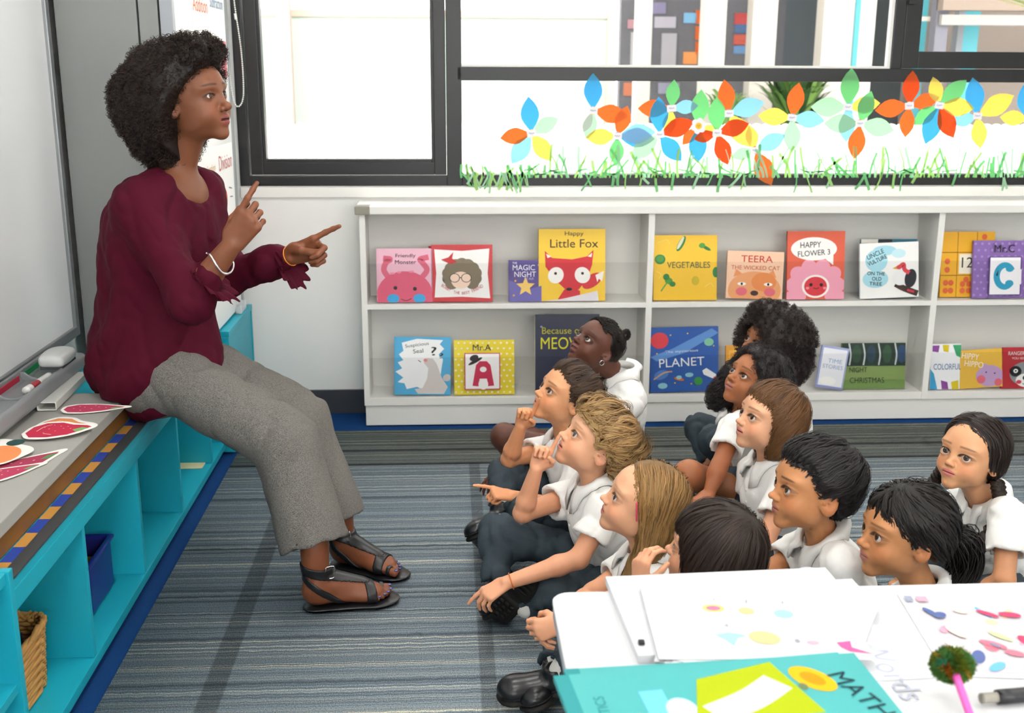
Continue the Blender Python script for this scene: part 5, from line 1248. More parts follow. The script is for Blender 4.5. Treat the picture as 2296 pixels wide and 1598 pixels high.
sheet('worksheet', 'white worksheet on top of the fan with pastel drawings and a pink shape', 'worksheet', ((.298, 1.428), (.615, 1.412), (.338, 1.662)), TT + .0204, .0012,
      [E_(.34, .66, .055, .055, '#e8c878'), E_(.34, .66, .036, .032, '#e67a9a'), E_(.50, .62, .04, .05, PE, -25), E_(.68, .58, .048, .06, LB), P_([(.30, .30), (.37, .33), (.45, .29), (.40, .25), (.37, .16), (.34, .24)], LB), E_(.53, .26, .075, .085, PE, -20), E_(.68, .22, .012, .025, '#9a9aa6'), E_(.75, .20, .03, .025, '#e8a8ba'), P_([(.86, .20), (.93, .22), (.92, .14), (1.0, .06), (.90, .09), (.87, .14)], '#e8609a'),
       T_('1', .36, .78, .04, '#8a8ca0'), T_('2', .52, .76, .04, '#8a8ca0'), T_('3', .70, .74, .04, '#8a8ca0'), T_('4', .37, .42, .04, '#8a8ca0')], grp=PG)
sheet('worksheet', 'white page with pale vertical lettering beside the fan of worksheets', 'worksheet', ((.560, 1.385), (.705, 1.392), (.660, 1.690)), TT + .0008, .0010, [T_('Compound Words', .52, .50, .16, '#b4b8c8', -90, None), T_('COMPOUND', .25, .5, .06, '#bcc0cc', -90)], grp=PG)
pht = []
rng = np.random.default_rng(4)
for k in range(46):
    x, y = rng.uniform(.05, .98), rng.uniform(.05, .80)
    pht.append(E_(x, y, rng.uniform(.025, .07), rng.uniform(.015, .04), ['#d8798c', '#e8bfa4', '#c8d89a', '#6fb4dc', '#8a8aa4', '#e8a0b8', '#f0d8c4', '#f3ece6', '#d3486c', '#5a6a9c', '#e9c9ae'][k % 11], rng.uniform(0, 180)))
sheet('photo_sheet', 'glossy printed sheet with colourful photographs of children on the table', 'printed sheet', ((.715, 1.395), (1.02, 1.360), (.795, 1.640)), TT + .0010, .0012, [R_(.02, .04, .98, .80, '#c4c0c6')] + pht + [R_(.02, .88, .06, .95, '#9aa0b4'), R_(.08, .88, .14, .95, '#e8a0b4')])
ck = box('binder_clip', V3(.277, 1.479, TT + .0148), V3(.287, 1.489, TT + .021), flat('#1c1d24', .4), None, .003); tag(ck, 'small black clip on the edge of the white writing pad', 'clip')
# teal maths books
def mathbook(label, a, b, c, z, art):
    o = sheet('exercise_book', label, 'book', (a, b, c), z, .008, art, '#8fdcd8', 'maths exercise books on the table', flat('#3fa5a5', .45))
    return o
spine = [R_(.0, .0, .05, 1, '#368f92'), T_('MATHEMATICS', .115, .55, .05, '#2b7a80', 90, None), R_(.25, .60, .33, .80, '#6cbfe0'), E_(.36, .62, .05, .1, '#bcd9e6')]
mathbook('teal maths exercise book underneath, spine edge showing', (.172, 1.10), (.60, 1.125), (.188, 1.392), TT + .0222, spine)
mathbook('teal maths exercise book on top with a lime panel and a yellow light bulb', (.168, 1.075), (.585, 1.12), (.180, 1.362), TT + .0306,
         spine + [P_([(.38, .50), (.46, .86), (.74, .96), (.80, .50)], '#a6b50e'), S_([(.45, .56), (.60, .66), (.72, .78)], .11, '#cfceca'), E_(.84, .78, .055, .13, '#d9ae18', 30), E_(.84, .78, .03, .07, '#d08f10', 30), E_(.79, .72, .015, .03, '#6a7a5a'), P_([(.16, .30), (.22, .62), (.30, .50)], '#f08ab4'), T_('MATH', .955, .62, .10, '#1f3c46', -78, None, .007)])
# fluffy-topped pen and black marker
pm = empty('novelty_pen', (.68, 1.30, TT), 'pink and white pen with a fuzzy green pompom top', 'pen')
pc, tip = V3(0.690, 1.335, 0.655), V3(.655, 1.130, TT + .012)
tube('pen_barrel', [tip, tip * .5 + pc * .5, pc], .0055, flat('#e05ab0', .3), pm, 10, 12); tube('barrel_band', [tip * .75 + pc * .25, tip * .62 + pc * .38], .0060, flat('#f1eef2', .3), pm, 4, 12)
rng = np.random.default_rng(8); N = 2600; dirs = rng.normal(0, 1, (N, 3)); dirs /= np.linalg.norm(dirs, axis=1, keepdims=True)
R0 = np.array((.030, .026, .024)); u = np.linspace(0, 1, 4)
P0 = pc + dirs[:, None] * (R0 * (.35 + .68 * u[:, None]))[None] + rng.normal(0, .0015, (N, 4, 3)) * u[None, :, None]
v, q = tube_arrays(P0, np.full((N, 4), .0006), 3); cc = np.array([srgb('#6a7a24'), srgb('#4f7d3a'), srgb('#3f8a68'), srgb('#a8862a'), srgb('#b0621c')])
zone = np.argmax(np.stack([np.sin(dirs @ rng.normal(0, 3, 3) + k) + (.6 if k < 2 else 0) for k in range(5)], 1), 1)
np_mesh('pompom', v, q, True, np.repeat(cc[zone] * rng.uniform(.6, 1.2, (N, 1)), 12, 0), hair_mat(), pm)
mk2 = empty('marker', (.78, 1.335, TT), 'thick black marker lying on the printed photographs', 'marker')
a, b_ = V3(.728, 1.318, TT + .012), V3(.90, 1.335, TT + .012)
lyo('barrel', a + (b_ - a) * .14, b_, .0105, flat('#17181c', .35), mk2); lyo('tip_cap', a, a + (b_ - a) * .14, .0075, flat('#8a867c', .5), mk2)

# ------------------------------------------------------------------ paper flowers and paper grass on the window
def tissue(name, h):
    m = bpy.data.materials.new(name); m.use_nodes = True; nt = m.node_tree; nt.nodes.remove(nt.nodes['Principled BSDF']); o = nt.nodes['Material Output']
    d = nt.nodes.new('ShaderNodeBsdfDiffuse'); t = nt.nodes.new('ShaderNodeBsdfTranslucent'); mx = nt.nodes.new('ShaderNodeMixShader'); mx.inputs[0].default_value = .62
    c = (*srgb(h), 1); d.inputs[0].default_value = c; t.inputs[0].default_value = c
    nt.links.new(d.outputs[0], mx.inputs[1]); nt.links.new(t.outputs[0], mx.inputs[2]); nt.links.new(mx.outputs[0], o.inputs[0]); return m
TI = dict(b=tissue('blue_paper', '#6fcbf2'), l=tissue('light_blue_paper', '#b4e2f8'), g=tissue('green_paper', '#9fe3a8'), m=tissue('mint_paper', '#cdf2d4'), o=tissue('orange_paper', '#fb9a56'), y=tissue('yellow_paper', '#fdec8a'), r=tissue('red_orange_paper', '#f97a44'), w=tissue('white_paper', '#f2f0f0'))
inkm = flat('#2a3a7a', .8)
FY = 4.6315
def petal(parent, c, t, m, y, wid=.255, pick=0):
    c, t = np.array(c), np.array(t); L = np.linalg.norm(t - c); d = (t - c) / L; n = np.array((-d[1], d[0])); pts = []
    for u, k in ((.10, .22), (.25, .62), (.42, .95), (.55, 1), (.70, .86), (.85, .52), (1, 0)): pts.append((u, k))
    out = [c + d * u * L + n * k * L * wid for u, k in pts] + [c + d * u * L - n * k * L * wid for u, k in pts[-2::-1]]
    o = poly_prism('petal', [(p[0] - parent.location.x, p[1] - parent.location.z) for p in out], .0007, m, parent, Matrix.Translation((0, y - parent.location.y, 0)) @ Matrix.Rotation(math.pi / 2, 4, 'X'))
    return o
FL = [
 ('blue, orange, yellow and green flower alone at the left of the lower pane', (0.341, 1.200), [((0.327, 1.348),'b'),((0.450, 1.262),'m'),((0.426, 1.087),'y'),((0.259, 1.076),'l'),((0.210, 1.180),'o')], 'y', 0),
 ('flower with one tall blue petal rising over the frame', (0.595, 1.293), [((0.592, 1.443),'b'),((0.741, 1.268),'o'),((0.572, 1.177),'m'),((0.534, 1.199),'w')], 'y', 0),
 ('flower with yellow, orange, blue and green petals left of the daisy', (0.699, 1.190), [((0.738, 1.313),'o'),((0.566, 1.184),'y'),((0.856, 1.177),'b'),((0.696, 1.067),'g'),((0.859, 1.207),'l')], 'b', 1),
 ('flower with a green petal up and an orange petal left, high in the pane', (0.922, 1.303), [((0.929, 1.419),'g'),((0.781, 1.302),'o'),((1.034, 1.314),'l'),((0.910, 1.190),'y')], 'g', 0),
 ('flower with a dark blue upright petal left of the daisy', (0.876, 1.196), [((0.867, 1.349),'b'),((1.018, 1.250),'r'),((0.973, 1.087),'b'),((0.759, 1.097),'m')], 'b', 1),
 ('flower behind the white daisy with green, orange and blue petals', (1.038, 1.229), [((1.044, 1.380),'g'),((0.974, 1.155),'o'),((1.041, 1.078),'b'),((1.126, 1.200),'y')], 'y', 0),
 ('flower with two orange petals and a green one right of the daisy', (1.118, 1.203), [((1.109, 1.350),'g'),((1.252, 1.242),'r'),((1.171, 1.071),'r'),((1.022, 1.177),'r')], 'y', 1),
 ('flower with an orange petal up and a light blue petal right', (1.165, 1.283), [((1.137, 1.420),'o'),((1.311, 1.329),'l'),((1.264, 1.145),'y')], 'b', 0),
 ('flower with an orange petal hanging down over the lower frame', (1.283, 1.132), [((1.408, 1.196),'l'),((1.363, 0.986),'o'),((1.184, 1.104),'m'),((1.252, 1.236),'y')], 'r', 1),
 ('flower with orange, inky blue, yellow and green petals in a cross', (1.432, 1.266), [((1.452, 1.409),'o'),((1.571, 1.253),'l'),((1.288, 1.273),'y'),((1.442, 1.123),'m')], 'b', 0),
 ('flower with a tall green petal crossing the transom', (1.666, 1.310), [((1.670, 1.469),'g'),((1.508, 1.310),'m'),((1.803, 1.327),'y'),((1.670, 1.167),'l')], 'b', 0),
 ('flower with three green petals and an orange one pointing down', (1.723, 1.243), [((1.761, 1.376),'g'),((1.569, 1.242),'m'),((1.873, 1.213),'m'),((1.710, 1.095),'o')], 'r', 1),
 ('flower with red-orange petals only', (1.928, 1.316), [((1.929, 1.459),'r'),((1.783, 1.296),'o'),((1.923, 1.186),'o'),((2.053, 1.351),'o')], 'w', 0),
 ('six-petalled flower with green, yellow, blue and orange petals', (2.056, 1.318), [((2.162, 1.422),'g'),((2.017, 1.434),'y'),((1.953, 1.239),'g'),((2.013, 1.158),'b'),((2.132, 1.184),'r'),((2.207, 1.306),'y')], 'b', 1),
 ('flower with a blue petal up and two yellow petals', (2.226, 1.275), [((2.187, 1.432),'b'),((2.374, 1.360),'y'),((2.255, 1.140),'y'),((2.124, 1.243),'l')], 'r', 0),
 ('flower cut by the picture edge with a yellow petal pointing left', (2.448, 1.261), [((2.323, 1.271),'y'),((2.409, 1.403),'b'),((2.510, 1.145),'o')], 'r', 1),
]
for fi, (lab, c, pts, hub, lay) in enumerate(FL):
    y = FY - .0012 * lay; C_ = (c[0], 0, c[1])
    o = empty('paper_flower', (C_[0], y, C_[2]), lab, 'paper flower', 'paper flowers on the window')
    for k, (t, m) in enumerate(pts):
        petal(o, (C_[0], C_[2]), t, TI[m], y - .00004 * k)
    poly_prism('hub', [(.017 * math.cos(a), .017 * math.sin(a)) for a in np.linspace(0, 2 * np.pi, 20, endpoint=False)], .0007, TI[hub], o, Matrix.Translation((0, -.0008, 0)) @ Matrix.Rotation(math.pi / 2, 4, 'X'))
    r_ = math.radians((fi * 37) % 21 - 10)
    l_ = poly_prism('name_label', [(-.019, -.014), (.019, -.014), (.019, .014), (-.019, .014)], .0006, flat('#e9e6ea', .8), o, Matrix.Translation((0, -.0016, 0)) @ Matrix.Rotation(r_, 4, 'Y') @ Matrix.Rotation(math.pi / 2, 4, 'X'))
    print_mesh('scribble', [S_([(.2, .45), (.3, .62), (.4, .4), (.5, .6), (.6, .42), (.72, .6), (.8, .48)], .05, '#9a9ab4')], .038, .028, o, Matrix.Translation((-.019, -.0022, -.014)) @ Matrix.Rotation(math.pi / 2, 4, 'X'), matte_mat(), .0002)
C_ = (1.038, 0, 1.232); da = empty('paper_daisy', (C_[0], FY - .004, C_[2]), 'white paper daisy with a smiling yellow centre among the coloured flowers', 'paper flower')
for k in range(6):
    a = k * math.pi / 3 + .3; poly_prism('petal', [(.020 * math.cos(a) + .0135 * math.cos(t), .020 * math.sin(a) + .0135 * math.sin(t)) for t in np.linspace(0, 2 * np.pi, 16, endpoint=False)], .0008, flat('#e8e6ea', .8), da, Matrix.Translation((0, -.0001 * k, 0)) @ Matrix.Rotation(math.pi / 2, 4, 'X'))
poly_prism('centre', [(.0135 * math.cos(t), .0135 * math.sin(t)) for t in np.linspace(0, 2 * np.pi, 18, endpoint=False)], .0008, flat('#f0b82c', .7), da, Matrix.Translation((0, -.0012, 0)) @ Matrix.Rotation(math.pi / 2, 4, 'X'))
print_mesh('face_print', [E_(.36, .58, .06, .06, K), E_(.64, .58, .06, .06, K), S_([(.38, .42), (.5, .36), (.62, .42)], .04, K)], .027, .027, da, Matrix.Translation((-.0135, -.0021, -.0135)) @ Matrix.Rotation(math.pi / 2, 4, 'X'), matte_mat(), .0001)
# cut paper grass along the lower edge
pg = empty('paper_grass', (1.2, FY, 1.03), 'fringe of cut green paper grass along the bottom of the window', 'paper grass')
rng = np.random.default_rng(21); GM = [TI['g'], TI['m'], tissue('lime_paper', '#c8efa4')]
def blade(x, z, L, ang, w, m, y, bend):
    n = 5; Lp, Rp = [], []
    for i in range(n):
        u = i / (n - 1); a = ang + bend * u; px = x + L * u * math.sin(ang + bend * u * .5); pz = z + L * u * math.cos(ang + bend * u * .5)
        Lp.append((px - w / 2 * math.cos(a), pz + w / 2 * math.sin(a))); Rp.append((px + w / 2 * math.cos(a), pz - w / 2 * math.sin(a)))
    poly_prism('paper_strip', [(p[0] - 1.2, p[1] - 1.03) for p in Rp + Lp[::-1]][::1], .0005, m, pg, Matrix.Translation((0, y - FY, 0)) @ Matrix.Rotation(math.pi / 2, 4, 'X'))
xs = np.concatenate([rng.uniform(.05, .32, 34), np.linspace(.33, 2.55, 150) + rng.normal(0, .008, 150)])
for i, x in enumerate(xs):
    dn = (x < .32) or rng.random() < .28
    y = FY - .003 - .0006 * (i % 5); m = GM[int(rng.integers(0, 3))]
    if dn: blade(x, 1.040 + rng.normal(0, .004), rng.uniform(.05, .085), math.pi + rng.normal(0, .3), rng.uniform(.005, .012), m, y, rng.normal(0, .35))
    if not dn or rng.random() < .3: blade(x, 1.018, rng.uniform(.05, .14 if x > .4 else .06), rng.normal(0, .32), rng.uniform(.004, .013), m, y, rng.normal(0, .4))
for i in range(60): blade(rng.uniform(.3, 2.55), 1.036 + rng.normal(0, .006), rng.uniform(.03, .07), rng.choice((-1.4, 1.4)) + rng.normal(0, .25), rng.uniform(.004, .008), GM[0], FY - .0065, rng.normal(0, .3))

# ------------------------------------------------------------------ the yard outside the window
GZ = .0
gm = mat('pale_paving', srgb('#a9a7a0'), .9, .1, noise=(4, .08))
g = np_mesh('ground_outside', [(-9, 4.80, GZ), (14, 4.80, GZ), (14, 18, GZ), (-9, 18, GZ)], [(0, 1, 2, 3)], False, None, gm); g['kind'] = 'structure'
wp = mat('white_fence_paint', srgb('#f1f0ec'), .6, .3)
fe = empty('picket_fence', (0, 6.6, GZ), 'white picket fence with rounded tops in the yard outside', 'fence')
for z in (.35, .90): box('rail', V3(-2.2, 6.625, z), V3(3.6, 6.66, z + .07), wp, fe)
bm = bmesh.new()
prof = [(-.034, 0), (.034, 0), (.034, 1.10)] + [(.034 * math.cos(a), 1.10 + .034 * math.sin(a)) for a in np.linspace(.3, math.pi - .3, 7)] + [(-.034, 1.10)]
pk = poly_prism('picket', prof, .022, wp, fe); pme = pk.data
pk.matrix_local = Matrix.Translation((-2.15, 0, .02)) @ Matrix.Rotation(math.pi / 2, 4, 'X')
for i in range(1, 98):
    c_ = bpy.data.objects.new('picket', pme); link(c_, fe); c_.matrix_local = Matrix.Translation((-2.15 + i * .0585 * 1.0, 0, .02)) @ Matrix.Rotation(math.pi / 2, 4, 'X')
# pale green notice wall with beige frame
nw = empty('notice_wall', (-.4, 8.2, 0), 'pale green outdoor board wall framed in beige timber beyond the fence', 'board wall')
pl, pr_, ptop = (-1.395, 8.200, 1.786), (1.143, 8.200, 1.803), 1.845
bt = flat('#bfae9f', .8)
box('panel', V3(-3.0, 8.2, GZ), V3(pr_[0], 8.26, ptop - .03), mat('pale_green_board', srgb('#b4c4b8'), .8, .2, noise=(2, .04)), nw)
box('cap_rail', V3(-3.0, 8.18, ptop - .03), V3(pr_[0] + .02, 8.28, ptop + .02), bt, nw)
box('end_post', V3(pr_[0], 8.17, GZ), V3(pr_[0] + .07, 8.29, ptop + .06), bt, nw)
a_, b2 = (-1.181, 8.000, 1.620), (-1.089, 8.000, 1.620)
ps = box('post', V3(a_[0], 8.0, GZ), V3(b2[0], 8.1, 3.25), flat('#b3a099', .8), None); ps.name = 'timber_post'; tag(ps, 'pinkish timber post standing before the pale green board wall', 'post')
# building opposite
bd = empty('building', (2.2, 10.6, 0), 'grey building across the yard with white columns and pinned papers', 'building')
gw = mat('grey_render', srgb('#6f6f75'), .85, .2, noise=(3, .05))
xa, xb = (1.604, 10.600, 1.852)[0], (3.153, 10.600, 1.862)[0]
box('wall', V3(xa, 10.6, GZ), V3(xb, 10.75, 4.2), gw, bd)
box('wall', V3(xb, 11.4, GZ), V3(7.5, 11.5, 4.2), flat('#5f686c', .8), bd)
box('unseen_shade_roof', V3(-6.5, 6.9, 3.3), V3(9.5, 11.5, 3.45), flat('#e4e0d8', .8), bd)  # unseen slab added to keep sky and sun off the board wall and building
colm = mat('white_column', srgb('#cbc6be'), .7, .2)
for u0, u1, yy in ((1.647, 1.772, 9.90), (2.167, 2.350, 9.60), (2.552, 2.757, 9.50), (3.087, 3.521, 9.30)):
    box('column', V3(u0, yy, GZ), V3(u1, yy + .2, 3.3), colm, bd)
for u0, u1, yy in ((3.342, 3.383, 9.28), (4.091, 4.171, 9.80), (4.314, 4.452, 9.40)):
    box('teal_pole', V3(u0, yy, GZ), V3(u1, yy + .05, 3.3), flat('#3f9aa6', .5), bd)
box('grey_post', V3(3.904, 9.0, GZ), V3(4.006, 9.12, 3.3), flat('#6c6c76', .7), bd)
box('grey_post', V3(4.246, 9.35, GZ), V3(4.299, 9.45, 2.1), flat('#7d8288', .7), bd)
box('beam', V3(3.904, 8.9, 1.93), V3(7.0, 9.02, 2.02), flat('#8a7c70', .8), bd)
box('beam', V3(3.926, 8.95, 1.82), V3(7.0, 9.05, 1.90), flat('#9a9894', .8), bd)
for z in (1.58, 1.86): box('railing', V3(3.774, 9.2, z), V3(4.185, 9.24, z + .035), flat('#e4dcd2', .7), bd)
box('panelling', V3(4.061, 9.9, GZ), V3(7.2, 9.98, 3.2), flat('#7d736b', .85), bd)
for px, pz, w, h, c in ((2.358, 1.944, 0.12, 0.12, '#d8641c'), (2.365, 1.800, 0.12, 0.12, '#d8641c'), (2.372, 1.664, 0.12, 0.12, '#d8641c'), (2.266, 1.575, 0.13, 0.11, '#f09a54'), (2.250, 1.935, 0.12, 0.09, '#7fb8e0'), (1.775, 1.645, 0.15, 0.32, '#b4b2b8'), (2.061, 1.646, 0.14, 0.3, '#b0aeb6'), (1.937, 2.020, 0.16, 0.1, '#8c86a8'), (2.017, 1.894, 0.2, 0.1, '#b9b6c4'), (1.717, 1.876, 0.1, 0.08, '#b88a96'), (2.729, 1.930, 0.12, 0.1, '#c44848'), (2.734, 1.843, 0.12, 0.08, '#4c6c98'), (2.731, 1.739, 0.12, 0.1, '#c85a4a'), (2.736, 1.658, 0.12, 0.08, '#6a94c4'), (1.736, 1.289, 0.18, 0.12, '#c8785a'), (2.075, 1.298, 0.2, 0.1, '#9a9ab0')):
    box('pinned_paper', V3(px - w / 2, 10.585, pz - h / 2), V3(px + w / 2, 10.598, pz + h / 2), flat(c, .8), bd, .001)
# plants
def leafy(name, label, cat, base, n, hgt, spread, wid, cols, seed, droop=1.2, grp=None, dirn=None):
    rng = np.random.default_rng(seed); o = empty(name, tuple(base), label, cat, grp)
    V, Q, Cc, k = [], [], [], 0
    for i in range(n):
        az = rng.uniform(0, 6.28) if dirn is None else dirn + rng.normal(0, .5); L = hgt * rng.uniform(.55, 1.1); out = rng.uniform(.25, 1.) * spread; m = 7; u = np.linspace(0, 1, m)
        c = np.stack([np.cos(az) * out * u ** .9, np.sin(az) * out * u ** .9, L * (u - .45 * droop * u ** 2.2)], 1); s = np.array((-np.sin(az), np.cos(az), 0)) * wid * rng.uniform(.6, 1.2)
        w = np.interp(u, [0, .15, .5, 1], [.25, .8, 1, .02])[:, None]
        V += [c + s * w, c - s * w]; Q += [(k + j, k + j + 1, k + m + j + 1, k + m + j) for j in range(m - 1)]; Cc += [np.tile(np.array(srgb(cols[i % len(cols)])) * rng.uniform(.7, 1.2), (2 * m, 1))]; k += 2 * m
    np_mesh('leaves', np.vstack(V), Q, True, np.vstack(Cc), MS.setdefault('leaf', mat('leaf', rough=.5, spec=.3, vcol=True)), None).parent = o
    return o
leafy('shrub', 'leafy green shrub between the white columns outside', 'shrub', V3(2.803, 9.0, .9), 150, 1.15, .45, .030, ('#33562a', '#507534', '#39612f', '#6a8c44'), 31)
leafy('shrub', 'smaller shrub beside the grey wall outside', 'shrub', V3(2.296, 9.2, .9), 80, .8, .30, .022, ('#6a8f52', '#8cab6a'), 32)
leafy('palm', 'palm with long pale green fronds at the upper right outside', 'palm', V3(3.459, 6.3, 1.75), 34, .55, .85, .020, ('#a9b45a', '#7f9a45', '#c4c274'), 33, 1.0, None, math.pi)
leafy('shrub', 'dark shrub low at the right beyond the paper flowers', 'shrub', V3(3.547, 7.4, .55), 170, .85, .65, .035, ('#4a4048', '#5a5058', '#3c4438', '#6a6068'), 34)

# ------------------------------------------------------------------ the teacher
def teacher():
    skin = np.array(srgb('#7d4c33')); o = V3(-.690, 3.085, 1.372); s = .230; R = rotm(-22, 11, 3)
    F = dict(adult=1, eye_z=-.012, lower=1.07, nose=1.22, lip=1.35, eye=.92, lid=.92, brow=(.008, .005, .004), brow_m=.75, lips=srgb('#8f4a45'), blush=srgb('#8a5038'), open=.012, cheek=1.02, fine=1.0, zlow=-1.35)
    nb = V3(-0.749, 3.120, 1.192); pel = V3(-0.896, 3.150, 0.598)
    shR, elR, wrR = V3(-0.829, 2.985, 1.098), V3(-0.686, 2.900, 0.860), V3(-0.567, 2.880, 1.010)
    shL, elL, wrL = V3(-0.717, 3.250, 1.105), V3(-0.667, 3.260, 0.846), V3(-0.451, 3.120, 0.941)
    hpR, knR = V3(-0.799, 3.050, 0.612), V3(-0.467, 2.930, 0.458)
    hpL, knL = V3(-0.802, 3.240, 0.617), V3(-0.457, 3.100, 0.468)
    hmR, hmL = V3(-0.380, 2.830, 0.184), V3(-0.350, 3.040, 0.169)
    person = empty('person', (pel[0], pel[1], 0), 'woman in a maroon blouse and grey trousers perched on the teal cabinet', 'person')
    up = nrm(nb - pel); f0 = V3(np.cos(np.radians(-14)), np.sin(np.radians(-14)), 0); fw = nrm(f0 - up * (f0 @ up)); lf = np.cross(up, fw); Bf = np.stack([fw, lf, up], 1)
    # body
    skull = o + R @ (V3(-.10, 0, -.24) * s)
    neck = [cap(skull, nb + up * .01, .049, .050, .03), cap(nb + lf * .09 - up * .055, nb - lf * .09 - up * .055, .034, .034, .05), ell(nb - up * .08 + fw * .02, (.070, .11, .06), .05, '+', Bf)]
    parts = [build_head(None, R, o, s, F, skin, neck)]
    hc = skin * V3(1.04, .98, .95)
    def arm(sh, el, wr, d, n, side, curl, thumb, S=.98):
        m = el + (wr - el) * .3
        L = [cap(sh, el, .046, .038, .012), cap(el, m, .038, .039, .015), cap(m, wr, .039, .025, .015)]
        H, ends = hand_prims(wr, d, n, side, S, curl, thumb, .05)
        return L + H
    aR = arm(shR, elR, wrR, (0.074, -0.010, 0.101), (.10, .95, .10), 1, [(2, 14, 6), (52, 74, 40), (60, 80, 45), (66, 82, 45)], [(.75, .35, .55), (.85, .0, .5), (.8, -.2, .4)])
    aL = arm(shL, elL, wrL, (0.071, -0.020, 0.024), (.12, -.92, -.38), -1, [(-14, 8, 4), (48, 74, 45), (56, 80, 48), (60, 84, 50)], [(.72, .05, .55), (.92, -.35, .30), (.95, -.2, .1)])
    for L in (aR, aL):
        v, q = mesh_auto(L, .0028); parts.append((v, q, hc))
    # feet
    def foot_local(sg):   # sg=+1: big toe on the left (right foot)
        T = [ell((.036, 0, .036), (.036, .031, .036), .01), cap((.050, 0, .062), (.150, .004 * sg, .030), .036, .030, .02), cap((.060, 0, .022), (.165, 0, .020), .028, .034, .02, (V3(0, 0, 1), .6)),
             ell((.172, .002 * sg, .020), (.044, .043, .021), .015), cap((.038, 0, .05), (.036, 0, .16), .032, .031, .02)]
        tips = []
        for y, x0, x1, r in ((.026, .195, .240, .0125), (.006, .195, .241, .0090), (-.010, .192, .232, .0085), (-.023, .186, .221, .0080), (-.034, .178, .206, .0078)):
            T.append(cap((x0 - .02, y * sg * .95, .018), (x1 - .012, y * sg, .0125), r * 1.05, r * .95, .004)); tips.append((x1 - .006, y * sg, .0125 + r * .72, r))
        return T, tips
    feet = []
    for nm, heel, toe, hm, sg in (('R', V3(-.415, 2.795, .022), V3(-.160, 2.842, .022), hmR, 1), ('L', V3(-.365, 3.085, .022), V3(-.140, 2.972, .022), hmL, -1)):
        Rf = frame_from(toe - heel, V3(0, 0, 1)); T, tips = foot_local(sg); k = np.linalg.norm(toe - heel) / .250
        Wd = xf_prims(T, Rf, heel, k); W = lambda *p, heel=heel, Rf=Rf, k=k: heel + Rf @ (np.array(p) * k)
        ank = W(.037, 0, .12)
        Wd.append(cap(ank, hm + V3(0, 0, .10), .033, .045, .02))
        v, q = mesh_auto(Wd, .0030); parts.append((v, q, hc * V3(1.0, .95, .92)))
        feet.append((Wd, W, Rf, tips, k))
    v, q = mesh_auto([ell(pel + up * .05, (.08, .11, .12), .03, '+', Bf), ell(pel + up * .32, (.08, .12, .14), .03, '+', Bf), cap(hpR, knR, .06, .05), cap(hpL, knL, .06, .05)], .014); parts.append((v, q, skin))
    v, q, c = merge(parts); np_mesh('body', v, q, True, c, skin_mat(), person)
    build_eyes(person, R, o, s, F, (1, .10, .02))
    # sandals
    for Wd, W, Rf, tips, k in feet:
        n = Rf[:, 2]
        so = obj_auto('sandal', [cap(W(.034, 0, -.006), W(.196, 0, -.006), .036 * k, .046 * k, .01, (n, .16)), cap(W(.196, .006, -.006), W(.222, .004, -.006), .044 * k, .036 * k, .02, (n, .16))], .003, M['sandal'], person)
        for nm, pr in (('toe_strap', band(Wd, W(.176, 0, .02), Rf[:, 0] + Rf[:, 1] * .12, .0145, .0036)), ('ankle_strap', band(Wd, W(.04, 0, .098), n * 1. + Rf[:, 0] * .25, .0135, .0045)),
                       ('heel_strap', [p for p in band(Wd, W(.052, 0, .045), Rf[:, 0] * .62 + n * .78, .009, .0036)])):
            obj_auto(nm, pr, .0030, M['sandal'], so)
        tx, ty, tz, tr = tips[0]
        obj_auto('ring_strap', band([cap(W(tx - .045, ty, .017), W(tx, ty, .0125), .0135 * k, .0125 * k)], W(tx - .022, ty, .015), Rf[:, 0], .006, .003), .0025, M['sandal'], so)
        bk = W(.062, -.030, .100)
        tube('buckle', [bk + n * .016, bk + n * .016 + Rf[:, 0] * .022, bk - n * .014 + Rf[:, 0] * .022, bk - n * .014, bk + n * .016], .0019, M['steel'], so, 30, 6)
        for tx, ty, tz, tr in tips:
            v, q = mesh_auto([ell(W(tx, ty, tz), (.0062 * k, tr * .62 * k, .0024 * k), 0, '+', Rf)], .0013, .006); np_mesh('toenail', v, q, True, None, M['nail'], person)
    # trousers
    tr = [ell(pel - up * .01 + fw * .05, (.125, .160, .11), .04, '+', Bf)]
    for hp, kn, hm in ((hpR, knR, hmR), (hpL, knL, hmL)):
        ax = nrm(hm - kn)
        tr += [cap(hp + (kn - hp) * .04, kn, .098, .090, .05), cone(kn - ax * .01, hm, .090, .097, .045)]
    axs = [nrm(hm - kn) for kn, hm in ((knR, hmR), (knL, hmL))]
    tr += [folds(.0075, 24, 5, (1, 1, .6))]
    for hm, ax in zip((hmR, hmL), axs): tr.append(cone(hm - ax * .03, hm + ax * .08, .080, .092, .004, '-'))
    tr += [rbox(V3(-1.074, 3.1, .24), (.203, .8, .239), .004, '-'), rbox(V3(-1.125, 2.5, .51), (.204, .603, .044), .004, '-')]
    obj_auto('trousers', tr, .0060, M['tweed'], person)
    # blouse
    ch = V3(-0.821, 3.130, 1.008); low = V3(-0.858, 3.150, 0.625)
    bl = [ell(ch + fw * .015, (.122, .155, .165), .04, '+', Bf), cap(nb - up * .075 + lf * .09, nb - up * .075 - lf * .09, .052, .052, .07), cap(nb - up * .08, nb - up * .05, .080, .062, .05),
          cap(ch - up * .02, low, .145, .175, .09), ell(low + fw * .01, (.192, .185, .16), .06, '+', Bf), ell(ch + fw * .085 - up * .035 - lf * .07, (.055, .06, .06), .07), ell(ch + fw * .085 - up * .035 + lf * .07, (.055, .06, .06), .07)]
    cR = elR + (wrR - elR) * .42
    bl += [cap(nb - up * .07 - lf * .10, shR, .052, .060, .05), cap(shR, elR, .060, .058, .05), cap(elR, cR, .058, .044, .04)]
    cL = elL + (wrL - elL) * .90
    pf = elL + (wrL - elL) * .70
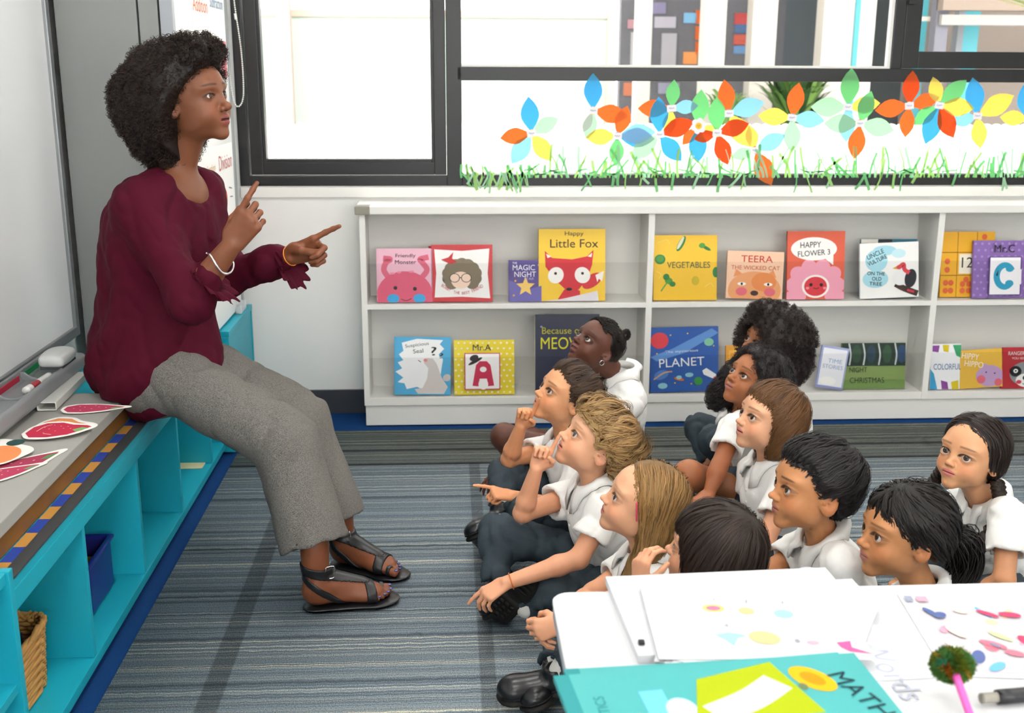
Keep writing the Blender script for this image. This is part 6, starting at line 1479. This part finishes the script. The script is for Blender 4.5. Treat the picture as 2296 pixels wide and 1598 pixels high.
    bl += [cap(nb - up * .07 + lf * .10, shL, .052, .058, .05), cap(shL, elL, .060, .056, .05), cap(elL, pf, .056, .050, .05), cap(pf, cL, .050, .033, .03)]
    def drape(P, d):
        h = (P - ch) @ up.astype(f4); a = np.arctan2((P - ch) @ lf.astype(f4), (P - ch) @ fw.astype(f4))
        w = smoothstep(.05, -.25, h)
        return d + w * .008 * np.sin(a * 7 + 3 * np.sin(h * 9)) + .0085 * (1 - np.abs(wob(P * np.array((1, 1, .5), f4), 34, 3))) ** 2 + .004 * (1 - np.abs(wob(P, 62, 8))) ** 2 - .004
    hf, hb = V3(-0.657, 3.020, 0.558), V3(-0.904, 3.020, 0.469); nrml = nrm(np.cross(lf, hf - hb)); nrml = -nrml if nrml[2] > 0 else nrml
    bl += [fn(drape), fn(lambda P, d: np.maximum(d, (P - hf.astype(f4)) @ nrml.astype(f4))), rbox(V3(-1.074, 3.1, .24), (.203, .8, .239), .004, '-'), rbox(V3(-1.125, 2.5, .51), (.204, .603, .044), .004, '-')]
    nk = nrm(skull - nb)
    bl += [cap(nb - up * .012 + fw * .020, skull + nk * .08 + fw * .02, .073, .095, .006, None, '-'), ell(nb + fw * .070 - up * .028, (.07, .082, .050), .02, '-', Bf)]
    b = obj_auto('blouse', bl, .0058, M['maroon'], person)
    def ruffle(c, ax, r0, r1, ln, waves, seed, amp=.010, skew=None):
        ax = nrm(ax); a = nrm(np.cross(ax, (.1, .3, 1))); e = np.cross(ax, a); rings = []
        for i, t in enumerate(np.linspace(0, 1, 9)):
            th = np.linspace(0, 2 * np.pi, 96, endpoint=False); r = r0 + (r1 - r0) * t ** .8 + amp * t * np.sin(waves * th + seed + .8 * np.sin(2 * th)) + amp * .5 * t * np.sin(waves * 2.3 * th + 1.3)
            off = (skew * t ** 1.5) if skew is not None else 0
            rings.append(c + ax * (ln * t + .006 * t * np.sin(waves * th * 1.0 + 1))[:, None] + a * (r * np.cos(th))[:, None] + e * (r * np.sin(th))[:, None] + off)
        rings = rings + [x - ax * .0015 for x in rings[::-1]]
        return loft('ruffle', rings, M['maroon'], b, cap=False)
    ruffle(cR - nrm(wrR - elR) * .012, wrR - elR, .044, .062, .050, 9, .5, .010, V3(.0, 0, -.055))
    ruffle(cL - nrm(wrL - elL) * .006, wrL - elL, .031, .050, .034, 9, 1.5, .007, V3(.01, 0, -.045))
    # bracelets
    axR = nrm(wrR - elR); bR = elR + (wrR - elR) * .70; axL = nrm(wrL - elL); bL = elL + (wrL - elL) * 1.0
    a = nrm(np.cross(axR, (0, 1, .2))); e = np.cross(axR, a)
    th = np.linspace(.5, 2 * np.pi - .2, 26)
    tube('bracelet', [bR + (a * np.cos(t) + e * np.sin(t)) * .039 + axR * .010 * np.sin(2 * t) for t in th], [.002, .003, .0035, .003, .004, .003, .002], M['silver'], person, 70, 8)
    a = nrm(np.cross(axL, (0, 1, .2))); e = np.cross(axL, a)
    tube('wristband', [bL + (a * np.cos(t) + e * np.sin(t)) * .0285 for t in np.linspace(0, 2 * np.pi, 24)], .0016, flat('#e8892c', .4), person, 48, 6)
    for L, ends in (): pass
    # hair
    zc, xc = [-.95, -.7, -.45, -.25, -.1, .05, .18, .28, .36, .45, .7], [-.26, -.26, -.20, -.12, -.05, .06, .19, .30, .40, .5, .6]
    def cut(P, d): return np.maximum(d, (P[..., 0] - np.interp(P[..., 2], zc, xc)) * .8)
    keep = lambda P: (P[:, 0] < np.interp(P[:, 2], zc, xc) + .075) & ((P[:, 2] > -.45) | (P[:, 0] < -.22))
    H_afro((.013, .0075, .0055), [((-.20, 0, .18), (.60, .60, .52)), ((-.46, 0, -.04), (.50, .56, .50)), ((-.42, 0, -.36), (.42, .46, .36)), ((.12, 0, .46), (.36, .42, .24)), ((-.16, .34, -.10), (.30, .26, .40)), ((-.16, -.36, -.10), (.28, .24, .42)), ((-.62, -.05, .12), (.34, .42, .36))],
           [fn(cut)], N=5600, L=.15, amp=.026, seed=25, turns=1.9, tip=(.045, .024, .016), rad=.0030, keep=keep, lump=.02)(person, R, o, s, {})
    return person
teacher()

# ------------------------------------------------------------------ the children
SK = dict(fair=srgb('#e2aa86'), tan=srgb('#dda074'), olive=srgb('#c78a5c'), warm=srgb('#d39b72'), brown=srgb('#97603f'), dark=srgb('#5f382a'))
LIPF = dict(lips=srgb('#c4727a'))
N_TR = dict(cloth=M['slate'])
KG = 'children sitting cross-legged on the carpet'
def F_(**k):
    d = dict(lips=srgb('#c9766e'), brow=(.06, .03, .015), brow_m=.6); d.update(k); return d

# girl with cornrows, far row
def cornrows(rng):
    out = []; col = (.010, .007, .006)
    for k in range(13):
        t = (k / 12 - .5) * 2; P = []
        for u in np.linspace(0, 1, 9):
            th = np.radians(62 - 150 * u) if abs(t) < .2 else np.radians(58 - 142 * u)
            az = t * (1.35 - .5 * u)
            p = V3(-.05 + .445 * np.cos(th + .35) * np.cos(az * .55) - .10 * abs(t) * (1 - u), .385 * np.sin(az) * (1 - .35 * u), .13 + .385 * np.sin(np.radians(66 + 78 * u)) * np.cos(az * .8) - .10 * u)
            d = V3(-.05, 0, .13); q = p - d; q /= np.sqrt((q[0] / .452) ** 2 + (q[1] / .372) ** 2 + (q[2] / .392) ** 2); P.append(d + q)
        out += braid(P, .030, col, 12, 44, k, 4)
    out += braid([(-.44, 0, -.08), (-.50, -.02, -.20), (-.50, .0, -.38), (-.46, .02, -.62)], .075, col, 5, 60, 77)
    out += braid([(-.30, -.02, .48), (-.36, -.02, .56), (-.44, -.02, .52), (-.46, -.02, .44)], .04, col, 4, 40, 78)
    return out
ca = kid('girl with cornrow braids and a hoop earring looking up beside the bookcase',
    dict(o=(.504, 3.684, .528), yaw=210, pitch=40, roll=-8, by=192, s=.198, skin=SK['dark'], group=KG, seed=2, bottom='shorts', cloth=M['slate'],
         F=F_(brow=(.006, .004, .004), lips=srgb('#7d4641'), lip=1.25, open=.035, nose=1.15, blush=srgb('#6b3a2c')), gaze=(1, .0, .2),
         neck=(0.603, 3.720, 0.405), pelvis=(.61, 3.745, .085),
         legs=dict(L=dict(kn=(0.182, 3.660, 0.211), an=(0.251, 3.620, 0.047)), R=dict(kn=(0.298, 3.950, 0.099), an=(0.353, 3.800, 0.037))),
         arms=dict(L=dict(el=(0.419, 3.520, 0.147), wr=(0.182, 3.500, 0.142), d=(-0.066, -0.030, -0.035), n=(.2,.3,-.9)), R=dict(el=(0.359, 3.880, 0.113), wr=(0.253, 3.780, 0.080)))),
    H_long((.010, .007, .006), ([-.6, -.4, -.1, .02, .1, .2, .28, .45], [-.25, -.2, -.06, .02, .16, .27, .33, .36]), [ell((-.05, 0, .13), (.44, .362, .382), 0)], N=500, L=.3, flow=flow_crown((.3, 0, .5), .3, -.6), more=cornrows, rad=.004))

_R = rotm(210, 40, -8); _o = V3(.504, 3.684, .528) + _R @ (V3(-.03, .372, -.20) * .198)
tube('earring', [_o + (_R[:, 0] * np.cos(t) + _R[:, 2] * np.sin(t)) * .009 for t in np.linspace(0, 2 * np.pi, 18)], .0011, M['silver'], ca, 36, 6)
# boy with finger on lips, second row
kid('dark-haired boy with finger on lips, sitting just behind the curly blond boy',
    dict(o=(.343, 3.167, .502), yaw=197, pitch=31, roll=-2, by=186, s=.200, skin=SK['tan'], group=KG, seed=3, cloth=M['slate'],
         F=F_(brow=(.05, .028, .016), open=.012), gaze=(1, .05, .15), neck=(0.352, 3.180, 0.360), pelvis=(.450, 3.200, .085),
         arms=dict(R=dict(sh=(0.301, 3.280, 0.290), el=(0.176, 3.200, 0.291), wr=(0.208, 3.150, 0.415), d=(0.018, -0.020, 0.066), n=(-.15,-1,-.15), curl=POINT, thumb=TH_IN, sleeve=.5, res=.0028),
                   L=dict(sh=(0.390, 3.060, 0.338), el=(0.330, 3.000, 0.208), wr=(0.175, 2.990, 0.254), d=(-0.065, -0.010, 0.018), n=(-.1,.3,-.9), curl=POINT, thumb=TH_IN)),
         legs=dict(R=dict(kn=(0.167, 3.220, 0.237), an=(0.141, 3.100, 0.185), fd=(-.75,-.5,-.2), fu=(-.2,.4,.9)), L=dict(kn=(0.214, 2.980, 0.205), an=(0.119, 3.060, 0.130), fd=(-.45,.55,-.35), fu=(-.75,-.3,.6)))),
    H_short((.042, .022, .013), tip=(.075, .042, .024), flow=flow_crown((-.28, -.05, .46), .45, .75, .15), vol=.02, L=.5, seed=11, N=3000))

# curly blond boy, front
cb = kid('curly blond boy with finger on lips and an orange wristband',
    dict(o=(.383, 2.773, .492), yaw=186, pitch=34, roll=-1, by=188, s=.204, skin=SK['fair'], group=KG, seed=4, cloth=M['slate'],
         F=F_(brow=(.17, .09, .04), brow_m=.45, iris=(.05, .06, .07), open=.015, ear=1.15), gaze=(1, .1, .1), neck=(0.386, 2.780, 0.363), pelvis=(0.459, 2.807, 0.085),
         arms=dict(R=dict(sh=(0.340, 2.900, 0.290), el=(0.191, 2.800, 0.280), wr=(0.224, 2.755, 0.426), d=(0.021, -0.005, 0.062), n=(-.15,-1,-.15), curl=POINT, thumb=TH_IN, sleeve=.45, res=.0027),
                   L=dict(sh=(0.402, 2.655, 0.355), el=(0.323, 2.600, 0.235), wr=(0.135, 2.585, 0.179), d=(-0.061, -0.015, -0.031), n=(-.25,.25,-.9), curl=[(22,8,4),(40,30,15),(44,34,16),(46,36,18)], thumb=[(.8,.4,.4),(.9,.2,.4),(.9,.1,.4)], res=.0027)),
         legs=dict(R=dict(kn=(0.128, 2.860, 0.196), an=(0.118, 2.800, 0.082), fd=(-.30,-.75,-.1), fu=(-.55,.3,.8)), L=dict(kn=(0.262, 2.620, 0.131), an=(0.199, 2.660, 0.082), fd=(-.35,.25,-.5), fu=(.45,.85,.25), tread=True))),
    H_short((.23, .120, .040), tip=(.52, .33, .14), flow=flow_crown((-.30, -.08, .45), .55, .8, .1), vol=.055, L=.62, wave=.040, fr=.9, seed=12, N=4200, clump=22, spread=.055,
            line=([-.6, -.42, -.30, -.2, -.10, .0, .04, .10, .2, .33, .5], [-.38, -.36, -.24, -.10, .02, .04, -.06, .06, .18, .22, .24]), lift=(-.01, .06), var=.45))

_e, _w = V3(0.323, 2.600, 0.235), V3(0.135, 2.585, 0.179); _ax = nrm(_w - _e); _a = nrm(np.cross(_ax, (0, 1, .2))); _b = np.cross(_ax, _a); _c = _e + (_w - _e) * .93
tube('wristband', [_c + (_a * np.cos(t) + _b * np.sin(t)) * .0212 for t in np.linspace(0, 2 * np.pi, 20)], .0016, flat('#d8742c', .5), cb, 40, 6)
# long-haired blonde girl
def pink_clip(person, R, o, s):
    W = lambda *p: o + R @ (np.array(p) * s)
    c = tube('hair_clip', [W(.16, .385, .10), W(.10, .400, -.02), W(.06, .395, -.10)], .0022, flat('#d0405c', .3), person, 10, 6)
g = kid('blonde girl with long straight hair and a pink hair clip',
    dict(o=(.450, 2.414, .462), yaw=174, pitch=25, roll=0, by=180, s=.202, skin=SK['fair'], group=KG, seed=5, kw=.10, cloth=M['slate'], bottom='trousers',
         F=F_(brow=(.20, .11, .05), brow_m=.35, iris=(.06, .07, .09)), gaze=(1, .15, .2), neck=(0.467, 2.420, 0.318), pelvis=(0.497, 2.401, 0.090),
         legs=dict(L=dict(kn=(.33, 2.30, .13), an=(0.237, 2.280, 0.107), fd=(-.9,-.05,-.12), fu=(-.15,-.2,.95)), R=dict(kn=(.30, 2.47, .12))),
         arms=dict(L=dict(el=(0.353, 2.240, 0.293), wr=(0.245, 2.240, 0.243), d=(-.9,.1,-.25), n=(.1,.9,-.3), curl=[(45,60,30)]*4, thumb=TH_IN),
                   R=dict(el=(0.342, 2.450, 0.212), wr=(0.254, 2.320, 0.217), d=(-.75,-.5,-.2), n=(.2,-.7,-.5), curl=[(45,55,30)]*4))),
    H_long((.25, .130, .042), ([-.7, -.45, -.2, -.08, .0, .08, .16, .24, .34, .5], [-1.3, -1.3, -1.3, -.5, -.06, .0, .12, .24, .31, .34]),
           [ell((-.06, 0, .15), (.455, .385, .395), 0), ell((-.16, 0, -.1), (.33, .36, .36), .1), cap((-.30, .08, -.25), (-.34, .14, -1.0), .24, .16, .12, (V3(1, 0, 0), .7)), cap((-.24, .26, -.15), (-.16, .30, -.85), .11, .07, .08)],
           N=4200, L=.8, flow=flow_part(.0, -.28, 1.1), tip=(.40, .235, .085), seed=13, steps=11, rad=.0038))
pink_clip(g, rotm(174, 25, 0), V3(.450, 2.414, .462), .202)

# child seen from behind with a dark bob, chin in hand
kid('child with a long dark bob leaning cheek on hand, close behind the white papers',
    dict(o=(.545, 2.115, .470), yaw=148, pitch=12, roll=6, by=165, s=.205, skin=SK['fair'], group=KG, seed=6, kw=.10, cloth=M['slate'],
         F=F_(), neck=(.60, 2.12, .318), pelvis=(.68, 2.10, .085),
         arms=dict(L=dict(el=(.40, 1.99, .16), wr=(0.382, 2.060, 0.415), d=(0.005, 0.010, 0.055), n=(.85,.5,.1), curl=[(30,45,25),(34,48,25),(38,50,25),(42,50,25)], thumb=[(.7,.5,.4),(.8,.4,.5),(.8,.3,.5)]),
                   R=dict(el=(.47, 2.19, .17), wr=(.39, 2.15, .12))),
         legs=dict(L=dict(kn=(.46, 2.02, .11)), R=dict(kn=(.46, 2.17, .11)))),
    H_long((.026, .015, .011), ([-.7, -.3, .0, .12, .17, .22, .30, .5], [-.60, -.60, -.58, -.55, -.30, -.05, .03, .05]),
           [ell((-.06, 0, .16), (.475, .41, .405), 0), ell((-.10, 0, -.06), (.43, .425, .36), .12), ell((-.14, 0, -.36), (.36, .40, .26), .12)],
           N=4600, L=.75, flow=flow_crown((-.30, .05, .52), 1.0), tip=(.035, .022, .018), seed=14, steps=11, rad=.004))

# two girls with big curly hair
kid('girl with a large dark afro, farthest back, face half hidden',
    dict(o=(1.085, 3.60, .545), yaw=200, pitch=24, roll=-3, by=188, s=.205, skin=SK['brown'], group=KG, seed=7, kw=.10, cloth=M['slate'],
         F=F_(brow=(.008, .006, .005), lips=srgb('#8a5148'), lip=1.15), neck=(1.13, 3.61, .385), pelvis=(1.22, 3.62, .085),
         legs=dict(R=dict(kn=(0.907, 3.800, 0.187), an=(0.925, 3.700, 0.081)), L=dict(kn=(0.911, 3.600, 0.209), an=(0.997, 3.660, 0.078))),),
    H_afro((.020, .013, .011), [((-.08, 0, .22), (.60, .62, .50)), ((-.30, 0, -.10), (.50, .58, .48)), ((.12, .30, .06), (.28, .26, .34)), ((.12, -.32, .06), (.28, .26, .34)), ((.20, 0, .45), (.32, .42, .22))],
           [ell((.52, 0, -.12), (.42, .30, .40), .05, '-'), hairline([-.9, .0, .2, .6], [-.62, -.55, -.40, -.2])], N=3800, L=.19, amp=.032, seed=15, turns=1.9, tip=(.05, .036, .034), rad=.0034, lump=.02))
kid('girl with dark wavy shoulder-length hair looking up, in front of the afro-haired girl',
    dict(o=(.949, 3.279, .510), yaw=202, pitch=33, roll=-3, by=190, s=.200, skin=SK['brown'] * V3(1.25, 1.2, 1.15), group=KG, seed=8, kw=.10, cloth=M['slate'], bottom='shorts',
         F=F_(brow=(.010, .007, .006), lips=srgb('#a5665f'), lip=1.25, nose=1.12, ears=0, blush=srgb('#a9683f')), gaze=(1, .0, .15), neck=(0.929, 3.300, 0.401), pelvis=(1.06, 3.365, .085),
         legs=dict(L=dict(kn=(0.715, 3.100, 0.268), an=(0.865, 3.160, 0.184)), R=dict(kn=(.80, 3.40, .12))),
         arms=dict(L=dict(sh=(0.864, 3.150, 0.406), el=(0.793, 3.050, 0.314), wr=(0.755, 3.000, 0.250)), R=dict(el=(1.0, 3.45, .2), wr=(.88, 3.38, .16)))),
    H_afro((.018, .013, .013), [((-.06, 0, .16), (.50, .46, .42)), ((-.20, .34, -.14), (.34, .22, .44)), ((-.05, -.36, -.14), (.34, .24, .46)), ((-.34, 0, -.20), (.34, .42, .48)), ((-.10, .42, -.4), (.26, .18, .26)), ((.02, -.46, -.42), (.24, .16, .24))],
           [ell((.45, .02, -.06), (.40, .30, .40), .04, '-'), ell((.30, .22, -.30), (.30, .20, .40), .04, '-')], N=3400, L=.30, amp=.020, seed=16, turns=1.6, tip=(.045, .038, .042), rad=.0036, keep=lambda P: (((P[:, 0] - .45) / .36) ** 2 + (P[:, 1] / .27) ** 2 + ((P[:, 2] + .06) / .37) ** 2 > 1) & (((P[:, 0] - .30) / .27) ** 2 + ((P[:, 1] - .22) / .18) ** 2 + ((P[:, 2] + .3) / .37) ** 2 > 1)))

# boy with a brown bowl cut
kid('child with a smooth brown bowl cut looking up, centre of the right-hand row',
    dict(o=(.897, 2.925, .500), yaw=192, pitch=20, roll=1, by=192, s=.204, skin=SK['fair'], group=KG, seed=9, kw=.10, cloth=M['slate'],
         F=F_(brow=(.09, .045, .02), lips=srgb('#cf7a74'), open=.01, ears=0), gaze=(1, .05, .2), neck=(0.914, 2.940, 0.360), pelvis=(0.972, 2.930, 0.085),
         arms=dict(L=dict(sh=(0.936, 2.810, 0.361), el=(0.844, 2.720, 0.217)), R=dict(el=(.88, 2.99, .20), wr=(.78, 2.93, .14))), legs=dict(R=dict(kn=(.80, 2.985, .11)))),
    H_long((.105, .045, .015), ([-.7, -.42, -.2, -.05, .03, .08, .15, .22, .34, .5], [-.62, -.60, -.50, -.44, -.34, -.12, .08, .17, .18, .2]),
           [ell((-.06, 0, .15), (.47, .405, .405), 0), ell((-.12, 0, -.06), (.40, .405, .36), .12), ell((-.18, 0, -.32), (.30, .36, .22), .1)],
           N=4600, L=.62, flow=flow_crown((-.30, .0, .5), .75, .35), tip=(.16, .075, .028), seed=17, rad=.0038))

# black-haired boy
kid('black-haired boy with a large ear showing, smiling, front of the right-hand row',
    dict(o=(.852, 2.402, .500), yaw=184, pitch=10, roll=3, by=188, s=.216, skin=SK['olive'], group=KG, seed=10, kw=.10, cloth=M['slate'],
         F=F_(brow=(.015, .010, .008), brow_m=.75, lips=srgb('#b06a60'), lower=1.04, ear=1.28), gaze=(1, .05, .2), neck=(0.894, 2.420, 0.350), pelvis=(1.01, 2.455, .085), legs=dict(L=dict(kn=(.82, 2.395, .11))),
         arms=dict(L=dict(sh=(0.892, 2.280, 0.368), el=(.89, 2.275, .19), wr=(.80, 2.36, .15)), R=dict(sh=(0.876, 2.540, 0.272), el=(0.810, 2.520, 0.234)))),
    H_short((.012, .009, .010), tip=(.022, .018, .02), flow=flow_crown((-.34, -.05, .42), .5, .75, .12), vol=.035, L=.48, seed=18, N=3600, wave=.014,
            line=([-.6, -.42, -.28, -.2, -.12, -.02, .03, .09, .17, .25, .36, .5], [-.52, -.50, -.36, -.20, .0, .03, .0, .03, .16, .24, .26, .26])))

# girl with a ponytail
def ponytail(rng):
    c = [(-.44, 0, .02), (-.62, .0, .02), (-.74, .02, -.12), (-.74, .04, -.36), (-.64, .05, -.58)]
    P = spline(c, 12); out = []; col = V3(.013, .010, .009); N = 420
    offs = rng.normal(0, 1, (N, 1, 3)) * .052 * np.interp(np.linspace(0, 1, 12), [0, .12, .4, 1], [.55, .6, 1.45, 1.2])[None, :, None]
    v, q = tube_arrays(P[None] + offs, np.full((N, 12), .0085), 3); out.append((v, q, np.repeat(col[None] * rng.uniform(.6, 1.8, (N, 1)), 36, 0)))
    v, q = tube_arrays(P[None], np.interp(np.linspace(0, 1, 12), [0, .12, .4, 1], [.06, .06, .11, .05])[None], 10); out.append((v, q, col * .7))
    return out
kid('girl with a dark ponytail and fringe in profile, nearest the table',
    dict(o=(.992, 2.200, .468), yaw=183, pitch=9, roll=3, by=186, s=.212, skin=SK['olive'], group=KG, seed=11, kw=.10, cloth=M['slate'],
         F=F_(brow=(.02, .013, .01), lips=srgb('#b5706c'), lower=1.03, ear=1.1), gaze=(1, .0, .2), neck=(1.055, 2.20, .305), pelvis=(1.15, 2.185, .085), legs=dict(R=dict(kn=(.96, 2.235, .11))), arms=dict(R=dict(el=(1.04, 2.30, .19), wr=(.94, 2.24, .14)))),
    H_long((.013, .010, .009), ([-.6, -.42, -.25, -.10, -.02, .05, .12, .2, .30, .5], [-.34, -.32, -.18, .03, .03, -.06, .04, .14, .14, .15]), [ell((-.06, 0, .15), (.46, .385, .395), 0), ell((-.13, 0, -.02), (.37, .36, .30), .08)],
           N=3400, L=.46, flow=flow_crown((.18, .02, .55), .25, -.7), more=ponytail, seed=19, wave=.012, lift=(-.005, .035)))

# girl with plaits
def plaits(rng):
    col = (.022, .013, .010)
    return braid([(-.20, .34, -.22), (-.18, .46, -.42), (-.06, .56, -.66), (.10, .60, -.95), (.18, .58, -1.22)], .085, col, 5, 80, 5) + braid([(-.18, -.36, -.22), (-.16, -.42, -.45), (-.06, -.46, -.80), (.02, -.44, -1.15)], .085, col, 5, 80, 6)
kid('girl with two dark plaits and a centre parting, alone at the far right',
    dict(o=(1.355, 2.652, .485), yaw=212, pitch=16, roll=-4, by=200, s=.202, skin=SK['warm'], group=KG, seed=12, cloth=M['slate'],
         F=F_(brow=(.035, .02, .013), lips=srgb('#c86e6c')), gaze=(1, .22, .22), neck=(1.423, 2.680, 0.335), pelvis=(1.50, 2.70, .085),
         arms=dict(L=dict(sh=(1.409, 2.530, 0.370), el=(1.369, 2.440, 0.229)))),
    H_long((.022, .013, .010), ([-.6, -.42, -.25, -.10, .0, .08, .16, .25, .34, .5], [-.36, -.34, -.28, -.14, -.08, .0, .12, .24, .33, .36]), [ell((-.06, 0, .15), (.455, .385, .39), 0), ell((-.13, 0, -.05), (.36, .37, .30), .08)],
           N=3200, L=.6, flow=flow_part(.02, -.35, 1.), more=plaits, seed=20, wave=.006))
